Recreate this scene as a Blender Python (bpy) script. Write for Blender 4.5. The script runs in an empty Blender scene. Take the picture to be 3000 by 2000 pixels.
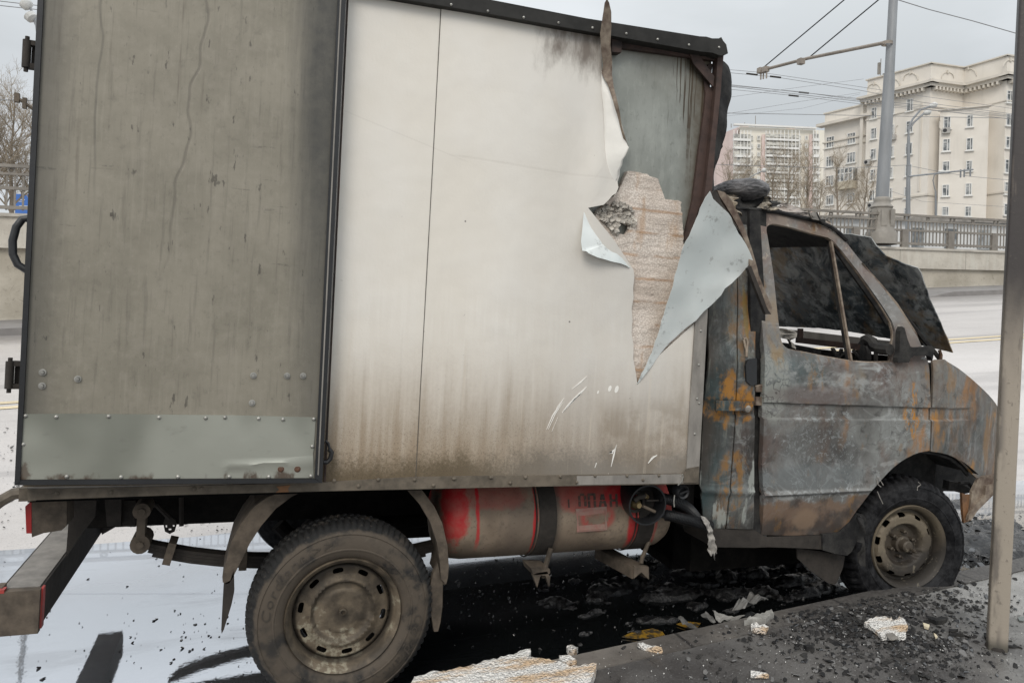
import bpy, bmesh, math, random
from mathutils import Vector, Matrix, noise as mn
from mathutils.geometry import tessellate_polygon
R = math.radians
rnd = random.Random(7)
sc = bpy.context.scene
COL = sc.collection
# ---------------------------------------------------------------- camera
F = 2167.0; Y0 = 895.1; CH = 1.584
YAW = R(19.13); ROLL = R(1.738)
FW = Vector((math.sin(YAW), math.cos(YAW), 0)); R0 = Vector((math.cos(YAW), -math.sin(YAW), 0))
CR = R0*math.cos(ROLL) + Vector((0, 0, 1))*math.sin(ROLL)
CU = R0*-math.sin(ROLL) + Vector((0, 0, 1))*math.cos(ROLL)
CO = Vector((0, 0, CH))
cd = bpy.data.cameras.new('camera'); cam = bpy.data.objects.new('camera', cd); COL.objects.link(cam)
cd.sensor_width = 36; cd.sensor_fit = 'HORIZONTAL'; cd.lens = F/3000*36
cd.shift_y = -(1000-Y0)/3000; cd.clip_start = 0.05; cd.clip_end = 3000
mw = Matrix((CR, CU, -FW)).transposed().to_4x4(); mw.translation = CO
cam.matrix_world = mw
sc.camera = cam
# ---------------------------------------------------------------- world, sun, exposure
SUN_EL, SUN_AZ = R(42), R(215)      # azimuth measured clockwise from +Y (behind the camera, to its left)
wd = bpy.data.worlds.new('World'); sc.world = wd; wd.use_nodes = True
nt = wd.node_tree; nd = nt.nodes; lk = nt.links
bg = nd['Background']; bg.inputs['Strength'].default_value = 0.1
sky = nd.new('ShaderNodeTexSky'); sky.sky_type = 'NISHITA'; sky.sun_disc = False
sky.sun_elevation = SUN_EL; sky.sun_rotation = SUN_AZ
tcw = nd.new('ShaderNodeTexCoord'); mp = nd.new('ShaderNodeMapping'); mp.inputs['Scale'].default_value = (1.1, 1.1, 3.2)
nz = nd.new('ShaderNodeTexNoise'); nz.inputs['Scale'].default_value = 1.9; nz.inputs['Detail'].default_value = 6; nz.inputs['Roughness'].default_value = .5
lk.new(tcw.outputs['Generated'], mp.inputs['Vector']); lk.new(mp.outputs[0], nz.inputs['Vector'])
rp = nd.new('ShaderNodeValToRGB')
rp.color_ramp.elements[0].position = .36; rp.color_ramp.elements[0].color = (.60, .63, .645, 1)
rp.color_ramp.elements[1].position = .66; rp.color_ramp.elements[1].color = (.76, .79, .82, 1)
lk.new(nz.outputs['Fac'], rp.inputs[0])
sp = nd.new('ShaderNodeSeparateXYZ'); lk.new(tcw.outputs['Generated'], sp.inputs[0])
mr = nd.new('ShaderNodeMapRange'); mr.inputs[1].default_value = .25; mr.inputs[2].default_value = 1.0; mr.inputs[3].default_value = 10.0; mr.inputs[4].default_value = 25.0
lk.new(sp.outputs['Z'], mr.inputs[0])
vm = nd.new('ShaderNodeVectorMath'); vm.operation = 'SCALE'; lk.new(rp.outputs[0], vm.inputs[0]); lk.new(mr.outputs[0], vm.inputs['Scale'])
mx = nd.new('ShaderNodeMixRGB'); mx.inputs[0].default_value = .93
lk.new(sky.outputs[0], mx.inputs[1]); lk.new(vm.outputs[0], mx.inputs[2]); lk.new(mx.outputs[0], bg.inputs['Color'])
sl = bpy.data.lights.new('sun', 'SUN'); sl.energy = 1.5; sl.angle = R(25); sl.color = (1, .93, .84)
so = bpy.data.objects.new('sun', sl); COL.objects.link(so)
sdir = Vector((math.sin(SUN_AZ)*math.cos(SUN_EL), math.cos(SUN_AZ)*math.cos(SUN_EL), math.sin(SUN_EL)))
so.rotation_euler = sdir.to_track_quat('Z', 'Y').to_euler()
sc.view_settings.view_transform = 'Standard'; sc.view_settings.look = 'None'
sc.view_settings.exposure = 0.0; sc.view_settings.gamma = 1.0
# ---------------------------------------------------------------- measuring helpers (photo pixel -> point at a chosen real distance)
def ray(px, py): return FW + CR*((px-1500)/F) + CU*((Y0-py)/F)
def hit(px, py, P, n):
    d = ray(px, py); return CO + d*((P-CO).dot(n)/d.dot(n))
def GZ(px, py, z=0.0): return hit(px, py, Vector((0, 0, z)), Vector((0, 0, 1)))
def YP(px, py, y): return hit(px, py, Vector((0, y, 0)), Vector((0, 1, 0)))
def DP(px, py, d): return CO + ray(px, py)*d
def LD(px, d):                        # plan position at depth d for an image column, at eye height
    lat = (px-1500)/F*d
    return Vector((lat*R0.x+d*FW.x, lat*R0.y+d*FW.y, 0))
def crop(ox, oy, s): return lambda *p: [(ox+x*s, oy+y*s) for x, y in p]
cA = crop(2050, 0, .4464); cB = crop(2050, 480, .41448); cC = crop(2000, 1050, .4464); cD = crop(0, 1250, .4782)
cE = crop(700, 1350, .4252); cF = crop(1250, 1350, .4252); cG = crop(1600, 0, .7336); cH = crop(2200, 1400, .3826)
c2 = crop(0, 0, .4464); c3 = crop(0, 700, .5102); c5 = crop(900, 900, .5102); c6 = crop(2100, 150, .38265); c7 = crop(2350, 550, .27636)
t1 = crop(2050, 500, .19133); t2 = crop(2050, 750, .5739); t3 = crop(2250, 900, .23384); t4 = crop(2400, 1250, .33805)
t5 = crop(0, 1380, .33175); t6 = crop(1780, 1380, .21688); t7 = crop(2050, 60, .31898); t8 = crop(2500, 1450, .35088)
# truck frame: u along the truck, w through it (away from the camera), v up
TP = R(1.219); TO = Vector((.357, 2.951, 0))
TM = Matrix.Translation(TO) @ Matrix.Rotation(TP, 4, 'Y'); TI = TM.inverted()
LO = TI @ CO; LR = TI.to_3x3()
def L(p, w=0.0):
    d = LR @ ray(*p)
    if callable(w):
        ww = 0.05
        for _ in range(30):
            q = LO + d*((ww-LO.y)/d.y); ww = ww*.5 + max(-.2, min(.6, w(q.x, q.z)))*.5
    else: ww = w
    q = LO + d*((ww-LO.y)/d.y); return Vector((q.x, ww, q.z))
# ---------------------------------------------------------------- objects, names, labels
def link(name, me, mats, parent=None, smooth=None):
    for m in (mats if isinstance(mats, (list, tuple)) else [mats]): me.materials.append(m)
    if smooth is not None:
        me.polygons.foreach_set('use_smooth', [True]*len(me.polygons))
        me.set_sharp_from_angle(angle=R(smooth))
    me.update()
    o = bpy.data.objects.new(name, me); COL.objects.link(o)
    if parent: o.parent = parent
    return o
def tag(o, label=None, cat=None, group=None, kind=None):
    if label: o['label'] = label
    if cat: o['category'] = cat
    if group: o['group'] = group
    if kind: o['kind'] = kind
    return o
def empty(name, loc=(0, 0, 0), label=None, cat=None, group=None):
    o = bpy.data.objects.new(name, None); COL.objects.link(o); o.location = loc; o.empty_display_size = .2
    return tag(o, label, cat, group)
class MB:
    """collects shapes; build() links them as one mesh object"""
    def __init__(s): s.v = []; s.f = []; s.mi = []; s.cur = 0
    def add(s, vs, fs, m=None):
        k = len(s.v); s.v += [tuple(v) for v in vs]
        for f in fs: s.f.append([i+k for i in f]); s.mi.append(s.cur if m is None else m)
    def box(s, c, d, rot=None, m=None):
        c = Vector(c); hx, hy, hz = d[0]/2, d[1]/2, d[2]/2
        vs = [Vector((x*hx, y*hy, z*hz)) for x in (-1, 1) for y in (-1, 1) for z in (-1, 1)]
        if rot is not None: vs = [rot @ v for v in vs]
        s.add([v+c for v in vs], [(0, 1, 3, 2), (4, 6, 7, 5), (0, 4, 5, 1), (2, 3, 7, 6), (0, 2, 6, 4), (1, 5, 7, 3)], m)
    def bar(s, a, b, wd, ht, up=(0, 0, 1), m=None):
        a = Vector(a); b = Vector(b); d = (b-a); l = d.length; d.normalize(); up = Vector(up)
        sd = d.cross(up)
        if sd.length < 1e-5: sd = d.cross(Vector((1, 0, 0)))
        sd.normalize(); u2 = sd.cross(d)
        s.box((a+b)/2, (l, wd, ht), Matrix((d, sd, u2)).transposed(), m)
    def tube(s, pts, r, n=8, cap=True, m=None):
        pts = [Vector(p) for p in pts]; N = len(pts); rs = r if isinstance(r, (list, tuple)) else [r]*N
        vs = []; fs = []; pu = None
        for i, p in enumerate(pts):
            d = (pts[min(i+1, N-1)]-pts[max(i-1, 0)]).normalized()
            if pu is None:
                pu = Vector((0, 0, 1)) if abs(d.z) < .9 else Vector((1, 0, 0))
            a = d.cross(pu)
            if a.length < 1e-6: a = d.cross(Vector((0, 1, 0)))
            a.normalize(); b = a.cross(d); pu = b
            for k in range(n):
                t = 2*math.pi*k/n; vs.append(p+(a*math.cos(t)+b*math.sin(t))*rs[i])
        for i in range(N-1):
            for k in range(n):
                k2 = (k+1) % n; fs.append((i*n+k, i*n+k2, (i+1)*n+k2, (i+1)*n+k))
        if cap: fs.append(tuple(range(n))[::-1]); fs.append(tuple((N-1)*n+k for k in range(n)))
        s.add(vs, fs, m)
    def lathe(s, prof, c, ax=(0, 0, 1), n=48, rf=None, close=False, m=None):
        """prof: (radius, distance along axis)"""
        c = Vector(c); ax = Vector(ax).normalized()
        e1 = ax.cross(Vector((0, 0, 1)))
        if e1.length < 1e-4: e1 = Vector((1, 0, 0))
        e1.normalize(); e2 = ax.cross(e1)
        vs = []; fs = []; N = len(prof)
        for k in range(n):
            t = 2*math.pi*k/n
            for i, (r, h) in enumerate(prof):
                rr = r + (rf(k, i) if rf else 0)
                vs.append(c+ax*h+(e1*math.cos(t)+e2*math.sin(t))*rr)
        for k in range(n):
            k2 = (k+1) % n
            for i in range(N-1 if not close else N):
                j = (i+1) % N; fs.append((k*N+i, k2*N+i, k2*N+j, k*N+j))
        s.add(vs, fs, m)
    def plate(s, loops, to3, t, m=None):
        """flat outline (with holes) given in 2D, to3 maps 2D to the front face, t is the vector to the back face"""
        t = Vector(t); vs = [Vector((p[0], p[1], 0)) for l in loops for p in l]
        tri = tessellate_polygon([[Vector((p[0], p[1], 0)) for p in l] for l in loops])
        n = len(vs); f3 = [Vector(to3(v.x, v.y)) for v in vs]
        fs = [tuple(q) for q in tri] + [(a+n, c+n, b+n) for a, b, c in tri]
        k = 0
        for l in loops:
            m_ = len(l)
            for i in range(m_): fs.append((k+i, k+(i+1) % m_, k+(i+1) % m_+n, k+i+n))
            k += m_
        s.add(f3+[p+t for p in f3], fs, m)
    def build(s, name, mats, parent=None, smooth=None):
        me = bpy.data.meshes.new(name); me.from_pydata(s.v, [], s.f)
        bm = bmesh.new(); bm.from_mesh(me); bm.faces.ensure_lookup_table()
        for i, f in enumerate(bm.faces): f.material_index = s.mi[i]
        bmesh.ops.recalc_face_normals(bm, faces=bm.faces); bm.to_mesh(me); bm.free()
        return link(name, me, mats, parent, smooth)
def pplate(mb, pts, w0, w1, holes=(), m=None):
    """outline in photo pixels on the truck's plane w0, extruded through the truck to w1"""
    loops = [[(L(p, w0).x, L(p, w0).z) for p in l] for l in [pts]+list(holes)]
    mb.plate(loops, lambda x, y: (x, w0, y), (0, w1-w0, 0), m)
def wsheet(name, pts, wfn, thick, mat, parent, step=.03, amp=.003, sc_=10, smooth=60):
    """a torn sheet whose distance is a smooth function of the outline's photo position"""
    tri = tessellate_polygon([[Vector((p[0], p[1], 0)) for p in pts]])
    bm = bmesh.new(); bv = [bm.verts.new((p[0], p[1], 0)) for p in pts]
    for t in tri: bm.faces.new([bv[i] for i in t])
    for ax in (0, 1):
        lo, hi = min(p[ax] for p in pts), max(p[ax] for p in pts); c = lo+step
        while c < hi:
            bmesh.ops.bisect_plane(bm, geom=bm.verts[:]+bm.edges[:]+bm.faces[:], dist=1e-4, plane_co=(c, c, 0), plane_no=(1, 0, 0) if ax == 0 else (0, 1, 0)); c += step
    for v in bm.verts:
        q = L((v.co.x, v.co.y), wfn(v.co.x, v.co.y)); q.y += amp*mn.noise(q*sc_); v.co = q
    bmesh.ops.recalc_face_normals(bm, faces=bm.faces)
    if sum(f.normal.y*f.calc_area() for f in bm.faces) > 0: bmesh.ops.reverse_faces(bm, faces=bm.faces)
    thicken(bm, (0, thick, 0))
    me = bpy.data.meshes.new(name); bm.to_mesh(me); bm.free()
    return link(name, me, mat, parent, smooth)
def thicken(bm, off):
    old = bm.verts[:]
    r = bmesh.ops.extrude_face_region(bm, geom=bm.faces[:], use_keep_orig=True)
    for g in r['geom']:
        if isinstance(g, bmesh.types.BMVert): g.co += Vector(off)
    bmesh.ops.recalc_face_normals(bm, faces=bm.faces)
def sheet(name, loops, wf, thick, mat, parent, du=.04, dv=.04, px=True, smooth=35, relief=None):
    """a pressed panel: outline and holes, bent to w = wf(u, v), with real thickness"""
    if px: loops = [[(L(p, wf).x, L(p, wf).z) for p in l] for l in loops]
    vs = [Vector((a, b, 0)) for l in loops for a, b in l]
    tri = tessellate_polygon([[Vector((a, b, 0)) for a, b in l] for l in loops])
    bm = bmesh.new(); bv = [bm.verts.new((v.x, 0, v.y)) for v in vs]
    for t in tri:
        try: bm.faces.new([bv[i] for i in t])
        except ValueError: pass
    us = [v.x for v in vs]; zs = [v.y for v in vs]
    def cut(lo, hi, st, ax):
        c = math.ceil(lo/st)*st
        while c < hi:
            co = (c, 0, 0) if ax == 0 else (0, 0, c); no = (1, 0, 0) if ax == 0 else (0, 0, 1)
            bmesh.ops.bisect_plane(bm, geom=bm.verts[:]+bm.edges[:]+bm.faces[:], dist=1e-5, plane_co=co, plane_no=no); c += st
    cut(min(us), max(us), du, 0); cut(min(zs), max(zs), dv, 1)
    for v in bm.verts: v.co.y = wf(v.co.x, v.co.z) + (relief(v.co.x, v.co.z) if relief else 0)
    bmesh.ops.recalc_face_normals(bm, faces=bm.faces)
    if sum(f.normal.y*f.calc_area() for f in bm.faces) > 0: bmesh.ops.reverse_faces(bm, faces=bm.faces)
    thicken(bm, (0, thick, 0))
    me = bpy.data.meshes.new(name); bm.to_mesh(me); bm.free()
    return link(name, me, mat, parent, smooth)
def psheet(name, pts, thick, mat, parent, cuts=3, amp=.004, sc_=14, smooth=50, world=False):
    """a torn, bent sheet: every corner has its own distance (px, py, w)"""
    tri = tessellate_polygon([[Vector((p[0], p[1], 0)) for p in pts]])
    bm = bmesh.new(); bv = [bm.verts.new(L((p[0], p[1]), p[2])) for p in pts]
    for t in tri: bm.faces.new([bv[i] for i in t])
    bmesh.ops.subdivide_edges(bm, edges=bm.edges[:], cuts=cuts, use_grid_fill=True)
    bmesh.ops.triangulate(bm, faces=bm.faces[:])
    for v in bm.verts:
        v.co.y += mn.noise(v.co*sc_)*amp
    bmesh.ops.recalc_face_normals(bm, faces=bm.faces)
    if sum(f.normal.y*f.calc_area() for f in bm.faces) > 0: bmesh.ops.reverse_faces(bm, faces=bm.faces)
    thicken(bm, (0, thick, 0))
    me = bpy.data.meshes.new(name); bm.to_mesh(me); bm.free()
    return link(name, me, mat, parent, smooth)
def fbm(p, sc_=1.0, oct_=4): return mn.fractal(Vector(p)*sc_, 1.0, 2.0, oct_)
def clamp01(x): return max(0.0, min(1.0, x))
def sstep(a, b, x):
    t = clamp01((x-a)/(b-a)); return t*t*(3-2*t)
# ---------------------------------------------------------------- procedural material toolkit
class V:
    def __init__(s, m, k): s.m = m; s.k = k
    def op(s, o, b=None, rev=False, clamp=False):
        n = s.m.t.nodes.new('ShaderNodeMath'); n.operation = o; n.use_clamp = clamp
        a = (b, s) if rev else (s, b)
        for i, q in enumerate(a):
            if q is None: continue
            if isinstance(q, V): s.m.t.links.new(q.k, n.inputs[i])
            else: n.inputs[i].default_value = q
        return V(s.m, n.outputs[0])
    def __add__(s, b): return s.op('ADD', b)
    __radd__ = __add__
    def __mul__(s, b): return s.op('MULTIPLY', b)
    __rmul__ = __mul__
    def __sub__(s, b): return s.op('SUBTRACT', b)
    def __rsub__(s, b): return s.op('SUBTRACT', b, True)
    def __truediv__(s, b): return s.op('DIVIDE', b)
    def abs(s): return s.op('ABSOLUTE')
    def pow(s, b): return s.op('POWER', b)
    def sqrt(s): return s.op('SQRT')
    def sin(s): return s.op('SINE')
    def max(s, b): return s.op('MAXIMUM', b)
    def min(s, b): return s.op('MINIMUM', b)
    def cl(s): return s.op('ADD', 0.0, clamp=True)
    def ss(s, a, b):
        n = s.m.t.nodes.new('ShaderNodeMapRange'); n.interpolation_type = 'SMOOTHSTEP'
        s.m.t.links.new(s.k, n.inputs[0])
        if a > b: n.inputs[1].default_value = b; n.inputs[2].default_value = a; n.inputs[3].default_value = 1; n.inputs[4].default_value = 0
        else: n.inputs[1].default_value = a; n.inputs[2].default_value = b
        return V(s.m, n.outputs[0])
class MT:
    def __init__(s, name):
        s.m = bpy.data.materials.new(name); s.m.use_nodes = True; s.t = s.m.node_tree; s.b = s.t.nodes['Principled BSDF']
        tc = s.t.nodes.new('ShaderNodeTexCoord'); s.P = tc.outputs['Object']
        q = s.t.nodes.new('ShaderNodeSeparateXYZ'); s.t.links.new(s.P, q.inputs[0])
        s.x, s.y, s.z = (V(s, o) for o in q.outputs)
    def vec(s, st, off=0):
        n = s.t.nodes.new('ShaderNodeMapping'); n.inputs['Scale'].default_value = st; n.inputs['Location'].default_value = (off, off*.7, off*1.3)
        s.t.links.new(s.P, n.inputs['Vector']); return n.outputs[0]
    def noise(s, scale, det=4, rough=.55, st=(1, 1, 1), off=0, dist=0):
        n = s.t.nodes.new('ShaderNodeTexNoise'); n.inputs['Scale'].default_value = scale; n.inputs['Detail'].default_value = det
        n.inputs['Roughness'].default_value = rough; n.inputs['Distortion'].default_value = dist
        s.t.links.new(s.vec(st, off), n.inputs['Vector']); return V(s, n.outputs['Fac'])
    def vor(s, scale, st=(1, 1, 1), off=0, feat='F1', warp=0):
        n = s.t.nodes.new('ShaderNodeTexVoronoi'); n.inputs['Scale'].default_value = scale; n.feature = feat
        v = s.vec(st, off)
        if warp:
            nn = s.t.nodes.new('ShaderNodeTexNoise'); nn.inputs['Scale'].default_value = scale*.6; s.t.links.new(v, nn.inputs['Vector'])
            a = s.t.nodes.new('ShaderNodeVectorMath'); a.operation = 'MULTIPLY_ADD'; a.inputs[1].default_value = (warp,)*3
            s.t.links.new(nn.outputs['Color'], a.inputs[0]); s.t.links.new(v, a.inputs[2]); v = a.outputs[0]
        s.t.links.new(v, n.inputs['Vector']); return V(s, n.outputs['Distance'])
    def ell(s, cx, cz, rx, rz, wob=None):
        a = (s.x-cx)/rx; b = (s.z-cz)/rz; d = (a*a+b*b).sqrt()
        if wob is not None: d = d+wob
        return d.ss(1.0, .55)
    def col(s, c):
        if isinstance(c, V): return c.k
        n = s.t.nodes.new('ShaderNodeRGB'); n.outputs[0].default_value = (*c, 1); return n.outputs[0]
    def mix(s, f, a, b):
        n = s.t.nodes.new('ShaderNodeMixRGB')
        if isinstance(f, V): s.t.links.new(f.k, n.inputs[0])
        else: n.inputs[0].default_value = f
        s.t.links.new(s.col(a), n.inputs[1]); s.t.links.new(s.col(b), n.inputs[2]); return V(s, n.outputs[0])
    def scale(s, c, f):
        n = s.t.nodes.new('ShaderNodeVectorMath'); n.operation = 'SCALE'; s.t.links.new(s.col(c), n.inputs[0])
        s.t.links.new(f.k, n.inputs['Scale']); return V(s, n.outputs[0])
    def put(s, key, v):
        if isinstance(v, V): s.t.links.new(v.k, s.b.inputs[key])
        elif isinstance(v, tuple): s.b.inputs[key].default_value = (*v, 1)
        else: s.b.inputs[key].default_value = v
    def fin(s, col, rough=.7, metal=0.0, bump=None, bs=.3, bd=.01, spec=.5):
        s.put('Base Color', col); s.put('Roughness', rough); s.put('Metallic', metal); s.put('Specular IOR Level', spec)
        if bump is not None:
            n = s.t.nodes.new('ShaderNodeBump'); n.inputs['Strength'].default_value = bs; n.inputs['Distance'].default_value = bd
            s.t.links.new(bump.k, n.inputs['Height']); s.t.links.new(n.outputs[0], s.b.inputs['Normal'])
        return s.m
def simple(name, col, rough=.7, metal=0.0, var=.25, sc_=20, bs=.25, bd=.004, col2=None, st=(1, 1, 1), spec=.5):
    m = MT(name); n = m.noise(sc_, 6, .6, st); n2 = m.noise(sc_*.15, 3, .5, st, 3)
    c2 = col2 or tuple(c*(1-var) for c in col)
    c = m.mix((n*.6+n2*.6-.1).ss(.3, .7), c2, tuple(min(1, k*(1+var*.5)) for k in col))
    return m.fin(c, rough, metal, n, bs, bd, spec)
# ================================================================ materials
def m_panel():
    m = MT('white_panel_paint')
    fine = m.noise(90, 5, .65); mid = m.noise(7, 4, .5, (1, 1, .35)); streak = m.noise(34, 4, .6, (1, 1, .045)); big = m.noise(2.2, 3)
    white = m.mix(big.ss(.35, .7), (.735, .69, .615), (.765, .73, .67))
    h = m.z + (mid-.5)*.22 + (streak-.5)*.42 + (fine-.5)*.10
    dirt = h.ss(1.50, .93)
    c = m.mix(dirt*.85, white, (.245, .170, .095))
    film = (m.z+(streak-.5)*.9).ss(1.9, 1.1)*(streak.ss(.40, .65))
    c = m.mix(film*.28, c, (.40, .32, .23))
    low = (m.z+(mid-.5)*.20+(fine-.5)*.16).ss(1.03, .91)
    c = m.mix(low*.85, c, (.095, .070, .038))
    grit = m.noise(210, 3, .6).ss(.55, .63)*(m.z.ss(1.25, .95))
    c = m.mix(grit*.45, c, (.06, .045, .03))
    c = m.mix(m.x.ss(.35, 1.0)*.30*(.6+.8*mid), c, (.44, .43, .415))  # soft grey shading towards the tear, painted into the panel colour
    soot = m.ell(1.10, 2.80, .50, .30, (m.noise(9, 5, .65, (1, 1, .4))-.5)*1.2)*(m.noise(14, 5, .65, (1, 1, .3), 7).ss(.25, .6)*.6+.4)
    c = m.mix(soot*.88, c, (.11, .082, .062))
    soot2 = m.ell(.55, 2.87, .5, .10, (mid-.5)*.8)
    c = m.mix(soot2*.5, c, (.2, .15, .1))
    scuff = m.vor(26, (1, 1, 1.3), warp=.12).ss(.13, .07)*m.noise(11, 2, .5, (1, 1, 1), 5).ss(.62, .70)*m.z.ss(2.1, 1.7)
    c = m.mix(scuff*.35, c, (.17, .15, .13))
    pit = m.vor(9, warp=.0).ss(.045, .03)*m.noise(3, 2, .5, (1, 1, 1), 8).ss(.52, .56)
    c = m.mix(pit*.8, c, (.06, .05, .045))
    fold = (m.z-2.20+m.x*.035+(m.noise(1.5, 2)-.5)*.03).abs().ss(.008, .001)*m.x.ss(.25, .4); c = m.mix(fold*.10, c, (.35, .31, .27))
    fold2 = (m.z-2.28+(m.x-.0)*.28).abs().ss(.004, .001)*m.x.ss(.45, .3); c = m.mix(fold2*.12, c, (.35, .31, .27))
    drip = m.noise(48, 3, .55, (1, 1, .03), 12).ss(.60, .68)*m.z.ss(1.9, 1.2)*m.noise(5, 3, .5, (1, 1, .5), 2).ss(.45, .6); c = m.mix(drip*.3, c, (.60, .53, .43))
    bl = m.ell(1.32, 1.05, .35, .22, (mid-.5)*1.2)*m.noise(10, 4).ss(.4, .6); c = m.mix(bl*.35, c, (.19, .145, .095))
    return m.fin(c, m.mix(dirt, (.40,)*3, (.85,)*3), 0, fine*.4+mid*3+big*9+fold*-.12, .22, .007)
def m_doorgrey():
    m = MT('grey_dirty_steel')
    a = m.noise(16, 8, .72); b = m.noise(3.2, 4, .6); st = m.noise(26, 5, .6, (1, 1, .06)); hs = m.noise(30, 5, .65, (.12, 1, 1.6)); f = m.noise(70, 4, .6)
    c = m.mix(b.ss(.35, .68), (.222, .203, .160), (.272, .248, .198))
    c = m.mix(a.ss(.46, .66)*.35, c, (.32, .29, .24))
    c = m.mix(a.ss(.44, .30)*.35, c, (.12, .11, .09)); a2 = m.noise(48, 6, .7, (1.4, 1, .8), 5); c = m.mix(a2.ss(.56, .70)*.28, c, (.12, .108, .088)); c = m.mix(a2.ss(.42, .32)*.22, c, (.36, .33, .27))
    c = m.mix(st.ss(.58, .72)*m.z.ss(1.5, 2.3)*.55, c, (.105, .085, .065))
    c = m.mix(hs.ss(.64, .72)*f.ss(.42, .56)*.5, c, (.075, .067, .058))
    c = m.mix(m.noise(42, 4, .6, (1, 1, .3), 4).ss(.66, .72)*.7, c, (.06, .053, .045))
    crease = ((m.x+.665+(m.noise(3, 2, .5, (0, 0, 1))-.5)*.2-(m.z-2.0)*.09).abs()).ss(.008, .001)*m.z.ss(1.55, 1.9)
    c = m.mix(crease*.34, c, (.06, .052, .045))
    crease2 = ((m.x+.93+(m.noise(4, 2, .5, (0, 0, 1), 3)-.5)*.05).abs()).ss(.006, .001)*m.z.ss(1.8, 2.1)
    c = m.mix(crease2*.4, c, (.075, .07, .06))
    edge = (m.x+(st-.5)*.10+m.z.ss(1.2, 2.6)*.05).ss(-.30, -.165)*(m.z.ss(.95, 2.3)*.6+.5); edge2 = (m.x+(a-.5)*.06).ss(-.97, -1.09)
    grime = m.noise(60, 5, .65, (1, 1, .05), 9); c = m.mix(grime.ss(.54, .68)*.35, c, (.12, .108, .088)); c = m.mix(grime.ss(.44, .34)*.25, c, (.33, .305, .25))
    c = m.mix((edge.max(edge2*.7))*(.45+.6*a), c, (.050, .050, .047))
    return m.fin(c, .55, .15, a*.5+b*2.5+crease*-.6, .22, .006)
def m_doorsteel():
    m = MT('bare_galvanised_sheet')
    a = m.noise(3.2, 2, .4); b = m.noise(30, 5, .6)
    c = m.mix(a.ss(.35, .65), (.22, .225, .19), (.38, .385, .335))
    c = m.mix(m.noise(24, 5, .6, (.5, 1, 1)).ss(.58, .75)*.3, c, (.17, .165, .145))
    rust = (m.z+(m.noise(30, 5, .65)-.5)*.06).ss(.955, .935)*m.noise(11, 4, .6, (1, 1, .5)).ss(.47, .56)
    c = m.mix(rust*.85, c, (.085, .05, .032))
    rust2 = m.ell(-1.085, .95, .035, .04, (b-.5)*1.8); c = m.mix(rust2*.7, c, (.10, .06, .04))
    return m.fin(c, .42, .45, a*3+b*.12, .3, .012)
def m_burnt(name, base=(.125, .128, .130), pale=.5, rust=.5, purple=.5, scale=1.0, dark=.0, off=0):
    m = MT(name); s = scale
    big = m.noise(1.7*s, 4, .55, off=off); mid = m.noise(5.5*s, 6, .62, off=off+3, dist=.8); fine = m.noise(28*s, 6, .65, off=off)
    strk = m.noise(15*s, 5, .6, (1, 1, .22), off+5); wav = m.noise(3.6*s, 6, .62, off=off+9, dist=2.2)
    c = m.mix(big.ss(.36, .64), tuple(k*.62 for k in base), tuple(k*1.25 for k in base))
    c = m.mix(m.noise(1.9*s, 4, .6, off=off+11).ss(.47, .60)*purple, c, (.118, .080, .068))
    c = m.mix(m.noise(2.3*s, 4, .6, off=off+17).ss(.50, .62)*.75, c, (.085, .118, .122))
    c = m.mix(m.noise(2.6*s, 5, .65, (1, 1, .6), off+19).ss(.53, .66)*.7, c, (.25, .195, .125))
    c = m.mix(m.noise(3.4*s, 6, .65, (1, 1, .7), off+23).ss(.47, .36)*.75, c, (.032, .031, .030))
    c = m.mix((strk.ss(.5, .72))*.30, c, (.20, .205, .20))
    cont = ((wav*40.0).sin()).ss(.35, 1.0)*m.noise(2.3*s, 3, .5, off=off+15).ss(.43, .55)
    c = m.mix(cont*pale*.60, c, (.33, .345, .345))
    crk = m.vor(13*s, (1, 1, .8), off, 'DISTANCE_TO_EDGE', .22).ss(.05, .012)*m.noise(2.0*s, 3, .5, off=off+21).ss(.50, .60)
    c = m.mix(m.noise(2.0*s, 3, .5, off=off+21).ss(.50, .60)*pale*.42, c, (.27, .28, .265))
    c = m.mix(crk*.35, c, (.07, .065, .06))
    mot = m.noise(8.5*s, 7, .68, off=off+61, dist=.5); c = m.mix(mot.ss(.50, .62)*pale*.55, c, (.25, .26, .255)); c = m.mix(mot.ss(.46, .34)*.65, c, (.045, .044, .044))
    flk = fine.ss(.58, .66)*mid.ss(.53, .60); c = m.mix(flk*pale*.7, c, (.40, .42, .42))
    wsp = m.noise(4.0*s, 7, .66, (1, 1, 2.2), off+71, 1.6).ss(.56, .66); c = m.mix(wsp*pale*.6, c, (.36, .37, .36))
    rs = m.noise(3.0*s, 5, .6, (1, 1, .5), off+31).ss(.56, .66)*(m.noise(20*s, 4, .6, (1, 1, .3), off+33).ss(.35, .62))
    c = m.mix(rs*rust, c, (.36, .155, .028))
    rs2 = m.noise(4.2*s, 5, .6, (1, 1, .6), off+41).ss(.58, .70); c = m.mix(rs2*rust*.6, c, (.13, .062, .034))
    edg = m.noise(6.5*s, 6, .7, (1, 1, .6), off+51).ss(.60, .68); c = m.mix(edg*.65, c, (.022, .021, .020)); sot = m.noise(2.1*s, 6, .66, (1, 1, .8), off+57).ss(.44, .60); c = m.mix(sot*.45, c, (.052, .046, .041))
    if dark: c = m.mix((1-blk)*0+dark, c, (.018, .020, .022))
    return m, c, fine, mid, strk
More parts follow.
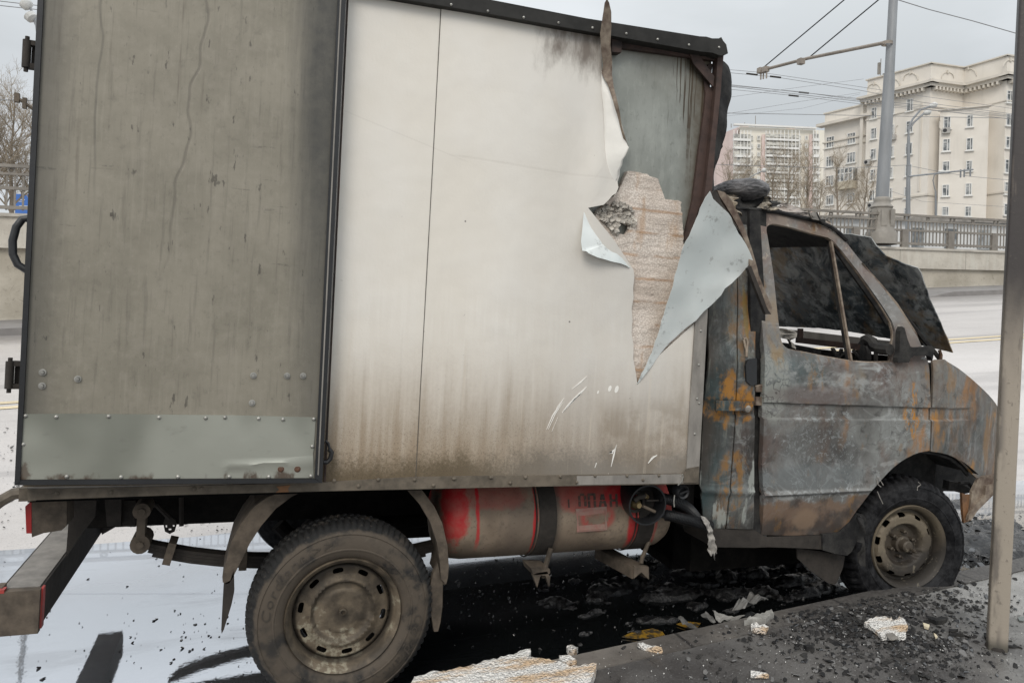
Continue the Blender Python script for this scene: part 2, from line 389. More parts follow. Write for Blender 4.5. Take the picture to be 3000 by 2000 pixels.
def m_door():
    m, c, fine, mid, strk = m_burnt('burnt_door_steel', (.165, .165, .158), 1.15, .75, .85)
    # two bands of bubbled paint left on the panel, brown baked mud along the bottom, rust run near the front edge
    wob = (m.noise(9, 5, .6)-.5)*.9
    blister = m.vor(24, (1, 1, .9), 0, 'DISTANCE_TO_EDGE', .30)
    zone = m.ell(2.27, .985, .30, .125, wob).max(m.ell(2.46, .945, .10, .10, wob))
    c = m.mix(zone*.5, c, (.085, .085, .083)); bn = m.noise(34, 5, .62, off=2, dist=1.0); c = m.mix(zone*((bn*22.0).sin()).ss(.2, .9)*.55, c, (.27, .29, .29))
    up = m.ell(2.42, 1.285, .36, .085, wob); c = m.mix(up*m.noise(16, 5, .6, (1, 1, 1.8)).ss(.42, .62)*.6, c, (.37, .38, .37))
    up2 = m.ell(2.30, 1.13, .22, .035, wob); c = m.mix(up2*m.noise(30, 5, .7).ss(.52, .60)*.6, c, (.34, .36, .36))
    lef = m.ell(1.99, 1.30, .10, .26, wob); c = m.mix(lef*m.vor(17, (1, 1, .8), 2, 'DISTANCE_TO_EDGE', .3).ss(.02, .09)*.6, c, (.31, .32, .29))
    mud = (m.z+(m.x-2.2)*-.02+(m.noise(6, 5, .6)-.5)*.17).ss(.715, .69)
    c = m.mix(mud*.85, c, m.mix(m.noise(5, 4, .6, off=4).ss(.42, .58), (.060, .045, .037), (.19, .125, .085)))
    run = m.ell(2.87, 1.15, .06, .17, wob*1.6); c = m.mix(run*m.noise(24, 5, .7, (1, 1, .35)).ss(.47, .58), c, (.42, .19, .03))
    bluez = m.ell(2.25, .83, .42, .085, wob*.8); c = m.mix(bluez*.5, c, (.155, .175, .180)); tan = m.ell(2.02, 1.55, .07, .22, wob*1.4)*m.noise(16, 5, .65, (1, 1, .4), 2).ss(.42, .58); c = m.mix(tan*.7, c, (.27, .17, .06)); patch = m.ell(2.24, .62, .08, .075, wob*1.5); c = m.mix(patch*.8, c, (.25, .175, .12))
    pinkband = m.ell(2.25, 1.235, .34, .06, wob*.6); c = m.mix(pinkband*.5, c, (.115, .078, .07))
    fr = m.z.ss(1.75, 1.95)*mid.ss(.42, .56); c = m.mix(fr*.75, c, (.17, .075, .045)); tl = m.z.ss(1.45, 1.6)*m.noise(6, 5, .6, off=3).ss(.45, .58); c = m.mix(tl*.5, c, (.30, .25, .19))
    fr2 = m.z.ss(1.35, 1.5); c = m.mix(fr2*.45, c, (.20, .18, .165))
    gl = m.z.ss(1.8, 1.95)*fine.ss(.58, .64); c = m.mix(gl*.6, c, (.42, .36, .29))
    og = m.noise(5.5, 5, .66, (1, 1, .5), 13).ss(.58, .68)*m.noise(24, 5, .66, (1, 1, .35), 3).ss(.42, .58); c = m.mix(og*.65, c, (.25, .13, .035))
    return m.fin(c, .58, .06, fine*.5+mid*.6, .3, .005, .35)
def m_fender():
    m, c, fine, mid, strk = m_burnt('rusty_fender_steel', (.165, .152, .135), .7, .7, .5, 1.0, 0, 60)
    g = m.noise(4.5, 5, .62, (1, 1, .55), 3).ss(.50, .66)*m.noise(26, 4, .6, (1, 1, .25)).ss(.36, .6)
    c = m.mix(g*.95, c, (.42, .20, .04)); g3 = m.noise(7, 6, .66, (1, 1, .35), 21).ss(.54, .64); c = m.mix(g3*.55, c, (.30, .16, .05)); g2 = m.noise(3.0, 5, .65, (1, 1, .7), 8).ss(.46, .62); c = m.mix(g2*.5, c, (.15, .085, .045))
    w2 = m.noise(13, 4, .6, (1.6, 1, .35), 9).ss(.55, .7); c = m.mix(w2*.45, c, (.34, .34, .34))
    return m.fin(c, .55, .08, fine*.5+mid, .25, .005, .4)
def m_quarter():
    m, c, fine, mid, strk = m_burnt('burnt_quarter_steel', (.100, .106, .102), .8, .9, .6, 1.2, 0, 25)
    lf = m.x.ss(1.82, 1.66); c = m.mix(lf*.85, c, m.mix(m.noise(3, 4, .6, (1, 1, .5)).ss(.4, .6), (.018, .045, .05), (.045, .036, .028))); vst = m.noise(22, 5, .65, (1, 1, .12), 6); c = m.mix(vst.ss(.52, .64)*.5, c, (.028, .026, .024)); c = m.mix(vst.ss(.44, .34)*.45, c, (.20, .20, .17))
    brk = m.noise(17, 5, .68, (1, 1, .5), 3).ss(.44, .58); og = m.ell(1.80, 1.23, .14, .15, (mid-.5)*3.0); c = m.mix(og*brk*.9, c, (.33, .15, .025)); og3 = m.ell(1.80, 1.45, .07, .25, (mid-.5)*3.0); c = m.mix(og3*brk*.6, c, (.20, .10, .025))
    og2 = m.ell(1.80, .80, .07, .17, (mid-.5)*3.2); c = m.mix(og2*brk*.8, c, (.24, .12, .03))
    yl = m.ell(1.86, 1.62, .018, .16, (mid-.5)*.3); c = m.mix(yl*.7, c, (.24, .15, .03))
    pl = m.noise(9, 5, .6, (1.5, 1, .4), 2).ss(.56, .62)*m.z.ss(1.15, .95); c = m.mix(pl*.7, c, (.36, .38, .35))
    return m.fin(c, .6, .06, fine*.6+mid, .3, .005, .35)
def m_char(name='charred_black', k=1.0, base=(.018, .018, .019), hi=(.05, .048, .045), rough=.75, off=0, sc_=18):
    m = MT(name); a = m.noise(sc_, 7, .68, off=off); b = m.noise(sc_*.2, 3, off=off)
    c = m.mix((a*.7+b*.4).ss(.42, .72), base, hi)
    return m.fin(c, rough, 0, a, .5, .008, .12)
def m_hood():
    m = MT('scorched_bonnet'); a = m.noise(7, 7, .66, dist=.6); b = m.noise(2.0, 4, .55); f = m.noise(22, 6, .65)
    c = m.mix(b.ss(.35, .65), (.060, .078, .090), (.19, .195, .195))
    c = m.mix(a.ss(.48, .60)*.7, c, (.36, .385, .39)); c = m.mix(m.vor(16, off=1, warp=.3).ss(.16, .07)*m.noise(5, 3).ss(.45, .6)*.6, c, (.50, .46, .38)); c = m.mix(m.noise(9, 6, .68, off=12).ss(.54, .42)*.85, c, (.012, .018, .022)); c = m.mix(f.ss(.57, .66)*a.ss(.46, .56)*.8, c, (.26, .265, .25))
    c = m.mix(m.vor(9, off=3, warp=.25).ss(.18, .10)*.35, c, (.10, .08, .055))
    c = m.mix(m.noise(4, 5, .6, off=7).ss(.58, .70)*.5, c, (.10, .065, .035))
    ed = m.z.ss(1.66, 1.90)*a.ss(.42, .60); c = m.mix(ed*.6, c, (.40, .40, .38)); oc = m.noise(3.5, 5, .65, off=27).ss(.52, .64); c = m.mix(oc*.6, c, (.26, .17, .08))
    return m.fin(c, .6, .0, a+f*.4, .3, .006, .3)
def m_tank():
    m = MT('dusty_red_tank'); n = m.noise(11, 6, .66, (1, 1, 1)); f = m.noise(60, 5, .65); b = m.noise(3.5, 3, off=3)
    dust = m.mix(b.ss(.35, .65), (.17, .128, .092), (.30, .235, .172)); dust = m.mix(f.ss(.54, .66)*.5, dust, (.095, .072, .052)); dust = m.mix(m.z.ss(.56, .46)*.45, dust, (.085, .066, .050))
    dust = m.mix(n.ss(.55, .72)*.5, dust, (.12, .095, .075))
    dust = m.mix(m.ell(.78, .60, .13, .18, (n-.5)*1.4)*.55, dust, (.10, .078, .062))
    def band(u, s): return (m.x-u+(m.noise(8, 4, .6, (1, 1, .6), 5)-.5)*.06).abs().ss(s, s*.35)
    red = (m.ell(.47, .72, .075, .20, (n-.5)*1.8)).max(band(.575, .013)*m.z.ss(.5, .62)).max(band(.835, .010)*m.z.ss(.46, .54))
    red = red.max(m.ell(1.31, .745, .20, .075, (n-.5)*1.3)).max(m.ell(1.14, .66, .105, .085, (n-.5)*.5)*(1-m.ell(1.14, .66, .085, .066, (f-.5)*.5))*.9)
    red = red.max(m.ell(1.12, .745, .24, .10, (n-.5)*1.8)*.55).max(m.ell(.62, .76, .24, .07, (n-.5)*1.8)*.35).max(m.ell(1.33, .60, .035, .13, (n-.5)*1.0)).max(m.ell(1.51, .71, .085, .085, (n-.5)*1.3)*.8).max(band(1.45, .012)*.5)
    c = m.mix((red*(.25+1.3*n)).cl(), dust, (.47, .012, .018))
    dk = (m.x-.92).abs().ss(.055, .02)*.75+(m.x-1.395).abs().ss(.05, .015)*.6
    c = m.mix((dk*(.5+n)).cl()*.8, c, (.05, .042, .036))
    return m.fin(c, .72, 0, f*.5+n, .25, .005)
def m_tyre():
    m = MT('dusty_tyre_rubber'); n = m.noise(9, 6, .62); f = m.noise(45, 4, .6)
    rr = (m.x*m.x+m.z*m.z).sqrt(); sw = rr.ss(.350, .325); c = m.mix((n+(sw-.5)*.22).ss(.42, .62), (.010, .010, .010), (.078, .062, .046)); c = m.mix(m.noise(5, 4, .6, off=6).ss(.50, .64)*.8, c, (.018, .017, .016)); c = m.mix(f.ss(.6, .7)*.3, c, (.12, .10, .08))
    return m.fin(c, .8, 0, f, .3, .003)
def m_rim():
    m = MT('dusty_wheel_steel'); n = m.noise(8, 6, .6); f = m.noise(36, 5, .65)
    c = m.mix(n.ss(.35, .65), (.050, .040, .029), (.165, .130, .090)); c = m.mix((n-m.z*.35).ss(.58, .66)*f.ss(.42, .58)*.9, c, (.33, .30, .225)); rr = (m.x*m.x+m.z*m.z).sqrt(); c = m.mix(((rr-.19).abs().ss(.014, .004)+(rr-.118).abs().ss(.012, .003)*.6).cl()*.75, c, (.022, .018, .014))
    c = m.mix(f.ss(.62, .70)*.5, c, (.045, .03, .022))
    return m.fin(c, .65, .2, f, .3, .003)
def m_rimburnt():
    m = MT('scorched_wheel_steel'); n = m.noise(7, 6, .6, off=5); f = m.noise(36, 5, .65)
    z = (m.z-m.x*.5+(n-.5)*.35).ss(-.12, .08)
    c = m.mix(z, (.040, .034, .028), (.205, .170, .122)); rr = (m.x*m.x+m.z*m.z).sqrt(); c = m.mix((rr+(n-.5)*.05).ss(.122, .108)*.75, c, (.045, .036, .029)); c = m.mix((rr-.19).abs().ss(.016, .005)*.7, c, (.02, .017, .014)); c = m.mix(n.ss(.58, .68)*.6, c, (.06, .048, .038)); c = m.mix(f.ss(.6, .68)*.5, c, (.30, .26, .19))
    return m.fin(c, .6, .25, f, .3, .003)
def m_foam():
    m = MT('polystyrene_foam'); v = m.vor(120, (1, 1, 1)); n = m.noise(5, 4); f = m.noise(60, 4)
    c = m.mix(n.ss(.35, .7), (.72, .65, .58), (.56, .48, .41)); c = m.mix(v.ss(.35, .6)*.5, c, (.40, .33, .28))
    ln = ((m.z*62.0+(n-.5)*1.5).sin()).ss(.86, 1.0)*m.noise(14, 3, .6, (.3, 1, 1)).ss(.44, .54); c = m.mix(ln*.6, c, (.36, .20, .10))
    c = m.mix(m.noise(9, 4, .6, (1, 1, .25), 4).ss(.58, .68)*.45, c, (.40, .23, .11))
    return m.fin(c, .9, 0, v*-.6+f*.8+n*3, .5, .006)
def m_foamslab():
    m = MT('stained_foam_slab'); v = m.vor(95); n = m.noise(6, 5, .6, (.5, 2.2, 1)); f = m.noise(50, 4)
    c = m.mix(v.ss(.3, .6)*.35, (.83, .81, .77), (.55, .52, .48)); c = m.mix(n.ss(.48, .64)*.75, c, (.58, .36, .16))
    c = m.mix(m.noise(10, 5, .6, (.5, 2, 1), 6).ss(.63, .70)*.6, c, (.22, .18, .16))
    return m.fin(c, .9, 0, v*-1+f*.5, 1.0, .014)
MAT = {}
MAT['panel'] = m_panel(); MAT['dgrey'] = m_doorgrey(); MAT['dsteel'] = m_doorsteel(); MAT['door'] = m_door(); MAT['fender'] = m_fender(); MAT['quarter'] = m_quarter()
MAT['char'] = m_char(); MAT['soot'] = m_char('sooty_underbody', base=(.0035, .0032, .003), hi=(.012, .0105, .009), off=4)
MAT['hood'] = m_hood(); MAT['tank'] = m_tank(); MAT['tyre'] = m_tyre(); MAT['rim'] = m_rim(); MAT['rimb'] = m_rimburnt(); MAT['foam'] = m_foam(); MAT['slab'] = m_foamslab()
MAT['tyreb'] = m_char('burnt_tyre_rubber', base=(.006, .006, .007), hi=(.034, .034, .036), rough=.6, off=9, sc_=26)
MAT['rail'] = simple('dirty_sill_steel', (.135, .112, .085), .7, .1, .45, 30)
MAT['trim'] = simple('grey_dirty_trim', (.27, .25, .225), .6, .2, .35, 22, st=(1, 1, .4))
MAT['gutter'] = simple('dark_roof_edge', (.030, .029, .027), .6, 0, .35, 22, spec=.2)
MAT['rubber'] = simple('black_rubber_seal', (.016, .017, .019), .5, 0, .3, 20)
MAT['mud'] = simple('mud_brown_coat', (.105, .083, .062), .85, 0, .6, 22, bs=.5, bd=.006)
MAT['muddark'] = simple('mud_dark_coat', (.036, .030, .025), .85, 0, .45, 24, bs=.5, bd=.006)
MAT['rust'] = simple('dark_rust_steel', (.060, .036, .029), .75, .1, .5, 24, col2=(.018, .013, .012))
MAT['rustlt'] = simple('bright_rust_steel', (.20, .10, .045), .7, .1, .5, 16, col2=(.055, .035, .025))
MAT['bar'] = simple('scorched_pale_bar', (.26, .215, .165), .65, .1, .5, 26, col2=(.075, .045, .032))
def m_flap():
    m = MT('pale_blue_sheet_back'); n = m.noise(9, 6, .68); b = m.noise(2.6, 3); f = m.noise(45, 4, .6)
    c = m.mix(b.ss(.35, .65), (.62, .665, .655), (.76, .785, .765)); c = m.mix(n.ss(.57, .66)*f.ss(.42, .56)*.55, c, (.20, .20, .19)); c = m.mix(m.noise(17, 5, .7, off=4).ss(.62, .70)*.5, c, (.30, .29, .27))
    c = m.mix(((m.z-1.80)*2+(n-.5)*1.2-(m.x-1.6).abs()*3).ss(.3, .75)*.55, c, (.20, .16, .11))
    return m.fin(c, .42, .10, n*.4+b*3, .22, .012)
MAT['flap'] = m_flap()
MAT['bolt'] = simple('zinc_bolt_steel', (.38, .37, .34), .4, .6, .3, 40)
MAT['rbolt'] = simple('rusty_bolt_steel', (.13, .065, .04), .8, .1, .4, 60)
MAT['redlens'] = simple('red_lens_plastic', (.33, .022, .022), .3, 0, .2, 20)
MAT['redpaint'] = simple('chipped_red_paint', (.36, .035, .03), .55, 0, .4, 20, col2=(.10, .05, .04))
MAT['brass'] = simple('brass_fitting', (.36, .27, .14), .45, .6, .3, 60)
MAT['black'] = simple('black_plastic', (.017, .018, .020), .45, 0, .3, 30)
MAT['rag'] = simple('burnt_rag_cloth', (.36, .34, .31), .95, 0, .4, 40, bs=.8, bd=.01)
MAT['alu'] = simple('inner_sheet_alu', (.205, .225, .212), .42, .35, .3, 5)
MAT['floor'] = simple('black_floor_underside', (.006, .006, .006), .9, 0, .3, 10, spec=.1)
MAT['plain'] = simple('far_cladding_paint', (.5, .49, .46), .6)
def m_inner():
    m = MT('grey_inner_sheet'); b = m.noise(3, 4, .6); f = m.noise(26, 6, .65); st = m.noise(17, 4, .6, (1, 1, .05), 3)
    c = m.mix(b.ss(.35, .65), (.245, .255, .23), (.32, .33, .30)); br_ = m.noise(30, 6, .7, (1, 1, .35), 2); c = m.mix(br_.ss(.52, .64)*.3, c, (.40, .41, .37)); c = m.mix(br_.ss(.46, .36)*.2, c, (.13, .135, .12)); c = m.mix(f.ss(.40, .30)*.4, c, (.12, .125, .11))
    run = m.noise(75, 3, .5, (1, 1, .03), 8).ss(.585, .62)*(m.x.ss(1.24, 1.32))*(m.z+(f-.5)*.5).ss(2.15, 2.5); c = m.mix(run*.9, c, (.045, .030, .018)); c = m.mix(m.z.ss(2.45, 2.8)*m.x.ss(1.05, 1.3)*.45*f, c, (.16, .12, .07))
    ed = m.x.ss(1.38, 1.5)+m.z.ss(2.66, 2.82)*.7; c = m.mix((ed*(.4+f)).cl()*.8, c, (.085, .06, .035))
    return m.fin(c, .42, .35, b*2+f*.4, .25, .006)
MAT['inner'] = m_inner()
MAT['scrape_and_lit'] = simple('scraped_and_lit_white_paint', (.84, .82, .77), .5, 0, .05, 20)
MAT['groove'] = simple('dark_gap_filler', (.10, .09, .075), .8)
MAT['crater'] = simple('broken_grey_foam', (.58, .54, .48), .9, 0, .6, 45, col2=(.20, .18, .155), bs=.9, bd=.02)
MAT['letter'] = simple('faded_stencil_ink', (.045, .032, .028), .85, 0, .5, 60, col2=(.15, .085, .065))
MAT['emboss'] = simple('worn_sidewall_letter', (.056, .046, .036), .7, 0, .4, 30)
MAT['lblcol'] = simple('dusty_red_plate', (.26, .11, .09), .7, 0, .4, 30, col2=(.30, .22, .18))
# ================================================================ the truck
truck = empty('burnt_truck', TO, 'fire gutted box truck with torn white cargo body and scorched cab beside the kerb', 'truck')
truck.rotation_euler = (0, TP, 0)
def part(mb, name, mat, parent=truck, smooth=None, label=None):
    o = mb.build(name, mat, parent, smooth)
    if label: o['label'] = label
    return o
BW = 1.96                                     # width of the cargo body
# ---- cargo body shell: floor, roof, far wall, front wall, near skins
b = MB(); b.box((.22, BW-.02, 1.83), (2.64, .05, 1.90)); b.box((.22, BW/2, 2.80), (2.64, BW-.02, .03))
body = part(b, 'cargo_body', MAT['plain'])
b = MB(); b.box((.22, BW/2, .855), (2.64, BW-.02, .05)); part(b, 'cargo_floor', MAT['floor'], body)
b = MB(); b.box((1.50, BW/2+.05, 1.80), (.03, BW-.2, 1.9)); part(b, 'front_wall', MAT['char'], body)
def wflat(u, v): return -.05
def bulge(u, v):
    d = math.hypot((u-1.06)/.26, (v-2.00)/.50); k = max(0, 1-d)**1.5*-.045
    e = math.hypot((u-.97)/.10, (v-2.20)/.45); k += max(0, 1-e)**2*-.020
    return k + .0035*fbm((u*1.6, 0, v*1.1), 1.3, 2)
pB = [(1293.5, 16), (1500, 50), (1762, 93)] + cG((222, 290), (238, 330), (262, 372), (275, 400), (290, 460), (303, 510), (318, 575), (327, 590), (312, 622), (300, 640), (296, 662), (286, 680), (284, 705), (274, 730), (277, 752), (266, 775), (250, 785), (236, 802), (215, 822), (160, 832), (205, 895), (262, 965), (345, 1078), (349, 1110), (345, 1150), (348, 1190), (341, 1230), (345, 1280), (341, 1330), (349, 1380), (347, 1430), (356, 1480), (364, 1535), (420, 1446), (520, 1356), (602, 1284)) + [(2036, 960), (2011, 1372), (2003, 1386), (1600, 1393), (1218.5, 1398)]
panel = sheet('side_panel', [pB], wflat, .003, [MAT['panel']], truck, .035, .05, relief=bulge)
pA = [(0, 1440), (20, 1422), (930, 1413), (1217, 1398), (1292, 15), (1010, -35), (140, -200), (120, -200)]
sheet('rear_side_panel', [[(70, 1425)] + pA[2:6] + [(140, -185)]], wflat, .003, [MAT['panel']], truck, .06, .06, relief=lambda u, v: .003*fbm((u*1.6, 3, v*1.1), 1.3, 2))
b = MB(); pplate(b, [(1216.8, 1398), (1218.8, 1398), (1293.8, 14), (1291.8, 14)], -.0515, -.040); part(b, 'panel_joint', MAT['groove'])
# white scrapes through the dirt
def scrape(pts, wd):
    b = MB()
    for i in range(len(pts)-1):
        (x0, y0), (x1, y1) = pts[i], pts[i+1]; dx, dy = x1-x0, y1-y0; l = math.hypot(dx, dy); nx, ny = -dy/l*wd, dx/l*wd
        t0 = .25 if i == 0 else 1; t1_ = .2 if i == len(pts)-2 else 1
        q = [(x0+nx*t0, y0+ny*t0), (x1+nx*t1_, y1+ny*t1_), (x1-nx*t1_, y1-ny*t1_), (x0-nx*t0, y0-ny*t0)]
        pplate(b, q, -.0525, -.0495)
    part(b, 'paint_scrape', MAT['scrape_and_lit'], panel)
for s_, wd in (((1375, 700), (1410, 620), (1450, 560), (1475, 520)), 1.4), (((1385, 700), (1425, 610), (1470, 545)), 1.2), (((1405, 712), (1440, 630)), 1.2), (((1465, 605), (1500, 560), (1560, 500), (1605, 455)), 2.4), (((1470, 600), (1530, 535), (1600, 465)), 1.4), (((1520, 470), (1570, 430), (1607, 396)), 1.6), (((1530, 530), (1580, 490)), 1.8), (((1430, 580), (1455, 545)), 1.3):
    scrape(c5(*s_), wd)
for s_, wd in (((1652, 920), (1675, 850), (1690, 810)), 2.6), (((1745, 915), (1760, 850), (1778, 780)), 2.2), (((1690, 810), (1712, 745)), 1.5), (((1725, 800), (1745, 835), (1770, 805)), 5), (((1730, 710), (1755, 700)), 8), (((1722, 840), (1748, 830)), 6), (((1958, 895), (1985, 862), (2010, 848)), 2.6), (((1715, 1015), (1730, 950)), 1.0), (((1718, 745), (1732, 785)), 2.6):
    scrape(c5(*s_), wd)
for k in range(9):
    y = 605+k*15; scrape(c5((1752-k*5, y), (1706-k*1+16, y+24)), 2.6)
for cx, cy, a_, r_ in ((1738, 466, .5, 9), (1777, 470, .5, 11), (1812, 521, .4, 9), (1670, 487, 1.2, 5)):
    pts = [(cx+math.cos(t)*r_*1.0+math.sin(t)*r_*.5, cy+math.sin(t)*r_*1.9*-1) for t in [i*math.pi/5 for i in range(10)]]
    b = MB(); pplate(b, c5(*pts), -.0522, -.0495); part(b, 'paint_scrape', MAT['scrape_and_lit'], panel)
# inner sheet, foam core and the broken foam
b = MB(); pplate(b, [(1700, 80), (1755, 92), (2085, 165), (2060, 640), (2030, 1385), (1700, 1390)], -.006, -.003); part(b, 'inner_sheet', MAT['inner'])
def jag(pts, st=9, amp=4, seed=3):
    r = random.Random(seed); out = []
    for i in range(len(pts)):
        x0, y0 = pts[i]; x1, y1 = pts[(i+1) % len(pts)]; n = max(1, int(math.hypot(x1-x0, y1-y0)/st))
        for k in range(n):
            t = k/n; out.append((x0+(x1-x0)*t+r.uniform(-amp, amp), y0+(y1-y0)*t+r.uniform(-amp, amp)))
    return out
fo = jag(cG((240, 808), (272, 785), (298, 745), (318, 700), (328, 686), (352, 682), (388, 690), (415, 706), (448, 716), (460, 745), (472, 792), (500, 800), (538, 804), (541, 868), (551, 972), (575, 1000), (560, 1100), (600, 1280), (470, 1420), (372, 1525), (340, 1480), (335, 1300), (335, 1090), (270, 990), (195, 870), (205, 845)), 8, 2.6)
fh = jag(cG((276, 905), (292, 882), (312, 876), (334, 886), (333, 920), (312, 940), (286, 936)), 8, 2.5, 5)
foam = sheet('foam_core', [fo, fh], lambda u, v: -.038, .03, MAT['foam'], truck, .03, .03, relief=lambda u, v: .003*fbm((u, 0, v), 60, 3)+.006*fbm((u, 2, v), 9, 3))
b = MB()
r_ = random.Random(5)
for i in range(260):
    a = r_.uniform(0, 2*math.pi); rr = r_.uniform(.15, 1.0); x, y = 278+math.cos(a)*78*rr, 872+math.sin(a)*66*rr
    if y > 800+(x-200)*.0+150 or y > 850+(x-200)*1.05 or y < 850-(x-200)*.62: continue
    if 282 < x < 330 and 890 < y < 935: continue
    p = L(cG((x, y))[0], -.040+r_.uniform(-.008, .006)); s_ = r_.uniform(.005, .015)
    b.box(p, (s_*r_.uniform(.8, 2), s_*r_.uniform(.8, 2), s_*r_.uniform(.8, 2)), Matrix.Rotation(r_.uniform(0, 3), 3, (r_.uniform(-1, 1), r_.uniform(-1, 1), r_.uniform(-1, 1))))
part(b, 'broken_foam', MAT['crater'], foam)
# torn flaps of the outer skin
FP = cG((364, 1534), (420, 1408), (490, 1190), (550, 985), (600, 875), (640, 785), (655, 764), (668, 792), (725, 852), (770, 930), (805, 995), (826, 1038), (790, 1083), (742, 1132), (716, 1150), (700, 1178), (680, 1196), (655, 1222), (628, 1243), (600, 1277), (565, 1302), (556, 1316), (520, 1345), (480, 1388), (440, 1435))
def flapw(x, y):
    ax_, ay_ = FP[0]; ex, ey = FP[11][0]-ax_, FP[11][1]-ay_; l2_ = ex*ex+ey*ey
    s_ = ((x-ax_)*ex+(y-ay_)*ey)/l2_; t_ = max(0, ((x-ax_)*ey-(y-ay_)*ex)/l2_)
    return -.055-.055*s_*s_-.30*t_**1.25-.004*math.sin(s_*26)*max(0, 1-t_*9)
fl = wsheet('torn_flap', jag(FP, 16, 1.6, 9), flapw, .002, MAT['flap'], truck, 16, .011, 7)
fl['label'] = 'large pale blue triangle of torn skin folded outward'
fs_ = psheet('torn_flap', [cG((x, y))[0]+(w,) for x, y, w in ((155, 831, -.054), (205, 892, -.054), (262, 964, -.054), (347, 1079, -.054), (322, 1062, -.075), (300, 1052, -.085), (262, 1044, -.095), (240, 1037, -.10), (205, 1028, -.105), (170, 1013, -.11), (160, 1003, -.11), (145, 1001, -.11), (141, 965, -.105), (147, 905, -.085), (150, 850, -.065))], .002, MAT['flap'], truck, 3, .008, 12)
CE = cG((221, 285), (240, 296), (262, 300), (275, 372), (289, 430), (302, 505), (318, 565), (328, 588), (312, 620), (300, 640), (296, 662), (285, 682), (284, 708), (273, 730), (277, 750), (262, 778), (250, 788), (238, 800), (226, 760), (232, 660), (234, 560), (230, 440), (222, 360))
def curlw(x, y):
    x0 = 1600+.7336*222; t_ = max(0, (x-x0)/75); return -.0525-.075*t_**.8*sstep(205, 300, y)*sstep(600, 440, y)-.012*t_
cu = wsheet('curled_edge', CE, curlw, .002, MAT['scrape_and_lit'], truck, 14, .004, 14)  # same skin in a brighter white, standing in for light on the curl
fs_['label'] = 'small pale flap curled back under the hole'
sp_ = psheet('torn_strip', [cG((x, y))[0]+(w-(.008+.070*sstep(300, 400, y)*sstep(640, 560, y) if y > 290 else 0),) for x, y, w in ((222, 292, -.052), (228, 262, -.07), (221, 200, -.09), (216, 135, -.11), (222, 95, -.125), (229, 48, -.135), (234, 12, -.145), (243, -4, -.15), (252, 12, -.145), (259, 50, -.13), (261, 110, -.115), (257, 180, -.095), (263, 240, -.08), (262, 298, -.068), (275, 368, -.066), (288, 420, -.064), (302, 500, -.066), (318, 560, -.066), (329, 585, -.07), (322, 600, -.06), (305, 545, -.055), (290, 480, -.055), (270, 410, -.055), (244, 335, -.053))], .002, MAT['bar'], truck, 2, .006, 20)
# ---- sill rail, trim, roof edge, frame
b = MB(); pplate(b, [(2047, 1386), (2047, 1417), (1600, 1424), (1000, 1437), (526, 1449), (82, 1465), (78, 1432), (500, 1424), (940, 1413), (1218, 1397), (1600, 1392)], -.060, -.02)
sill = part(b, 'sill_rail', MAT['rail'])
b = MB(); pplate(b, [(1690, 1394), (2003, 1388), (2003, 1415), (1690, 1420)], -.0625, -.0595); part(b, 'sill_patch', MAT['trim'], sill)
b = MB()
def rivet(par, mat, p, w, r=.006, h=.004):
    mb = MB(); mb.lathe([(r, 0), (r*.85, -h*.6), (r*.4, -h), (.0003, -h)], L(p, w), (0, 1, 0), n=8); part(mb, 'rivet', mat, par, 60)
for x, y in ((655, 135), (960, 128), (1210, 128), (1485, 122), (1740, 113), (1975, 110), (2215, 105), (823, 172), (1340, 168), (1870, 152)): rivet(sill, MAT['rail'], cE((x, y))[0], -.06, .008, .007)
for x, y in ((920, 105), (1160, 102), (1380, 102), (1600, 100), (1035, 146), (1490, 130), (575, 150), (680, 112), (440, 112), (185, 122)): rivet(sill, MAT['rail'], cF((x, y))[0], -.063, .007, .007)
for x, y in ((350, 405), (680, 398), (1190, 378), (1235, 376)): rivet(sill, MAT['rail'], cD((x, y))[0], -.06, .008, .007)
b = MB(); pplate(b, cD((1695, 365), (1780, 355), (1765, 378), (1770, 398), (1690, 402), (1710, 385)), -.063, -.0595); part(b, 'rust_tag', MAT['rustlt'], sill)
b = MB(); pplate(b, [(2040, 905), (2074, 905), (2048, 1384), (2012, 1372), (2022, 1180)], -.058, -.02); tr = part(b, 'corner_trim', MAT['trim'])
b = MB(); pplate(b, [(2004, 1387), (2012, 1373), (2048, 1366), (2047, 1412), (2003, 1414)], -.066, -.0595); part(b, 'corner_bracket', MAT['rail'], tr)
b = MB()
for x, y in ((2260, 135), (2248, 330), (2238, 525), (2250, 550), (2225, 727), (2180, 975), (2225, 940), (2140, 968)): rivet(tr, MAT['bolt'], c5((x, y))[0], -.058, .006, .005)
b = MB(); pplate(b, [(700, -107), (1377, 0), (2050, 107), (2070, 108), (2086, 113), (2108, 113), (2113, 109), (2119, 120), (2128, 131), (2133, 157), (2110, 163), (2088, 155), (2050, 151), (1377, 31), (700, -82)], -.085, -.03)
gut = part(b, 'roof_gutter', MAT['gutter'])
b = MB()
for x, y in ((735, 25), (922, 58), (1105, 90), (1283, 118)): rivet(gut, MAT['bolt'], crop(900, 0, .5739)((x, y))[0], -.086, .006, .005)
for x, y in ((320, 135), (445, 158), (570, 180), (50, 92), (185, 112), (690, 190)): rivet(gut, MAT['bolt'], cG((x, y))[0], -.086, .006, .005)
b = MB(); b.bar((-1.1, .05, 2.83), (1.52, .05, 2.83), .14, .05); b.bar((1.5, .0, 2.82), (1.5, BW, 2.82), .06, .08); part(b, 'roof_edge_beam', MAT['gutter'], gut)
b = MB(); pplate(b, cG((265, 136), (303, 150), (301, 210), (262, 207)), -.052, -.01); pplate(b, cG((303, 146), (680, 213), (680, 243), (303, 192)), -.030, -.008)
top_ = part(b, 'top_beam', MAT['rust'])
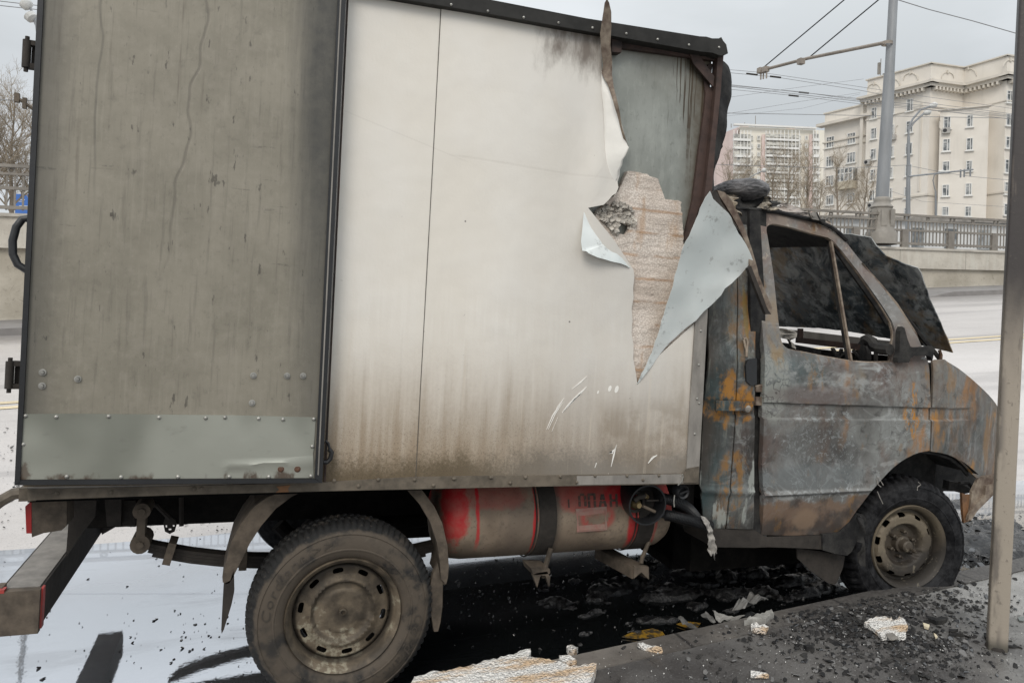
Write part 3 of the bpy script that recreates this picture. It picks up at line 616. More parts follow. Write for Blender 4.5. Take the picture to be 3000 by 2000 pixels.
b = MB(); pplate(b, [(2103, 160), (2120, 163), (2117, 200), (2106, 330), (2098, 400), (2092, 480), (2086, 560), (2080, 640), (2050, 730), (2046, 700), (2057, 620), (2068, 540), (2080, 430), (2090, 340), (2098, 250)], -.046, -.006)
pplate(b, cG((640, 345), (668, 350), (640, 600), (620, 800), (570, 960), (548, 960), (585, 800), (610, 600), (632, 440)), -.020, -.006)
part(b, 'corner_post', MAT['rust'])
b = MB(); pplate(b, cG((570, 205), (606, 214), (672, 306), (668, 348), (590, 256)), -.038, -.0305)
pplate(b, cG((630, 300), (650, 255), (665, 255), (640, 440)), -.018, -.010); part(b, 'gusset', MAT['rust'])
psheet('bent_front_sheet', [t7((x, y))[0]+(w,) for x, y, w in ((205, 340, -.02), (232, 380, .02), (256, 432, .06), (280, 505, .08), (296, 572, .09), (292, 640, .085), (280, 705, .07), (262, 800, .06), (246, 930, .05), (232, 1005, .05), (222, 1075, .05), (206, 1140, .05), (212, 1160, .05), (196, 1185, .05), (180, 1260, .04), (160, 1330, .03), (142, 1450, .02), (128, 1568, .02), (96, 1600, .0), (110, 1560, .0), (140, 1200, -.0), (160, 980, -.01), (185, 700, -.01))], .004, MAT['char'], truck, 3, .02, 9)
# ---- open rear door folded flat against the side
b = MB(); pplate(b, [(48, 1412), (940, 1409), (1022, -250), (128, -250)], -.118, -.075); door = part(b, 'folded_rear_door', MAT['dgrey'])
b = MB(); pplate(b, [(922, 1400), (944, 1415), (1026, -260), (1002, -260)], -.128, -.070); pplate(b, [(42, 1422), (58, 1410), (140, -260), (122, -260)], -.128, -.070); pplate(b, [(58, 1406), (922, 1402), (944, 1414), (42, 1421)], -.126, -.070)
part(b, 'rubber_seal', MAT['rubber'], door)
b = MB(); pplate(b, [(949, 1412), (954, 1412), (1031, -200), (1026, -200)], -.056, -.049); part(b, 'seal_lip', MAT['rust'], door)
b = MB(); pplate(b, [(930, 1390), (934, 1392), (1012, -250), (1008, -250)], -.130, -.1275); part(b, 'seal_channel', MAT['trim'], door)
ps = [(62, 1212), (200, 1211), (420, 1213), (700, 1216), (925, 1222), (920, 1300), (917, 1330), (919, 1399), (500, 1401), (54, 1404), (58, 1300)]
lower = sheet('kick_sheet', [ps], lambda u, v: -.1205, .002, MAT['dsteel'], door, .03, .02, relief=lambda u, v: -.004*abs(fbm((u, 0, v), 3.2, 2)) - (.006*max(0, 1-abs(v-.985-(u+.1)*.04)/.012) if u > -.48 else 0))
b = MB()
for x, y in ((147, 1015), (323, 1021), (624, 1018), (913, 1024), (1181, 1027), (1292, 1024), (1485, 1030), (1625, 1035), (1802, 1033), (133, 1178), (1793, 1190), (383, 1363), (695, 1366), (1022, 1364), (1316, 1363), (1543, 1364), (1785, 1360)): rivet(lower, MAT['bolt'], c3((x, y))[0], -.1215, .0075, .006)
for x, y, mt in ((245, 765, 'bolt'), (242, 842, 'bolt'), (447, 803, 'bolt'), (1455, 783, 'bolt'), (1648, 785, 'bolt'), (1740, 785, 'bolt'), (1447, 940, 'bolt'), (1613, 1320, 'rbolt'), (1708, 1320, 'rbolt')):
    b = MB(); p = L(c3((x, y))[0], -.119); b.lathe([(.0115, 0), (.0115, -.0025), (.0065, -.003)], p, (0, 1, 0), 16); b.lathe([(.006, -.002), (.006, -.009), (.0003, -.0095)], p, (0, 1, 0), 6); part(b, 'washer_bolt', MAT[mt], door)
b = MB(); pplate(b, [(322, 623), (332, 623), (332, 633), (322, 633)], -.1195, -.117); part(b, 'small_hole', MAT['groove'], door)
def loc_path(pts, w): return [L(p, w) for p in pts]
b = MB(); b.tube(loc_path([(88, 640), (66, 642), (48, 665), (37, 705), (38, 745), (52, 775), (80, 792)], -.10), .0125, 10); part(b, 'door_handle', MAT['black'], door, 40)
for y0_, y1_, x_ in ((118, 198, 80), (1058, 1138, 30)):
    b = MB(); p0 = L((x_, y0_), -.09); p1 = L((x_-4, y1_), -.09); b.tube([p0, p1], .013, 10); b.tube([p0+Vector((0, 0, .012)), p1-Vector((0, 0, .014))], .007, 8)
    for q in (p0*.92+p1*.08, p0*.08+p1*.92): b.bar(q+Vector((-.0, .01, 0)), q+Vector((.07, .01, 0)), .03, .016)
    b.bar((p0+p1)/2+Vector((.01, .02, 0)), (p0+p1)/2+Vector((.05, .02, 0)), .01, .06); part(b, 'hinge', MAT['muddark'], door, 40)
b = MB(); b.tube(loc_path(c3((1868, 1158), (1885, 1172), (1893, 1205)), -.09), .005, 8); b.tube(loc_path(c3((1890, 1205), (1905, 1225), (1897, 1262), (1878, 1280), (1858, 1280)), -.09), .009, 8); part(b, 'door_catch', MAT['black'], door, 40)
# ---- underbody
b = MB()
for wv in (.50, 1.42): b.box((.75, wv, .695), (3.5, .06, .19))
for u in (-.95, -.45, .45, 1.2, 2.2): b.box((u, .96, .72), (.08, .9, .10))
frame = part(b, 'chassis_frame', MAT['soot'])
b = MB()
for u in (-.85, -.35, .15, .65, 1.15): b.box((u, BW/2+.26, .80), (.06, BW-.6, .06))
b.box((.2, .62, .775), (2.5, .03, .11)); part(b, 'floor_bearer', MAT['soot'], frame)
b = MB(); b.box((1.28, 1.62, .47), (1.65, .42, .56)); part(b, 'far_side_blocker', MAT['soot']); b = MB(); b.tube([(.25, .97, .42), (2.2, .97, .55)], .05, 12); b.tube([(-.9, 1.25, .5), (.6, 1.2, .45), (1.9, 1.2, .42)], .04, 10); b.box((1.4, 1.15, .43), (.7, .3, .22)); b.box((2.15, .9, .45), (.7, 1.1, .35)); part(b, 'drive_shaft', MAT['soot'], frame, 40)  # unseen block added, gearbox box enlarged, so the water reflects dark
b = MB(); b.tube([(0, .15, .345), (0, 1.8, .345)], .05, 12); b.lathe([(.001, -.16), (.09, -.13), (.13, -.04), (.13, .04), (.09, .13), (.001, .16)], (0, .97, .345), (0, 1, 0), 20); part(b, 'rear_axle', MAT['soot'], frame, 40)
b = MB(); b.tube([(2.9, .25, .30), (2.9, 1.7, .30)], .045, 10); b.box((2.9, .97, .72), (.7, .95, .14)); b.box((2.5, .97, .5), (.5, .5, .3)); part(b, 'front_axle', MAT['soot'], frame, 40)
b = MB(); b.box((2.45, 1.12, .42), (1.3, 1.2, .38)); b.box((3.2, 1.1, .5), (.5, 1.2, .3)); part(b, 'under_cab_blocker', MAT['soot'], frame)  # dark boxes added under the cab to shut out the bright ground
def leaf(wv, pts):
    b = MB(); P_ = [Vector((q[0], wv, q[1])) for q in pts]
    for k in range(4):
        Q = P_ if k == 0 else [P_[0].lerp(P_[1], .22*k)]+P_[1:-1]+[P_[-1].lerp(P_[-2], .22*k)]
        b2 = [q+Vector((0, 0, -.0125*k)) for q in Q]
        for i in range(len(b2)-1): b.bar(b2[i], b2[i+1], .06, .0115)
    return part(b, 'leaf_spring', MAT['muddark'])
lp = [L(p, .28) for p in ((411, 1586), (470, 1598), (560, 1614), (650, 1624), (740, 1629), (830, 1630))]
lq = [(q.x, q.z+.004) for q in lp]+[(.25, lp[-1].z-.005), (.62, lp[-1].z+.06)]
lf = leaf(.28, lq); leaf(1.62, lq)
b = MB(); pa = L((413, 1588), .24); pb = L((418, 1492), .24); b.bar(pa, pb, .03, .062, up=(0, 1, 0)); b.tube([pa+Vector((0, -.03, 0)), pa+Vector((0, .09, 0))], .036, 14); b.tube([pb+Vector((0, -.03, 0)), pb+Vector((0, .09, 0))], .032, 14); b.tube([pa+Vector((0, -.04, 0)), pa+Vector((0, -.02, 0))], .014, 8); b.tube([pb+Vector((0, -.04, 0)), pb+Vector((0, -.02, 0))], .014, 8)
part(b, 'spring_shackle', MAT['mud'], lf, 40)
b = MB(); q = L(cD((1045, 755))[0], .25); b.box(q, (.03, .10, .085), Matrix.Rotation(R(14), 3, 'Y')); part(b, 'spring_clip', MAT['mud'], lf)
b = MB(); q = L(cD((1490, 790))[0], .25); b.box(q, (.03, .10, .085)); part(b, 'spring_clip', MAT['mud'], lf)
b = MB(); pplate(b, cD((640, 430), (745, 430), (740, 605), (655, 610)), .30, .40); part(b, 'spring_hanger', MAT['muddark'], frame); b = MB(); pplate(b, cD((750, 450), (830, 450), (830, 612), (750, 610)), .35, .42); part(b, 'spring_hanger', MAT['muddark'], frame)
b = MB(); c_ = L(cD((1040, 605))[0], .40); pplate(b, cD((1000, 590), (1010, 560), (1040, 545), (1075, 570), (1082, 600), (1070, 640), (1040, 655), (1010, 640)), .40, .41, [cD((1012, 605), (1022, 600), (1024, 618), (1014, 620)), cD((1030, 622), (1050, 622), (1048, 636), (1034, 636)), cD((1058, 600), (1070, 602), (1066, 614), (1058, 612))])
b.tube([L(p, .40) for p in cD((790, 530), (880, 470), (960, 480), (1040, 560))], .010, 6); b.tube([L(p, .40) for p in cD((1110, 430), (1112, 605))], .010, 6); part(b, 'brake_pipe_bracket', MAT['muddark'], frame)
b = MB(); b.tube([L((815, 1535), .62), L((870, 1590), .62)], .035, 10); part(b, 'shock_absorber', MAT['soot'], frame)
# mud guards of the rear wheel
b = MB(); o_ = cD((1720, 400), (1640, 430), (1560, 485), (1480, 590), (1420, 700), (1385, 830), (1362, 915), (1364, 950), (1385, 962)); i_ = cD((1405, 955), (1425, 925), (1470, 835), (1530, 715), (1600, 605), (1690, 500), (1790, 425), (1835, 405))
pplate(b, o_+i_, .02, .06); o2 = o_; 
for a, c in zip(o_[:-1], o_[1:]):
    A, C = L(a, .026), L(c, .026); b.add([A, C, C+Vector((0, .26, 0)), A+Vector((0, .26, 0)), A+Vector((.012, 0, 0)), C+Vector((.012, 0, 0)), C+Vector((.012, .26, 0)), A+Vector((.012, .26, 0))], [(0, 1, 2, 3), (7, 6, 5, 4), (0, 4, 5, 1), (2, 6, 7, 3), (1, 5, 6, 2), (0, 3, 7, 4)])
mg = part(b, 'mud_guard', MAT['mud'])
b = MB(); pplate(b, cD((1370, 960), (1410, 940), (1432, 880), (1435, 1010), (1418, 1090), (1372, 1240), (1358, 1266), (1355, 1240), (1362, 1100)), .02, .05); part(b, 'mud_flap', MAT['muddark'], mg)
b = MB(); o_ = cE((1262, 200), (1345, 310), (1402, 430), (1436, 580), (1446, 720), (1440, 800), (1428, 848)); i_ = cE((1392, 815), (1386, 700), (1364, 560), (1318, 420), (1248, 300), (1158, 200))
pplate(b, o_+i_, .02, .06)
for a, c in zip(o_[:-1], o_[1:]):
    A, C = L(a, .026), L(c, .026); b.add([A, C, C+Vector((0, .26, 0)), A+Vector((0, .26, 0)), A-Vector((.012, 0, 0)), C-Vector((.012, 0, 0)), C+Vector((-.012, .26, 0)), A+Vector((-.012, .26, 0))], [(0, 1, 2, 3), (7, 6, 5, 4), (0, 4, 5, 1), (2, 6, 7, 3), (1, 5, 6, 2), (0, 3, 7, 4)])
mg2 = part(b, 'mud_guard', MAT['mud'])
b = MB(); pplate(b, cE((1372, 705), (1388, 800), (1405, 835), (1402, 1000), (1388, 1110), (1372, 1172), (1345, 1175), (1325, 1060), (1318, 860), (1340, 770)), .03, .055); part(b, 'mud_flap', MAT['mud'], mg2)
# rear crash beam, lamp, brackets
b = MB(); A = L((54, 1789), .0); b.box((A.x-.002, .95, A.z), (.128, 1.88, .135)); bump_ = part(b, 'rear_crash_beam', MAT['muddark']); b = MB(); b.box((A.x-.002, .95, A.z+.069), (.112, 1.84, .004)); part(b, 'beam_top_mud', MAT['trim'], bump_)
b = MB(); b.box((A.x-.002, -.005, A.z), (.136, .03, .150)); b.box((A.x-.06, .02, A.z+.078), (.02, .05, .016)); part(b, 'beam_end_cap', MAT['mud'], bump_)
b = MB(); b.box((A.x+.068, .012, A.z+.005), (.008, .03, .14)); part(b, 'red_edge', MAT['redpaint'], bump_); b = MB(); b.box((A.x-.055, -.006, A.z+.0775), (.03, .03, .012)); part(b, 'red_edge', MAT['redpaint'], bump_)
b = MB(); pplate(b, t5((630, 255), (850, 255), (840, 400), (720, 560), (580, 762), (606, 430)), .28, .30); part(b, 'beam_bracket', MAT['muddark'], bump_); b = MB(); pplate(b, t5((850, 300), (930, 240), (1040, 480), (900, 560)), 1.1, 1.13); part(b, 'beam_bracket', MAT['muddark'], bump_)
b = MB(); pplate(b, t5((272, 256), (590, 256), (588, 480), (545, 520), (385, 545), (282, 582), (278, 545)), .03, .14); lamp = part(b, 'tail_lamp', MAT['mud'])
b = MB(); pplate(b, t5((222, 310), (278, 258), (278, 548), (232, 548)), .028, .142); part(b, 'lamp_lens', MAT['redlens'], lamp)
b = MB(); b.tube(loc_path([(-60, 1515), (0, 1468), (40, 1446), (88, 1440)], -.02), .020, 8); b.box(L((86, 1443), -.02), (.05, .05, .045)); part(b, 'corner_arm', MAT['rail'], None if False else truck, 40)
b = MB(); b.tube([(-1.12, .35, .86), (-1.16, .35, .8), (-1.16, 1.6, .8), (-1.12, 1.6, .86)], .02, 8); part(b, 'rear_step', MAT['muddark'])
# ---- gas tank
TC = Vector((0, .31, .64)); RT = .196
b = MB(); n_ = 64; prof = [(.0005, .40), (.06, .403), (.12, .415), (.165, .44), (.188, .475), (RT, .53)] + [(RT, .53+k*.05) for k in range(1, 18)] + [(RT, 1.44), (.188, 1.505), (.165, 1.545), (.12, 1.575), (.06, 1.59), (.0005, 1.593)]
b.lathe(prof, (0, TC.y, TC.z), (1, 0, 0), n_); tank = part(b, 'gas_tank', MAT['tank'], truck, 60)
for u in (.895, 1.395):
    b = MB(); b.lathe([(RT+.001, u-.042), (RT+.006, u-.041), (RT+.006, u+.041), (RT+.001, u+.042)], (0, TC.y, TC.z), (1, 0, 0), n_)
    b.lathe([(RT+.004, u-.060), (RT+.009, u-.057), (RT+.004, u-.052)], (0, TC.y, TC.z), (1, 0, 0), n_); part(b, 'tank_strap', MAT['muddark'], tank, 40)
for xs in (((2150, 600), (2105, 745), (2095, 800)),):
    b = MB(); b.tube([L(p, .15) for p in cE(*xs)], .012, 8); part(b, 'strap_bolt', MAT['mud'], tank)
b = MB(); b.tube([L(p, .16) for p in cF((1532, 552), (1485, 665), (1478, 700))], .010, 8); part(b, 'strap_bolt', MAT['mud'], tank)
for pts in (cF((730, 785), (760, 770), (830, 760), (852, 800), (845, 868), (820, 790), (785, 785), (762, 870)),):
    b = MB(); pplate(b, pts, .12, .14); pplate(b, cF((720, 740), (850, 745), (850, 775), (735, 785)), .12, .24); part(b, 'tank_bracket', MAT['mud'], tank)
b = MB(); q = L(cF((1468, 755))[0], .14); pplate(b, cF((1432, 725), (1530, 728), (1532, 815), (1480, 765), (1428, 808)), .13, .15); b.bar(q+Vector((-.0, .0, .012)), q+Vector((-.05, .30, .012)), .075, .012); b.bar(q+Vector((-.035, .0, -.01)), q+Vector((-.085, .30, -.01)), .008, .05); b.bar(q+Vector((.035, .0, -.01)), q+Vector((-.02, .30, -.01)), .008, .05); part(b, 'tank_bracket', MAT['mud'], tank)
def on_tank(u, a, d=0): return Vector((u, TC.y-(RT+d)*math.cos(a), TC.z+(RT+d)*math.sin(a)))
def tank_px(p):
    d = LR @ ray(*p); q = LO.copy(); A = d.y**2+d.z**2; o = Vector((0, q.y-TC.y, q.z-TC.z)); B = o.y*d.y+o.z*d.z; Cc = o.y**2+o.z**2-RT**2
    t = (-B-math.sqrt(max(0, B*B-A*Cc)))/A; h = q+d*t; return h.x, math.atan2(h.z-TC.z, TC.y-h.y)
b = MB()
def tquad(pts, d0, d1):
    ua = [tank_px(p) for p in pts]; n = len(ua)
    b.add([on_tank(u, a, d1) for u, a in ua]+[on_tank(u, a, d0) for u, a in ua], [tuple(range(n)), tuple(range(n, 2*n))[::-1]]+[(i, (i+1) % n, n+(i+1) % n, n+i) for i in range(n)])
pl = cF((1024, 330), (1236, 312), (1242, 470), (1034, 486)); fr = cF((1038, 346), (1224, 328), (1228, 458), (1046, 472))
for i in range(4): tquad([pl[i], pl[(i+1) % 4], fr[(i+1) % 4], fr[i]], -.001, .006)
tquad(fr, -.001, .003); part(b, 'data_plate', MAT['lblcol'], tank)
b = MB()
def stroke(x0, y0, x1, y1, wd=9):
    n = 4
    dx, dy = x1-x0, y1-y0; l = math.hypot(dx, dy); nx, ny = -dy/l*wd, dx/l*wd
    for k in range(n):
        if k == 2 and l > 60: ta, tb = k/n+.06, (k+1)/n
        else: ta, tb = k/n, (k+1)/n
        q = [(x0+dx*t+sx*nx, y0+dy*t+sx*ny) for t, sx in ((ta, 1), (tb, 1), (tb, -1), (ta, -1))]; tquad(cF(*q), .0005, .0022)
# ПРОПАН, six stencilled letters, the first two almost gone under the dust
lx = [905, 980, 1055, 1120, 1195, 1270]; yb, ht = 320, 88
def sl(x, y): return x+(y-yb)*.06, y-(x-1050)*.02
def st(x0, y0, x1, y1, wd=8): stroke(*sl(x0, y0), *sl(x1, y1), wd)
for i, ch in enumerate('ПРОПАН'):
    x = lx[i]; w_ = 40; T_, B_ = yb-ht, yb
    if i < 2: T_ += 50 if i == 0 else 30
    if i == 0: continue
    b = MB()
    if ch == 'П': st(x, B_, x, T_); st(x+w_, B_, x+w_, T_); st(x-6, T_, x+w_+6, T_)
    if ch == 'Р': st(x, B_, x, T_, 5); 
    if ch == 'О': st(x, B_-8, x, T_+8); st(x+w_, B_-8, x+w_, T_+8); st(x+6, T_, x+w_-6, T_)
    if ch == 'А': st(x-2, B_, x+18, T_); st(x+w_, B_, x+22, T_); st(x+8, B_-32, x+30, B_-32, 6)
    if ch == 'Н': st(x, B_, x, T_); st(x+w_, B_, x+w_, T_); st(x, B_-ht/2, x+w_, B_-ht/2)
    part(b, 'stencil_letter', MAT['letter'], tank)
vc = L(t6((498, 425))[0], .06); rv = .094
b = MB(); b.lathe([(rv*.92, .12), (rv*.95, -.02), (rv, -.022), (rv, -.034), (rv*.92, -.034), (rv*.92, .09), (.001, .09)], vc, (.05, 1, .05), 40); vb = part(b, 'valve_box', MAT['black'], tank, 40)
for k in range(8):
    pass
b = MB(); q = L(t6((430, 465))[0], .05); b.lathe([(.024, .08), (.024, .03), (.017, .02), (.012, .0), (.001, -.0)], q, (0, 1, 0), 14); b.lathe([(.011, .03), (.011, .0), (.001, .0)], L(t6((505, 330))[0], .05), (.6, .5, -.3), 10); part(b, 'valve_fitting', MAT['brass'], vb, 40); b = MB(); b.tube([L(p, .05) for p in t6((530, 395), (690, 392))], .004, 8); part(b, 'gas_pipe', MAT['muddark'], vb, 40); b = MB(); b.tube([L(p, .05) for p in t6((480, 470), (540, 500), (640, 545))], .007, 8); part(b, 'gas_pipe', MAT['mud'], vb, 40)
b = MB(); b.lathe([(.055, .08), (.05, .03), (.036, .03)], L(t6((420, 440))[0], .06), (0, 1, 0), 20); b.tube([L(p, .055) for p in t6((360, 400), (420, 350), (520, 330))], .012, 8); part(b, 'valve_body', MAT['muddark'], vb, 40)
def hose(pts, r, name='vent_hose'):
    P = [Vector(p) for p in pts]; 
    def cr(t):
        n = len(P)-1; i = min(int(t*n), n-1); f = t*n-i; p0, p1, p2, p3 = P[max(i-1, 0)], P[i], P[i+1], P[min(i+2, n)]
        return ((p1*2)+(p2-p0)*f+(p0*2-p1*5+p2*4-p3)*f*f+(p1*3-p0-p2*3+p3)*f**3)*.5
    N = 150; pts2 = [cr(i/N) for i in range(N+1)]; rs = [r*(1 if (i//2) % 2 else .80) for i in range(N+1)]
    m_ = MB(); m_.tube(pts2, rs, 14); return part(m_, name, MAT['black'], tank)
hose([L(t6(p)[0], w) for p, w in (((745, 365), .06), ((870, 390), .05), ((1000, 440), .06), ((1110, 520), .08), ((1190, 610), .12), ((1240, 680), .16))], .026)
hose([L(t6(p)[0], w) for p, w in (((780, 590), .06), ((900, 610), .03), ((1060, 650), .01), ((1220, 690), .0), ((1390, 742), .0))], .026)
b = MB(); b.tube([L(t6(p)[0], .06) for p in ((700, 570), (800, 590))], .018, 10); b.tube([L(t6(p)[0], .06) for p in ((700, 355), (760, 365))], .020, 10); part(b, 'hose_neck', MAT['black'], tank, 40)
b = MB(); q = L(t6((1000, 272))[0], .0); b.lathe([(.033, .03), (.034, -.01), (.029, -.018), (.022, -.012), (.022, 0), (.001, 0)], q, (-.1, 1, .1), 24); b.bar(q+Vector((-.02, -.012, -.006)), q+Vector((.02, -.012, .006)), .012, .008); cap = part(b, 'filler_cap', MAT['black'], tank, 40)
b = MB(); ch = t6((1015, 40), (1020, 80), (1005, 130), (985, 155), (950, 185)); 
for a, c in zip(ch[:-1], ch[1:]): b.tube([L(a, -.066), L(c, -.062)], .0035, 5)
b.tube([L(p, -.03) for p in t6((905, 320), (895, 400), (900, 480))], .003, 5); part(b, 'cap_chain', MAT['bolt'], cap)
b = MB()
r_ = random.Random(8)
q = [t6(p)[0] for p in ((1250, 600), (1320, 620), (1370, 680), (1400, 740), (1430, 820), (1450, 920), (1475, 1050), (1470, 1110), (1450, 1090), (1462, 1205), (1440, 1150), (1420, 1100), (1390, 1140), (1370, 1060), (1340, 980), (1360, 880), (1350, 790), (1310, 700), (1270, 640))]
rag = psheet('burnt_rag', [(x, y, -.03+.012*math.sin(i)) for i, (x, y) in enumerate(q)], .006, MAT['rag'], truck, 2, .02, 40)
# ---- wheels
def wheel(u, w, v, steer, burnt):
    M_ = Matrix.Translation((u, w, v)) @ Matrix.Rotation(steer, 4, 'Z')
    if burnt:
        yw = lambda r: (.060 if r > .178 else .060-.024*sstep(.178, .165, r) if r > .150 else .036+.004*sstep(.150, .12, r) if r > .118 else .040+.040*sstep(.118, .10, r))
    else:
        yw = lambda r: (.066-.012*sstep(.192, .182, r) if r > .150 else .054-.014*sstep(.150, .128, r) if r > .122 else .040+.018*sstep(.122, .112, r) if r > .09 else .058-.006*sstep(.09, .082, r) if r > .06 else .052)
    cir = [(math.cos(t)*.193, math.sin(t)*.193) for t in [i*2*math.pi/72 for i in range(72)]]; holes = []
    for k in range(10):
        a = R(90+9)+k*2*math.pi/10; pts = []
        for j in range(12):
            t = j*2*math.pi/12; tx = .0215*math.copysign(abs(math.cos(t))**.6, math.cos(t)); rx = .0105*math.copysign(abs(math.sin(t))**.6, math.sin(t)); rr = .1645+rx
            pts.append((math.cos(a+tx/rr)*rr, math.sin(a+tx/rr)*rr))
        holes.append(pts)
    rm = MAT['rimb'] if burnt else MAT['rim']
    rim = sheet('wheel', [cir]+holes, lambda x, z: yw(math.hypot(x, z)), .005, rm, None, .0125, .0125, px=False, smooth=50)
    rim.parent = truck; rim.matrix_local = M_
    b = MB(); b.lathe([(.193, .075), (.196, .040), (.203, .030), (.206, .012), (.2145, .004), (.2225, -.004), (.226, .002), (.226, .02), (.212, .04), (.205, .16), (.2, .175), (.193, .17)], (0, 0, 0), (0, 1, 0), 96, close=True); part(b, 'rim', rm, rim, 40)
    b = MB(); b.lathe([(.188 if burnt else .172, .11), (.188 if burnt else .172, .20), (.05, .22), (.0005, .22)], (0, 0, 0), (0, 1, 0), 32); b.lathe([(.0005, .10), (.188 if burnt else .172, .11)], (0, 0, 0), (0, 1, 0), 32); part(b, 'brake_drum', MAT['soot'], rim, 40)
    b = MB()
    if burnt:
        b.lathe([(.050, .085), (.046, .05), (.034, .045), (.031, .012), (.024, .006), (.0005, .004)], (0, 0, 0), (0, 1, 0), 16)
        b.lathe([(.008, .01), (.007, -.04), (.0005, -.042)], (.012, 0, -.012), (.1, 1, .1), 8); b.lathe([(.011, -.012), (.011, -.022), (.0005, -.022)], (.013, 0, -.013), (0, 1, 0), 6)
        for k in range(6):
            a = R(20)+k*math.pi/3; b.lathe([(.011, .08), (.011, .05), (.005, .045), (.005, .035), (.0005, .034)], (math.cos(a)*.068, 0, math.sin(a)*.068), (0, 1, 0), 6)
        part(b, 'hub', MAT['rimb'], rim, 30)
    else:
        b.lathe([(.016, .054), (.015, .038), (.009, .036), (.009, .046), (.0005, .046)], (0, 0, 0), (0, 1, 0), 12); part(b, 'hub', rm, rim, 40)
    prof = [(.214, .02), (.228, .006), (.245, -.010), (.262, -.015), (.264, -.018), (.268, -.018), (.270, -.016), (.300, -.018), (.322, -.010), (.324, -.013), (.328, -.012), (.340, .000), (.352, .014), (.361, .028), (.365, .045), (.367, .065), (.358, .068), (.358, .074), (.3675, .077), (.3675, .108), (.358, .111), (.358, .117), (.367, .12), (.365, .14), (.361, .158), (.350, .172), (.325, .186), (.28, .192), (.24, .185), (.214, .17)]
    tr = {11: .4, 12: 1, 13: 1.3, 14: 1.4, 15: 1.4, 18: 1.2, 19: 1.2, 22: 1.3, 23: 1.2, 24: .6}
    b = MB(); b.lathe(prof, (0, 0, 0), (0, 1, 0), 250, rf=(lambda k, i: -.009*tr.get(i, 0) if k % 5 in ((0, 1) if i < 17 or i > 20 else (2, 3)) else 0) if burnt else (lambda k, i: -.006*tr.get(i, 0)-.0012*((k*7) % 3) if k % 3 == (0 if i < 17 or i > 20 else 1) else 0))
    if burnt:
        out = []
        for p in b.v:
            q = Vector(p); wq = TM @ (M_ @ q)
            q += Vector((0, -1, 0))*.006*fbm(q, 9, 3)
            if wq.z < .085 and q.z < 0:
                dl = .085-wq.z; q.z += dl; q.y += -.42*dl if q.y < .09 else .4*dl; q.x += .25*dl*(-1 if q.x < 0 else 1)
            if q.x < -.15: q.x -= .01*max(0, -q.z)/.3
            out.append(tuple(q))
        b.v = out
    tyre = part(b, 'tyre', MAT['tyreb'] if burnt else MAT['tyre'], rim, 32)
    if not burnt:
        tc = bpy.data.curves.new('sidewall_lettering', 'FONT'); tc.body = 'Cordiant >>'; tc.size = .058; tc.extrude = .0; tc.space_character = 1.18; tc.shear = .2; tc.resolution_u = 3
        to = bpy.data.objects.new('t', tc); COL.objects.link(to); bpy.context.view_layer.update()
        me0 = bpy.data.meshes.new_from_object(to.evaluated_get(bpy.context.evaluated_depsgraph_get())); bpy.data.objects.remove(to)
        xs = [v.co.x for v in me0.vertices]; W_ = max(xs)-min(xs)
        for a0 in (R(178), R(358)):
            vs = []; b = MB()
            for v in me0.vertices:
                rr = .279+v.co.y*.85; a = a0-(v.co.x-min(xs))/.295*1.04*1.10
                vs.append((math.cos(a)*rr, -.0185-.0015, math.sin(a)*rr))
            b.add(vs, [tuple(p.vertices) for p in me0.polygons]); part(b, 'sidewall_lettering', MAT['emboss'], tyre)
    return rim
wheel(0, .0, .345, 0, False); fwc = L((2665, 1603), .085); wheel(fwc.x, .085, fwc.z, R(-8), True)
for u, bt in ((0, 0), (2.9, 1)):     # far side wheels, plain
    b = MB(); b.lathe([(.10, .05), (.21, .03), (.225, .0), (.30, -.01), (.35, .02), (.362, .06), (.362, .14), (.345, .18), (.28, .19), (.2, .17), (.05, .17)], (u, 1.73, .345), (0, 1, 0), 60); b.v = [(x, y, max(z, .0)) for x, y, z in b.v]; part(b, 'wheel', MAT['tyreb'], truck, 40)
# ---- cab
def wcab(u, v):
    w = .02
    if v > 1.36: w += (v-1.36)*.20*sstep(1.30, 1.5, v)
    if v < .80: w += (.80-v)**2*.55
    if u > 2.95: w += ((u-2.95)/.52)**2*.085
    if u < 1.90: w += ((1.90-u)/.33)**2*.10
    return w
def vline(pa, pb):
    A, B_ = L(pa, wcab), L(pb, wcab); return lambda u: A.z+(B_.z-A.z)*(u-A.x)/(B_.x-A.x)
g1 = vline((2228, 1176), (2716, 1192)); g2 = vline((2228, 1225), (2716, 1231)); g3 = vline((2228, 1448), (2540, 1434))
def swage(u, v):
    k = 0
    end = 1-sstep(3.28, 3.34, u)
    a, c = g1(u), g2(u)
    if c < v < a: k += .014*sstep(0, .006, a-v)*sstep(0, .007, v-c)*end
    d = v-g3(u)
    if u < 2.62: k += -.013*math.exp(-(d/.008)**2)
    k += -.022*math.exp(-((v-1.20)/.45)**2)
    return k + .0025*fbm((u, 0, v), 4, 3)
dout = t1((785, 617), (960, 620), (1180, 665), (1500, 735), (1800, 805), (2000, 900), (2130, 1000), (2250, 1110)) + cB((1010, 522), (1100, 640), (1200, 765), (1300, 890), (1400, 1020), (1470, 1130), (1530, 1230), (1560, 1302)) + [(2703, 1044)] + cC((1588, 0), (1600, 150), (1605, 300), (1603, 600), (1540, 611), (1500, 625), (1450, 650), (1410, 676), (1370, 710), (1330, 750), (1290, 795), (1220, 880), (1140, 990), (1080, 1080), (1030, 1140), (1005, 1148), (980, 1150), (700, 1160), (515, 1155), (510, 700), (515, 290), (520, 0)) + cB((440, 1480), (430, 1150), (410, 800), (385, 560), (362, 352))
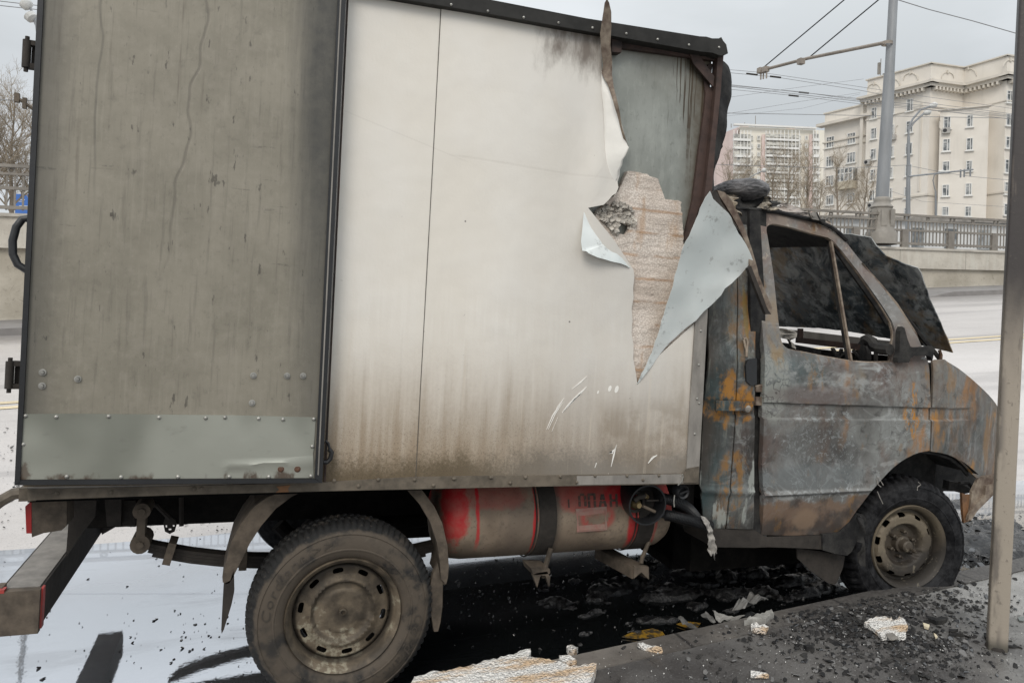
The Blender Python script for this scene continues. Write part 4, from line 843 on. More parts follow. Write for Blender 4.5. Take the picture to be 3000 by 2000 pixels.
dhole = cB((470, 470), (474, 446), (490, 430), (510, 424), (535, 425), (650, 450), (800, 495), (905, 520), (940, 543), (1000, 610), (1100, 740), (1200, 880), (1290, 1010), (1350, 1110), (1370, 1180), (1372, 1230), (1360, 1290), (1347, 1400), (1200, 1405), (1070, 1395), (900, 1365), (750, 1335), (640, 1315), (610, 1303), (590, 1290), (573, 1270), (563, 1245), (550, 1150), (520, 800), (490, 580))
cdoor = sheet('cab_door', [dout, dhole], wcab, .03, MAT['door'], truck, .02, .005, smooth=40, relief=swage)
b = MB()
hp = [L(p, wcab) for p in dhole]; hp.append(hp[0]); cxy = sum((Vector((p.x, 0, p.z)) for p in hp), Vector())/len(hp)
b.tube([p+Vector((0, .012, 0))+(Vector((p.x, 0, p.z))-cxy).normalized()*.006 for p in hp], .011, 6); part(b, 'window_channel', MAT['bar'], cdoor, 40)
b = MB()
A = [L(p, lambda u, v: wcab(u, v)+.012) for p in cB((922, 520), (1068, 1396))]; b.bar(A[0], A[1], .011, .016, up=(0, 1, 0)); part(b, 'window_divider', MAT['bar'], cdoor)
b = MB(); A = [L(p, lambda u, v: wcab(u, v)+.03) for p in cB((908, 522), (1050, 1396))]; b.bar(A[0], A[1], .016, .016, up=(0, 1, 0)); A = [L(p, lambda u, v: wcab(u, v)+.03) for p in cB((950, 580), (1050, 720), (1150, 860), (1250, 1000), (1330, 1130))]
b.tube(A, .017, 6); part(b, 'inner_channel', MAT['char'], cdoor)
b = MB(); A = [L(p, wcab) for p in cB((1395, 1140), (1385, 1260), (1372, 1408))]; b.tube([a+Vector((0, -.004, 0)) for a in A], .014, 8); part(b, 'quarter_light_post', MAT['trim'], cdoor, 40)
b = MB(); q = L(t2((228, 775))[0], wcab); 
# mirror bracket
b = MB(); pplate(b, cB((1432, 1150), (1448, 1160), (1470, 1240), (1490, 1290), (1512, 1298), (1575, 1296), (1640, 1288), (1662, 1300), (1655, 1340), (1645, 1392), (1632, 1362), (1600, 1352), (1515, 1356), (1490, 1375), (1480, 1402), (1402, 1404), (1398, 1370), (1412, 1330), (1418, 1180)), -.03, .0); part(b, 'mirror_bracket', MAT['char'], cdoor)
fend = [(2723, 1057), (2735, 1053), (2759, 1052)] + cC((1720, 20), (1790, 62), (1850, 110), (1960, 210), (2030, 290), (2050, 325), (2058, 360), (2061, 450), (2055, 640), (2048, 758), (1960, 772), (1922, 782), (1890, 757), (1862, 722), (1840, 700), (1805, 668), (1770, 645), (1725, 626), (1680, 615), (1613, 605), (1616, 300))
fen = sheet('front_fender', [fend], wcab, .012, MAT['fender'], truck, .02, .005, smooth=40, relief=swage)
# wheel arch lip (dark turned edge) and inner arch
b = MB(); arch = cC((1890, 760), (1840, 702), (1770, 648), (1680, 618), (1605, 607), (1540, 613), (1450, 652), (1370, 712), (1290, 797), (1220, 882), (1140, 992))
A = [L(p, wcab) for p in arch]; b.tube([a+Vector((0, .02, -.006)) for a in A], .011, 6); part(b, 'arch_lip', MAT['char'], fen)
b = MB(); cen = Vector((2.9, 0, .36))
vs = []; fs = []
for i, a in enumerate(A):
    for w_ in (.035, .30, .62): 
        vs.append((a.x, w_, a.z+.01))
for i in range(len(A)-1):
    for k in range(2): fs.append((i*3+k, i*3+k+1, (i+1)*3+k+1, (i+1)*3+k))
b.add(vs, fs); pplate(b, [(2480, 1480), (2560, 1380), (2700, 1300), (2830, 1350), (2862, 1400), (2850, 1440), (2765, 1438), (2690, 1500), (2600, 1600)], .50, .55); part(b, 'inner_arch', MAT['char'], fen)
b = MB(); b.box((3.0, .97, .80), (.9, 1.1, .3)); b.box((3.22, .95, .86), (.35, 1.3, .36)); b.box((3.0, .9, 1.18), (.7, 1.2, .3)); part(b, 'engine_block', MAT['char'])
b = MB(); b.add([(3.0, .06, 1.43), (3.46, .30, 1.10), (3.46, 1.55, 1.10), (3.0, 1.75, 1.43), (3.46, .32, .80), (3.46, 1.55, .80), (3.02, .07, 1.33), (3.02, 1.74, 1.33)], [(1, 2, 5, 4)]); b.bar((3.44, .25, 1.10), (3.44, 1.6, 1.10), .05, .06); b.bar((3.44, .25, .84), (3.44, 1.6, .84), .05, .06); b.box((3.40, .93, .97), (.04, 1.1, .26)); part(b, 'nose_panel', MAT['fender'])
b = MB(); b.box((2.98, .92, 1.40), (.10, 1.66, .06)); b.box((3.2, 1.74, 1.05), (.5, .03, .45)); part(b, 'cowl', MAT['char'])
# burnt bumper mount
b = MB(); pplate(b, t4((1352, 505), (1378, 452), (1402, 432), (1527, 412), (1527, 492), (1440, 512), (1436, 560), (1340, 700), (1300, 760), (1325, 560)), .10, .115); pplate(b, t4((1527, 492), (1527, 572), (1375, 725), (1322, 800), (1290, 810), (1300, 765), (1345, 690), (1440, 590), (1446, 510)), .085, .10); bm_ = part(b, 'bumper_mount', MAT['bar'])
b = MB(); pplate(b, t4((1238, 572), (1290, 590), (1304, 585), (1296, 760), (1322, 805), (1256, 832), (1246, 740)), .11, .125); part(b, 'rust_strip', MAT['rustlt'], bm_)
b = MB(); pplate(b, t4((1130, 470), (1200, 480), (1330, 545), (1345, 560), (1260, 580), (1120, 545)), .2, .24); b.tube([L(p, .15) for p in t4((1215, 485), (1290, 485), (1335, 530))], .01, 6); part(b, 'bumper_stay', MAT['char'], bm_)
# quarter panels, pillar, sill
qa = [(2061, 1525), (2084, 1547), (2124, 1547), (2131, 1480), (2145, 1330), (2152, 1229), (2158, 1050), (2159, 900), (2157, 700), (2140, 610), (2100, 640), (2082, 800), (2076, 900), (2062, 1186), (2051, 1421)]
qb = [(2129, 1547), (2206, 1549), (2208, 1450), (2210, 1300), (2211, 1175), (2213, 1048), (2214, 950), (2210, 870), (2203, 790), (2196, 730), (2188, 665), (2182, 616), (2145, 608), (2161, 700), (2163, 900), (2162, 1050), (2156, 1229), (2149, 1330), (2136, 1480)]
def qrel(u, v):
    return -.012*math.exp(-((v-.765)/.014)**2) + (.006 if 1.13 < v < 1.20 else 0) + .003*fbm((u, 1, v), 5, 3)
qd = sheet('quarter_panel', [qa], wcab, .01, MAT['quarter'], truck, .03, .012, smooth=50, relief=qrel)
qe = sheet('quarter_panel', [qb], wcab, .01, MAT['quarter'], truck, .03, .012, smooth=50, relief=qrel)
b = MB(); pplate(b, [(2060, 620), (2245, 612), (2250, 1200), (2248, 1572), (2070, 1560)], .16, .18); pplate(b, [(2196, 616), (2226, 618), (2242, 900), (2246, 1572), (2206, 1560)], .055, .075); part(b, 'door_pillar', MAT['char'])
b = MB(); pplate(b, [(2690, 1062), (2742, 1062), (2740, 1312), (2690, 1312)], .060, .075); part(b, 'seam_backing', MAT['char'])  # dark plate added behind the door and fender seam to keep it dark
b = MB(); pplate(b, t2((236, 560), (244, 535), (262, 525), (292, 522), (292, 655), (262, 660), (240, 640)), .012, .03); part(b, 'fuel_flap_recess', MAT['black'], qe)
b = MB(); q = L(t2((232, 776))[0], wcab)+Vector((0, -.012, 0)); b.lathe([(.0005, -.018), (.012, -.016), (.02, -.005), (.021, .008), (.017, .02)], q, (.3, 1, .25), 14); part(b, 'lock_knob', MAT['trim'], qe, 40)
b = MB(); pplate(b, t2((84, 738), (275, 742), (270, 790), (82, 788)), .0, .012); part(b, 'lock_plate', MAT['quarter'], qd)
b = MB(); b.tube([L(p, lambda u, v: wcab(u, v)-.012) for p in t2((225, 425), (236, 418), (245, 440), (240, 480), (238, 515))], .007, 6); b.tube([L(p, lambda u, v: wcab(u, v)-.012) for p in t2((225, 425), (232, 460), (238, 480))], .006, 6); part(b, 'burnt_hook', MAT['bar'], qe)
b = MB(); q = L(t2((300, 675))[0], .03); b.box(q, (.05, .03, .03)); b.box(q+Vector((0, 0, -.06)), (.045, .03, .04)); b.tube([q+Vector((-.03, -.01, .01)), q+Vector((.03, -.01, .02))], .006, 6); part(b, 'door_latch', MAT['bar'], qe)
b = MB(); pplate(b, cC((150, 1120), (470, 1122), (520, 1155), (560, 1172), (920, 1160), (922, 1252), (750, 1242), (560, 1236), (470, 1240), (200, 1236)), .05, .30); part(b, 'door_sill', MAT['muddark'])
b = MB(); pplate(b, cC((918, 1152), (1030, 1142), (1075, 1090), (1142, 1015), (1180, 1022), (1202, 1045), (1210, 1092), (1175, 1150), (1140, 1205), (1110, 1265), (1080, 1292), (1000, 1280), (920, 1256)), .04, .20); fl_ = part(b, 'front_mud_guard', MAT['char'])
b = MB(); pplate(b, cC((748, 1245), (900, 1262), (1066, 1296), (1052, 1370), (1012, 1470), (990, 1482), (965, 1475), (940, 1462), (840, 1392), (755, 1312)), .10, .108); part(b, 'mud_flap', MAT['muddark'], fl_)
psheet('melted_liner', [t4((x, y))[0]+(w,) for x, y, w in ((330, 760, -.02), (380, 775, -.02), (415, 830, -.02), (395, 880, -.03), (390, 960, -.03), (412, 1212, -.05), (365, 1210, -.04), (350, 1100, -.03), (360, 1000, -.02), (315, 990, .0), (345, 900, .0))], .006, MAT['char'], fl_, 2, .03, 25)
b = MB()
for pts in (((500, 450), (510, 500), (535, 520)), ((505, 560), (525, 610), (552, 665)), ((510, 435), (540, 480), (555, 505)), ((860, 478), (880, 500), (852, 520), (850, 550))): b.tube([L(p, .0) for p in t4(*pts)], .0022, 5)
part(b, 'loose_wire', MAT['rag'], fl_)
# bent bar hanging from the box corner
b = MB(); pplate(b, t1((270, 300), (380, 330), (470, 430), (560, 600), (700, 900), (775, 1130), (810, 1230), (880, 1480))+t2((300, 92), (335, 180), (371, 262), (366, 297))+t2((358, 290), (318, 215), (290, 150), (262, 82))+t1((700, 1100), (600, 880), (500, 700), (390, 520), (310, 400)), -.115, -.085); bb = part(b, 'bent_trim_bar', MAT['bar'])
b = MB(); pplate(b, t1((165, 365), (240, 295), (275, 340), (330, 480), (500, 740), (640, 960), (610, 935), (480, 760), (350, 580), (262, 490)), -.118, -.100); part(b, 'bar_flange', MAT['muddark'], bb); b = MB(); pplate(b, t2((246, 62), (262, 50), (290, 120), (318, 190), (345, 270), (366, 297), (338, 297), (305, 215), (280, 150)), -.135, -.116); part(b, 'bar_flange', MAT['muddark'], bb)
# roof and drip rail
top_px = [(2060, 640), (2140, 614), (2190, 616), (2276, 624), (2337, 638), (2394, 651), (2433, 669), (2458, 688), (2478, 706)]
tp = [L(p, wcab) for p in top_px]; b = MB(); vs = []; fs = []; K = 10
for p in tp:
    for k in range(K+1):
        f = k/K; w_ = p.y+.01+(1.78-2*p.y)*f
        vs.append((p.x+.10*math.sin(f*math.pi), w_, p.z+.05*math.sin(f*math.pi)-.10*math.sin(f*math.pi)*max(0, .5-abs(p.x-2.0))+.012*fbm((p.x, w_, 0), 4, 3)))
for i in range(len(tp)-1):
    for k in range(K): fs.append((i*(K+1)+k, i*(K+1)+k+1, (i+1)*(K+1)+k+1, (i+1)*(K+1)+k))
nv = len(vs); vs += [(x, y, z-.035) for x, y, z in vs]; fs += [tuple(i+nv for i in f[::-1]) for f in fs[:]]
for k in range(K):
    q = (len(tp)-1)*(K+1)+k; fs += [(q, q+1, q+1+nv, q+nv), (k+1, k, k+nv, k+1+nv)]
for i in range(len(tp)-1):
    fs += [(i*(K+1), (i+1)*(K+1), (i+1)*(K+1)+nv, i*(K+1)+nv), (i*(K+1)+K, i*(K+1)+K+nv, (i+1)*(K+1)+K+nv, (i+1)*(K+1)+K)]
b.add(vs, fs); roof = part(b, 'cab_roof', MAT['char'], truck, 40)
b = MB(); b.tube([p+Vector((0, -.008, .004)) for p in tp[1:]], .011, 6); part(b, 'drip_rail', MAT['char'], roof)
b = MB(); pplate(b, t1((1680, 645), (1780, 632), (1800, 690), (1832, 762), (1728, 742), (1700, 700)), .125, .135); q = L(t1((1735, 682))[0], .124); b.lathe([(.012, 0), (.01, -.006), (.0005, -.007)], q, (0, 1, 0), 8); br = part(b, 'roof_rack_foot', MAT['trim'], roof)
b = MB(); pplate(b, t1((1785, 632), (1800, 640), (1850, 740), (1920, 745), (1930, 790), (1880, 800), (1840, 765)), .13, .17); part(b, 'charred_block', MAT['char'], br)
psheet('melted_foam_strip', [t1((x, y))[0]+(w,) for x, y, w in ((1230, 510, .3), (1290, 500, .3), (1350, 488, .3), (1400, 510, .3), (1450, 570, .28), (1560, 610, .25), (1680, 640, .2), (1700, 700, .18), (1600, 690, .18), (1450, 655, .18), (1300, 625, .18), (1210, 590, .2))], .012, simple('scorched_lining_felt', (.30, .26, .23), .9, 0, .5, 30, col2=(.09, .085, .085)), roof, 3, .05, 18)
psheet('melted_foam_strip', [t1((x, y))[0]+(w,) for x, y, w in ((1930, 770, .3), (1990, 780, .3), (2030, 820, .3), (2040, 860, .2), (1960, 830, .2))], .012, MAT['bar'], roof, 2, .03, 18)
# pillars and cab inside
b = MB(); pplate(b, cB((1150, 700), (1190, 742), (1300, 865), (1400, 985), (1480, 1110), (1535, 1195), (1560, 1300), (1540, 1300), (1520, 1225), (1440, 1090), (1350, 960), (1250, 830)), .12, .15); ap = part(b, 'windscreen_pillar', MAT['bar'])
b = MB(); b.tube([L(p, .14) for p in cB((1440, 1060), (1520, 1160), (1590, 1250), (1660, 1330), (1700, 1385))], .012, 6); part(b, 'windscreen_frame', MAT['char'], ap); b = MB(); b.bar((2.42, 1.6, 2.04), (2.96, 1.72, 1.45), .05, .05); part(b, 'windscreen_frame', MAT['char'], ap)
def Lu(p, u):
    d = LR @ ray(*p); return LO+d*((u-LO.x)/d.x)
b = MB(); b.bar(Lu((2330, 972), 2.92), Lu((2640, 1009), 2.92), .05, .022); b.bar(Lu((2335, 981), 2.90), Lu((2640, 1022), 2.90), .01, .032); dash = part(b, 'dash_frame', MAT['trim'])
b = MB(); b.bar(Lu((2338, 996), 2.86), Lu((2640, 1030), 2.86), .04, .034); b.bar(Lu((2345, 962), 2.86), Lu((2344, 1005), 2.86), .03, .02); part(b, 'dash_beam', MAT['rust'], dash)
b = MB()
for a, c in (((2438, 1020), (2460, 1048)), ((2466, 1022), (2455, 1046)), ((2500, 1026), (2530, 1056)), ((2480, 1030), (2460, 1050)), ((2566, 1030), (2566, 1060))): b.bar(Lu(a, 2.84), Lu(c, 2.84), .02, .012)
b.tube([Lu(p, 2.7) for p in t3((1210, 420), (1250, 400), (1300, 430), (1330, 490), (1400, 520), (1530, 530))], .03, 8); b.lathe([(.11, 0), (.1, -.02), (.03, -.03), (.001, -.03)], Lu(t3((1210, 640))[0], 2.86), (1, -.5, 0), 20); b.bar(Lu((2290, 1010), 2.8), Lu((2395, 1030), 2.8), .05, .03); part(b, 'dash_bracket', MAT['char'], dash)
psheet('burnt_fibre', [t3((x, y))[0]+(w,) for x, y, w in ((100, 268, .5), (180, 262, .5), (250, 290, .5), (330, 282, .5), (365, 320, .5), (330, 380, .5), (300, 420, .5), (380, 540, .5), (310, 500, .5), (250, 400, .5), (140, 370, .5), (90, 330, .5))], .02, MAT['rag'], dash, 2, .05, 30)
b = MB(); b.box((2.35, .95, .58), (1.4, 1.5, .05)); b.box((1.70, .95, 1.25), (.04, 1.45, 1.35)); b.box((2.2, 1.76, .95), (1.1, .04, .8)); b.box((1.75, 1.70, 1.7), (.08, .06, .7)); b.box((2.0, .5, .85), (.45, .5, .35)); b.box((2.0, 1.3, .85), (.45, .5, .35)); b.box((2.88, .95, .95), (.05, 1.5, .75)); part(b, 'cab_interior', MAT['char'])
# raised bonnet
HP = Vector((3.25, 0, 1.46)); hn = Vector((.83, 0, .55))
def Lh(p):
    d = LR @ ray(*p); return LO+d*((HP-LO).dot(hn)/d.dot(hn))
hpx = jag([(2792, 1032), (2700, 1012), (2613, 993), (2540, 979), (2470, 967), (2380, 959), (2283, 954), (2225, 950), (2185, 900), (2180, 770), (2240, 698), (2375, 683), (2440, 679), (2500, 681), (2556, 691), (2572, 716), (2600, 745), (2650, 771), (2688, 784), (2698, 800), (2720, 862), (2750, 932), (2776, 992)], 16, .8, 12)
H3 = [Lh(p) for p in hpx]; e1 = Vector((0, 1, 0)); e2 = Vector((-.55, 0, .83)).normalized(); l2 = [((q-HP).dot(e1), (q-HP).dot(e2)) for q in H3]
hn2 = hn.normalized()
b = MB(); tri = tessellate_polygon([[Vector((x, y, 0)) for x, y in l2]])
bm = bmesh.new(); bv = [bm.verts.new((x, y, 0)) for x, y in l2]
for t in tri: bm.faces.new([bv[i] for i in t])
for ax, lo, hi in ((0, 0, 2.0), (1, -.1, .9)):
    c = lo
    while c < hi:
        bmesh.ops.bisect_plane(bm, geom=bm.verts[:]+bm.edges[:]+bm.faces[:], dist=1e-5, plane_co=(c, c, 0), plane_no=(1, 0, 0) if ax == 0 else (0, 1, 0)); c += .05
mx_ = min(x for x, y in l2); Mx = max(x for x, y in l2)
for v in bm.verts:
    x, y = v.co.x, v.co.y; k = .05*(1-((x-(mx_+Mx)/2)/((Mx-mx_)/2))**2)*y/.6*.6 + .008*fbm((x, y, 0), 4.0, 4) - .012*math.exp(-((x-(mx_+.26+y*.12))/.02)**2)
    p = HP+e1*x+e2*y+hn2*(-k); v.co = p
bmesh.ops.recalc_face_normals(bm, faces=bm.faces)
if sum(f.normal.x*f.calc_area() for f in bm.faces) > 0: bmesh.ops.reverse_faces(bm, faces=bm.faces)
thicken(bm, hn2*.006)
me = bpy.data.meshes.new('raised_bonnet'); bm.to_mesh(me); bm.free(); bon = link('raised_bonnet', me, MAT['hood'], truck, 50)
b = MB(); b.tube([L(p, .12) for p in ((2752, 1026), (2757, 1040), (2756, 1054))], .009, 6); part(b, 'bonnet_hinge', MAT['rustlt'], bon)
# ================================================================ ground, water, footway, kerb
WY = 18.0                                        # the parapet wall stands at Y = 18
def zroad(x, y):
    xs = max(-16.0, min(44.0, x)); yy = min(y, 17.0)
    s = .5+.064*xs+.075*(yy-9)
    s = max(-.25 if x < -4 else 0, s) if yy > 5 else 0
    return s*sstep(4.9, 8.6, yy)
def m_road():
    m = MT('wet_road_asphalt'); f = m.noise(120, 4, .7); n = m.noise(.7, 5, .6, (.35, 1, 1)); p = m.noise(9, 5, .6)
    wet = (n*.7+p*.3).ss(.36, .62)
    c = m.mix(n.ss(.35, .65), (.50, .465, .44), (.62, .58, .55)); c = m.mix(f.ss(.52, .66)*.35, c, (.10, .095, .09))
    speck = m.vor(13, off=2).ss(.10, .06)*m.noise(1.2, 2, .5).ss(.45, .55)*(m.y.ss(8.5, 5.5)); c = m.mix(speck*.9, c, (.03, .028, .027))
    trk = m.noise(1.1, 4, .6, (.05, 1, 1), 4); c = m.mix(trk.ss(.52, .66)*.5, c, (.27, .25, .24)); nk = (m.y+(p-.5)*1.2).ss(14.2, 15.6); c = m.mix(nk*.7, c, (.17, .155, .145)); c = m.mix(m.noise(45, 5, .7).ss(.58, .68)*.5, c, (.20, .19, .18))
    return m.fin(c, m.mix(wet, (.52,)*3, (.36,)*3), .40, f, .10, .004, .9)
def m_water():
    m = MT('sooty_water_film'); n = m.noise(3.5, 2, .5); r = m.noise(38, 3, .6)
    film = m.noise(1.6, 6, .66, (.5, 1.6, 1)).ss(.50, .66)
    m.put('Coat Weight', 1.0); m.put('Coat IOR', 1.6); m.put('Coat Roughness', .015)
    kerb_dark = (m.x+(n-.5)*.5).ss(.15, .7)*(m.y-m.x*.11+(n-.5)*.3).ss(3.75, 3.25)  # water colour darker under the truck on the kerb side
    return m.fin(m.mix(kerb_dark, m.mix(film*.45, (.56, .585, .63), (.32, .33, .35)), (.06, .07, .075)), (m.y+(m.noise(1.2, 3, .5)-.5)*1.2).ss(3.9, 5.0)*.42+.02, .90, n*.5+r*.22+m.noise(12, 3, .5)*.3, .035, .02, 1.0)
def m_foot():
    m = MT('sooty_wet_pavement'); f = m.noise(95, 5, .7); n = m.noise(1.6, 5, .62); p = m.noise(6, 5, .6, dist=.5)
    c = m.mix(n.ss(.36, .64), (.052, .048, .046), (.115, .109, .103)); c = m.mix(f.ss(.54, .66)*.55, c, (.17, .165, .16)); c = m.mix(p.ss(.55, .70)*.7, c, (.020, .019, .019))
    rt = (m.x+(p-.5)*1.1+(n-.5)*.8).ss(2.75, 3.7)*.85; c = m.mix(rt, c, m.mix(n.ss(.4, .6), (.24, .235, .222), (.36, .352, .335)))
    sp2 = m.vor(42, off=3).ss(.12, .07)*m.noise(7, 3, .5, off=5).ss(.48, .56); c = m.mix(sp2*.55, c, (.36, .36, .35))
    return m.fin(c, m.mix(p.ss(.4, .65), (.62,)*3, (.26,)*3), 0, f*.7+p*.5, .5, .006, .5)
def m_kerb():
    m = MT('worn_kerb_stone'); f = m.noise(60, 5, .65); n = m.noise(2.5, 4, .6)
    c = m.mix(n.ss(.38, .62), (.105, .092, .080), (.19, .172, .152)); c = m.mix(f.ss(.55, .68)*.4, c, (.06, .055, .05))
    jt = ((m.x*1.0+.18).op('FRACT')-.5).abs().ss(.488, .496); 
    sk = (m.x+(m.noise(2.2, 5, .65, off=6)-.5)*2.6).ss(1.6, 2.5); c = m.mix(sk*.8, c, m.mix(f.ss(.4, .6), (.030, .028, .027), (.085, .080, .075)))
    return m.fin(m.mix(jt*.85, c, (.02, .018, .017)), .6, 0, f+n*2, .45, .008)
MAT['road'] = m_road(); MAT['water'] = m_water(); MAT['foot'] = m_foot(); MAT['kerb'] = m_kerb()
def gridmesh(name, xs, ys, zf, mat, smooth=60):
    b = MB(); vs = [(x, y, zf(x, y)) for y in ys for x in xs]; nx = len(xs)
    b.add(vs, [(j*nx+i, j*nx+i+1, (j+1)*nx+i+1, (j+1)*nx+i) for j in range(len(ys)-1) for i in range(nx-1)]); return b.build(name, mat, None, smooth)
def frange(a, b_, s):
    o = []
    while a < b_-1e-6: o.append(a); a += s
    return o+[b_]
road = gridmesh('road', [-90, -50, -30]+frange(-20, 46, .5)+[60, 90], frange(2.2, 16.0, .3), zroad, MAT['road']); tag(road, 'wet pale asphalt road climbing away behind the truck', None, None, 'structure')
lowg = MB(); lowg.add([(-900, 18.6, -6), (900, 18.6, -6), (900, 1200, -6), (-900, 1200, -6)], [(0, 1, 2, 3)]); lowg.build('ground', simple('pale_lower_ground', (.22, .21, .2), .9), None); tag(bpy.data.objects['ground'], None, None, None, 'structure')
# near water film: flat sheet with an uneven outline
def water_poly(cx, cy, rx, ry, seed, n=90, amp=.22):
    return [(cx+rx*math.cos(t)*(1+amp*fbm((math.cos(t)*1.5+seed, math.sin(t)*1.5, seed), 1.4, 4)), cy+ry*math.sin(t)*(1+amp*fbm((math.cos(t)*1.5+seed, math.sin(t)*1.5, seed), 1.4, 4))) for t in [i*2*math.pi/n for i in range(n)]]
b = MB(); KD = Vector((math.cos(R(7.67)), math.sin(R(7.67)), 0)); KN = Vector((-KD.y, KD.x, 0)); KZ = .14; KP = GZ(1632, 1924, KZ)
def clipk(p):
    v = Vector((p[0], p[1], 0)); d = (v-KP).dot(KN); 
    if d < .02: v = v+KN*(.02-d)
    return (v.x, v.y)
wp = [clipk(p) for p in water_poly(.6, 3.9, 5.6, 1.45, 3)]
b.plate([wp], lambda x, y: (x, y, .010), (0, 0, -.006)); wat = b.build('water', MAT['water'], None); tag(wat, 'black mirror of sooty water standing under the truck', None, None, 'structure')
b = MB(); b.plate([[clipk(p) for p in water_poly(6.6, 5.2, 2.6, 1.5, 9)]], lambda x, y: (x, y, .0155), (0, 0, -.005)); w2 = b.build('puddle', MAT['water'], None); tag(w2, 'bright puddle ahead of the truck by the sign post', None, None, 'structure')
# kerb line and footway on the camera's side
def kp(s, d, z): 
    q = KP+KD*s+KN*d; return (q.x, q.y, z)
b = MB(); prof = [(0, -.05), (0, KZ-.012), (-.012, KZ), (-.15, KZ+.002), (-.15, -.05)]
S = frange(-12, 24, .5); vs = [kp(s, d, z) for s in S for d, z in prof]; n_ = len(prof)
b.add(vs, [(i*n_+k, (i+1)*n_+k, (i+1)*n_+k+1, i*n_+k+1) for i in range(len(S)-1) for k in range(n_-1)]); kb = b.build('kerb', MAT['kerb'], None, 30); tag(kb, 'grey kerb stones edging the sooty near pavement', None, None, 'structure')
b = MB(); ds = [-.15]+[-.15-.04*1.09**k*k*.6-.03*k for k in range(1, 34)]; ds = [d for d in ds if d > -9]+[-12]
S = frange(-6, 9, .08); S = [-30, -12]+S+[14, 26]
vs = [kp(s, d, KZ-.002+(.008*fbm((s*1.2, d*1.2, 2), 1.6, 4) if d < -.16 else -.002)) for s in S for d in ds]; n_ = len(ds)
b.add(vs, [(i*n_+k, (i+1)*n_+k, (i+1)*n_+k+1, i*n_+k+1) for i in range(len(S)-1) for k in range(n_-1)]); ft = b.build('pavement', MAT['foot'], None, 60); tag(ft, 'sooty grey asphalt pavement strewn with burnt crumbs', None, None, 'structure')
# yellow paint mark on the road at the kerb
b = MB()
for pts in (cF((1345, 1208), (1405, 1180), (1560, 1150), (1625, 1172), (1640, 1196), (1480, 1222)), cF((1720, 1120), (1780, 1102), (1890, 1112), (1870, 1140), (1800, 1148))):
    q = [GZ(x, y, .0185) for x, y in pts]; b.plate([[(p.x, p.y) for p in q]], lambda x, y: (x, y, .0185), (0, 0, -.003))
ym = MT('worn_yellow_paint'); yn = ym.noise(30, 5, .65); yc = ym.mix(yn.ss(.42, .58), (.05, .042, .03), (.30, .17, .02))
b.build('road_marking', ym.fin(yc, .4, 0), None); tag(bpy.data.objects['road_marking'], 'worn yellow paint patches in the gutter beside the kerb', None, None, 'structure')
# double centre line on the far road
b = MB()
for dy in (0, .28):
    xs = frange(-20, 44, .5)
    for i in range(len(xs)-1):
        q = [(x, 9.0+dy+e, zroad(x, 9.0+dy+e)+.006) for x, e in ((xs[i], 0), (xs[i+1], 0), (xs[i+1], .13), (xs[i], .13))]; b.add(q, [(0, 1, 2, 3)])
dl = b.build('centre_line', simple('pale_yellow_line_paint', (.60, .50, .33), .6, 0, .2, 12), None); tag(dl, 'pale double centre line along the far road', None, None, 'structure')
# far footway with kerb
A1, A2 = YP(20, 940, WY), YP(2660, 846, WY)
def wl(pl, pr):                                  # a height line on the wall plane from one photo point at the left and one at the right
    a, c = YP(*pl, WY), YP(*pr, WY); return lambda x: a.z+(c.z-a.z)*(x-a.x)/(c.x-a.x)
z_base = wl((20, 940), (2680, 846)); z_ledge = wl((40, 727), (2690, 787)); z_top = wl((40, 635), (2680, 732)); z_rail = wl((40, 481), (2680, 628))
X0, X1 = -14.0, 40.0
zf = lambda x: zroad(x, 16.0)+.13
b = MB(); xs = frange(X0-20, X1+10, 1.0)
gap = (15.2, 18.2)
vs = []; 
for x in xs:
    g = .12 if gap[0] < x < gap[1] else 0
    zz = zf(x); vs += [(x, 15.98, zz-.16), (x, 16.0, zz-g), (x, 16.25, zz-g*.9), (x, 17.0, zz+.06), (x, WY+.05, max(zz+.08, min(z_base(x)+.02, zz+.5)))]
b.add(vs, [(i*5+k, (i+1)*5+k, (i+1)*5+k+1, i*5+k+1) for i in range(len(xs)-1) for k in range(4)]); b.build('far_pavement', simple('far_pavement_asphalt', (.20, .188, .18), .7, 0, .25, 3), None); tag(bpy.data.objects['far_pavement'], 'grey far pavement below the parapet wall', None, None, 'structure')
# ================================================================ parapet wall and railing
def m_wall():
    m = MT('streaked_concrete'); n = m.noise(1.3, 5, .6); st = m.noise(3.2, 5, .6, (1, 1, .12)); f = m.noise(14, 5, .65)
    c = m.mix(n.ss(.35, .65), (.42, .385, .33), (.54, .505, .44)); c = m.mix(st.ss(.48, .64)*.6, c, (.55, .53, .47)); c = m.mix(f.ss(.56, .68)*.4, c, (.22, .20, .17))
    jt = ((m.x*.36).op('FRACT')-.5).abs().ss(.493, .498); c = m.mix(jt*.6, c, (.13, .12, .10))
    return m.fin(c, .85, 0, f+n, .35, .02)
def m_plinth():
    m = MT('weathered_plinth_concrete'); n = m.noise(1.0, 5, .6); f = m.noise(9, 6, .66); cr = m.vor(1.6, warp=.4, feat='DISTANCE_TO_EDGE').ss(.010, .003)*m.noise(.8, 3).ss(.58, .66)
    c = m.mix(n.ss(.35, .65), (.36, .325, .265), (.47, .43, .36)); c = m.mix(f.ss(.55, .7)*.5, c, (.17, .15, .125)); c = m.mix(cr*.9, c, (.05, .045, .04))
    return m.fin(c, .9, 0, f+n, .4, .03)
wall = empty('parapet_wall', (8, WY, 1), 'long pale concrete parapet wall with a beige plinth carrying the bridge railing', 'wall')
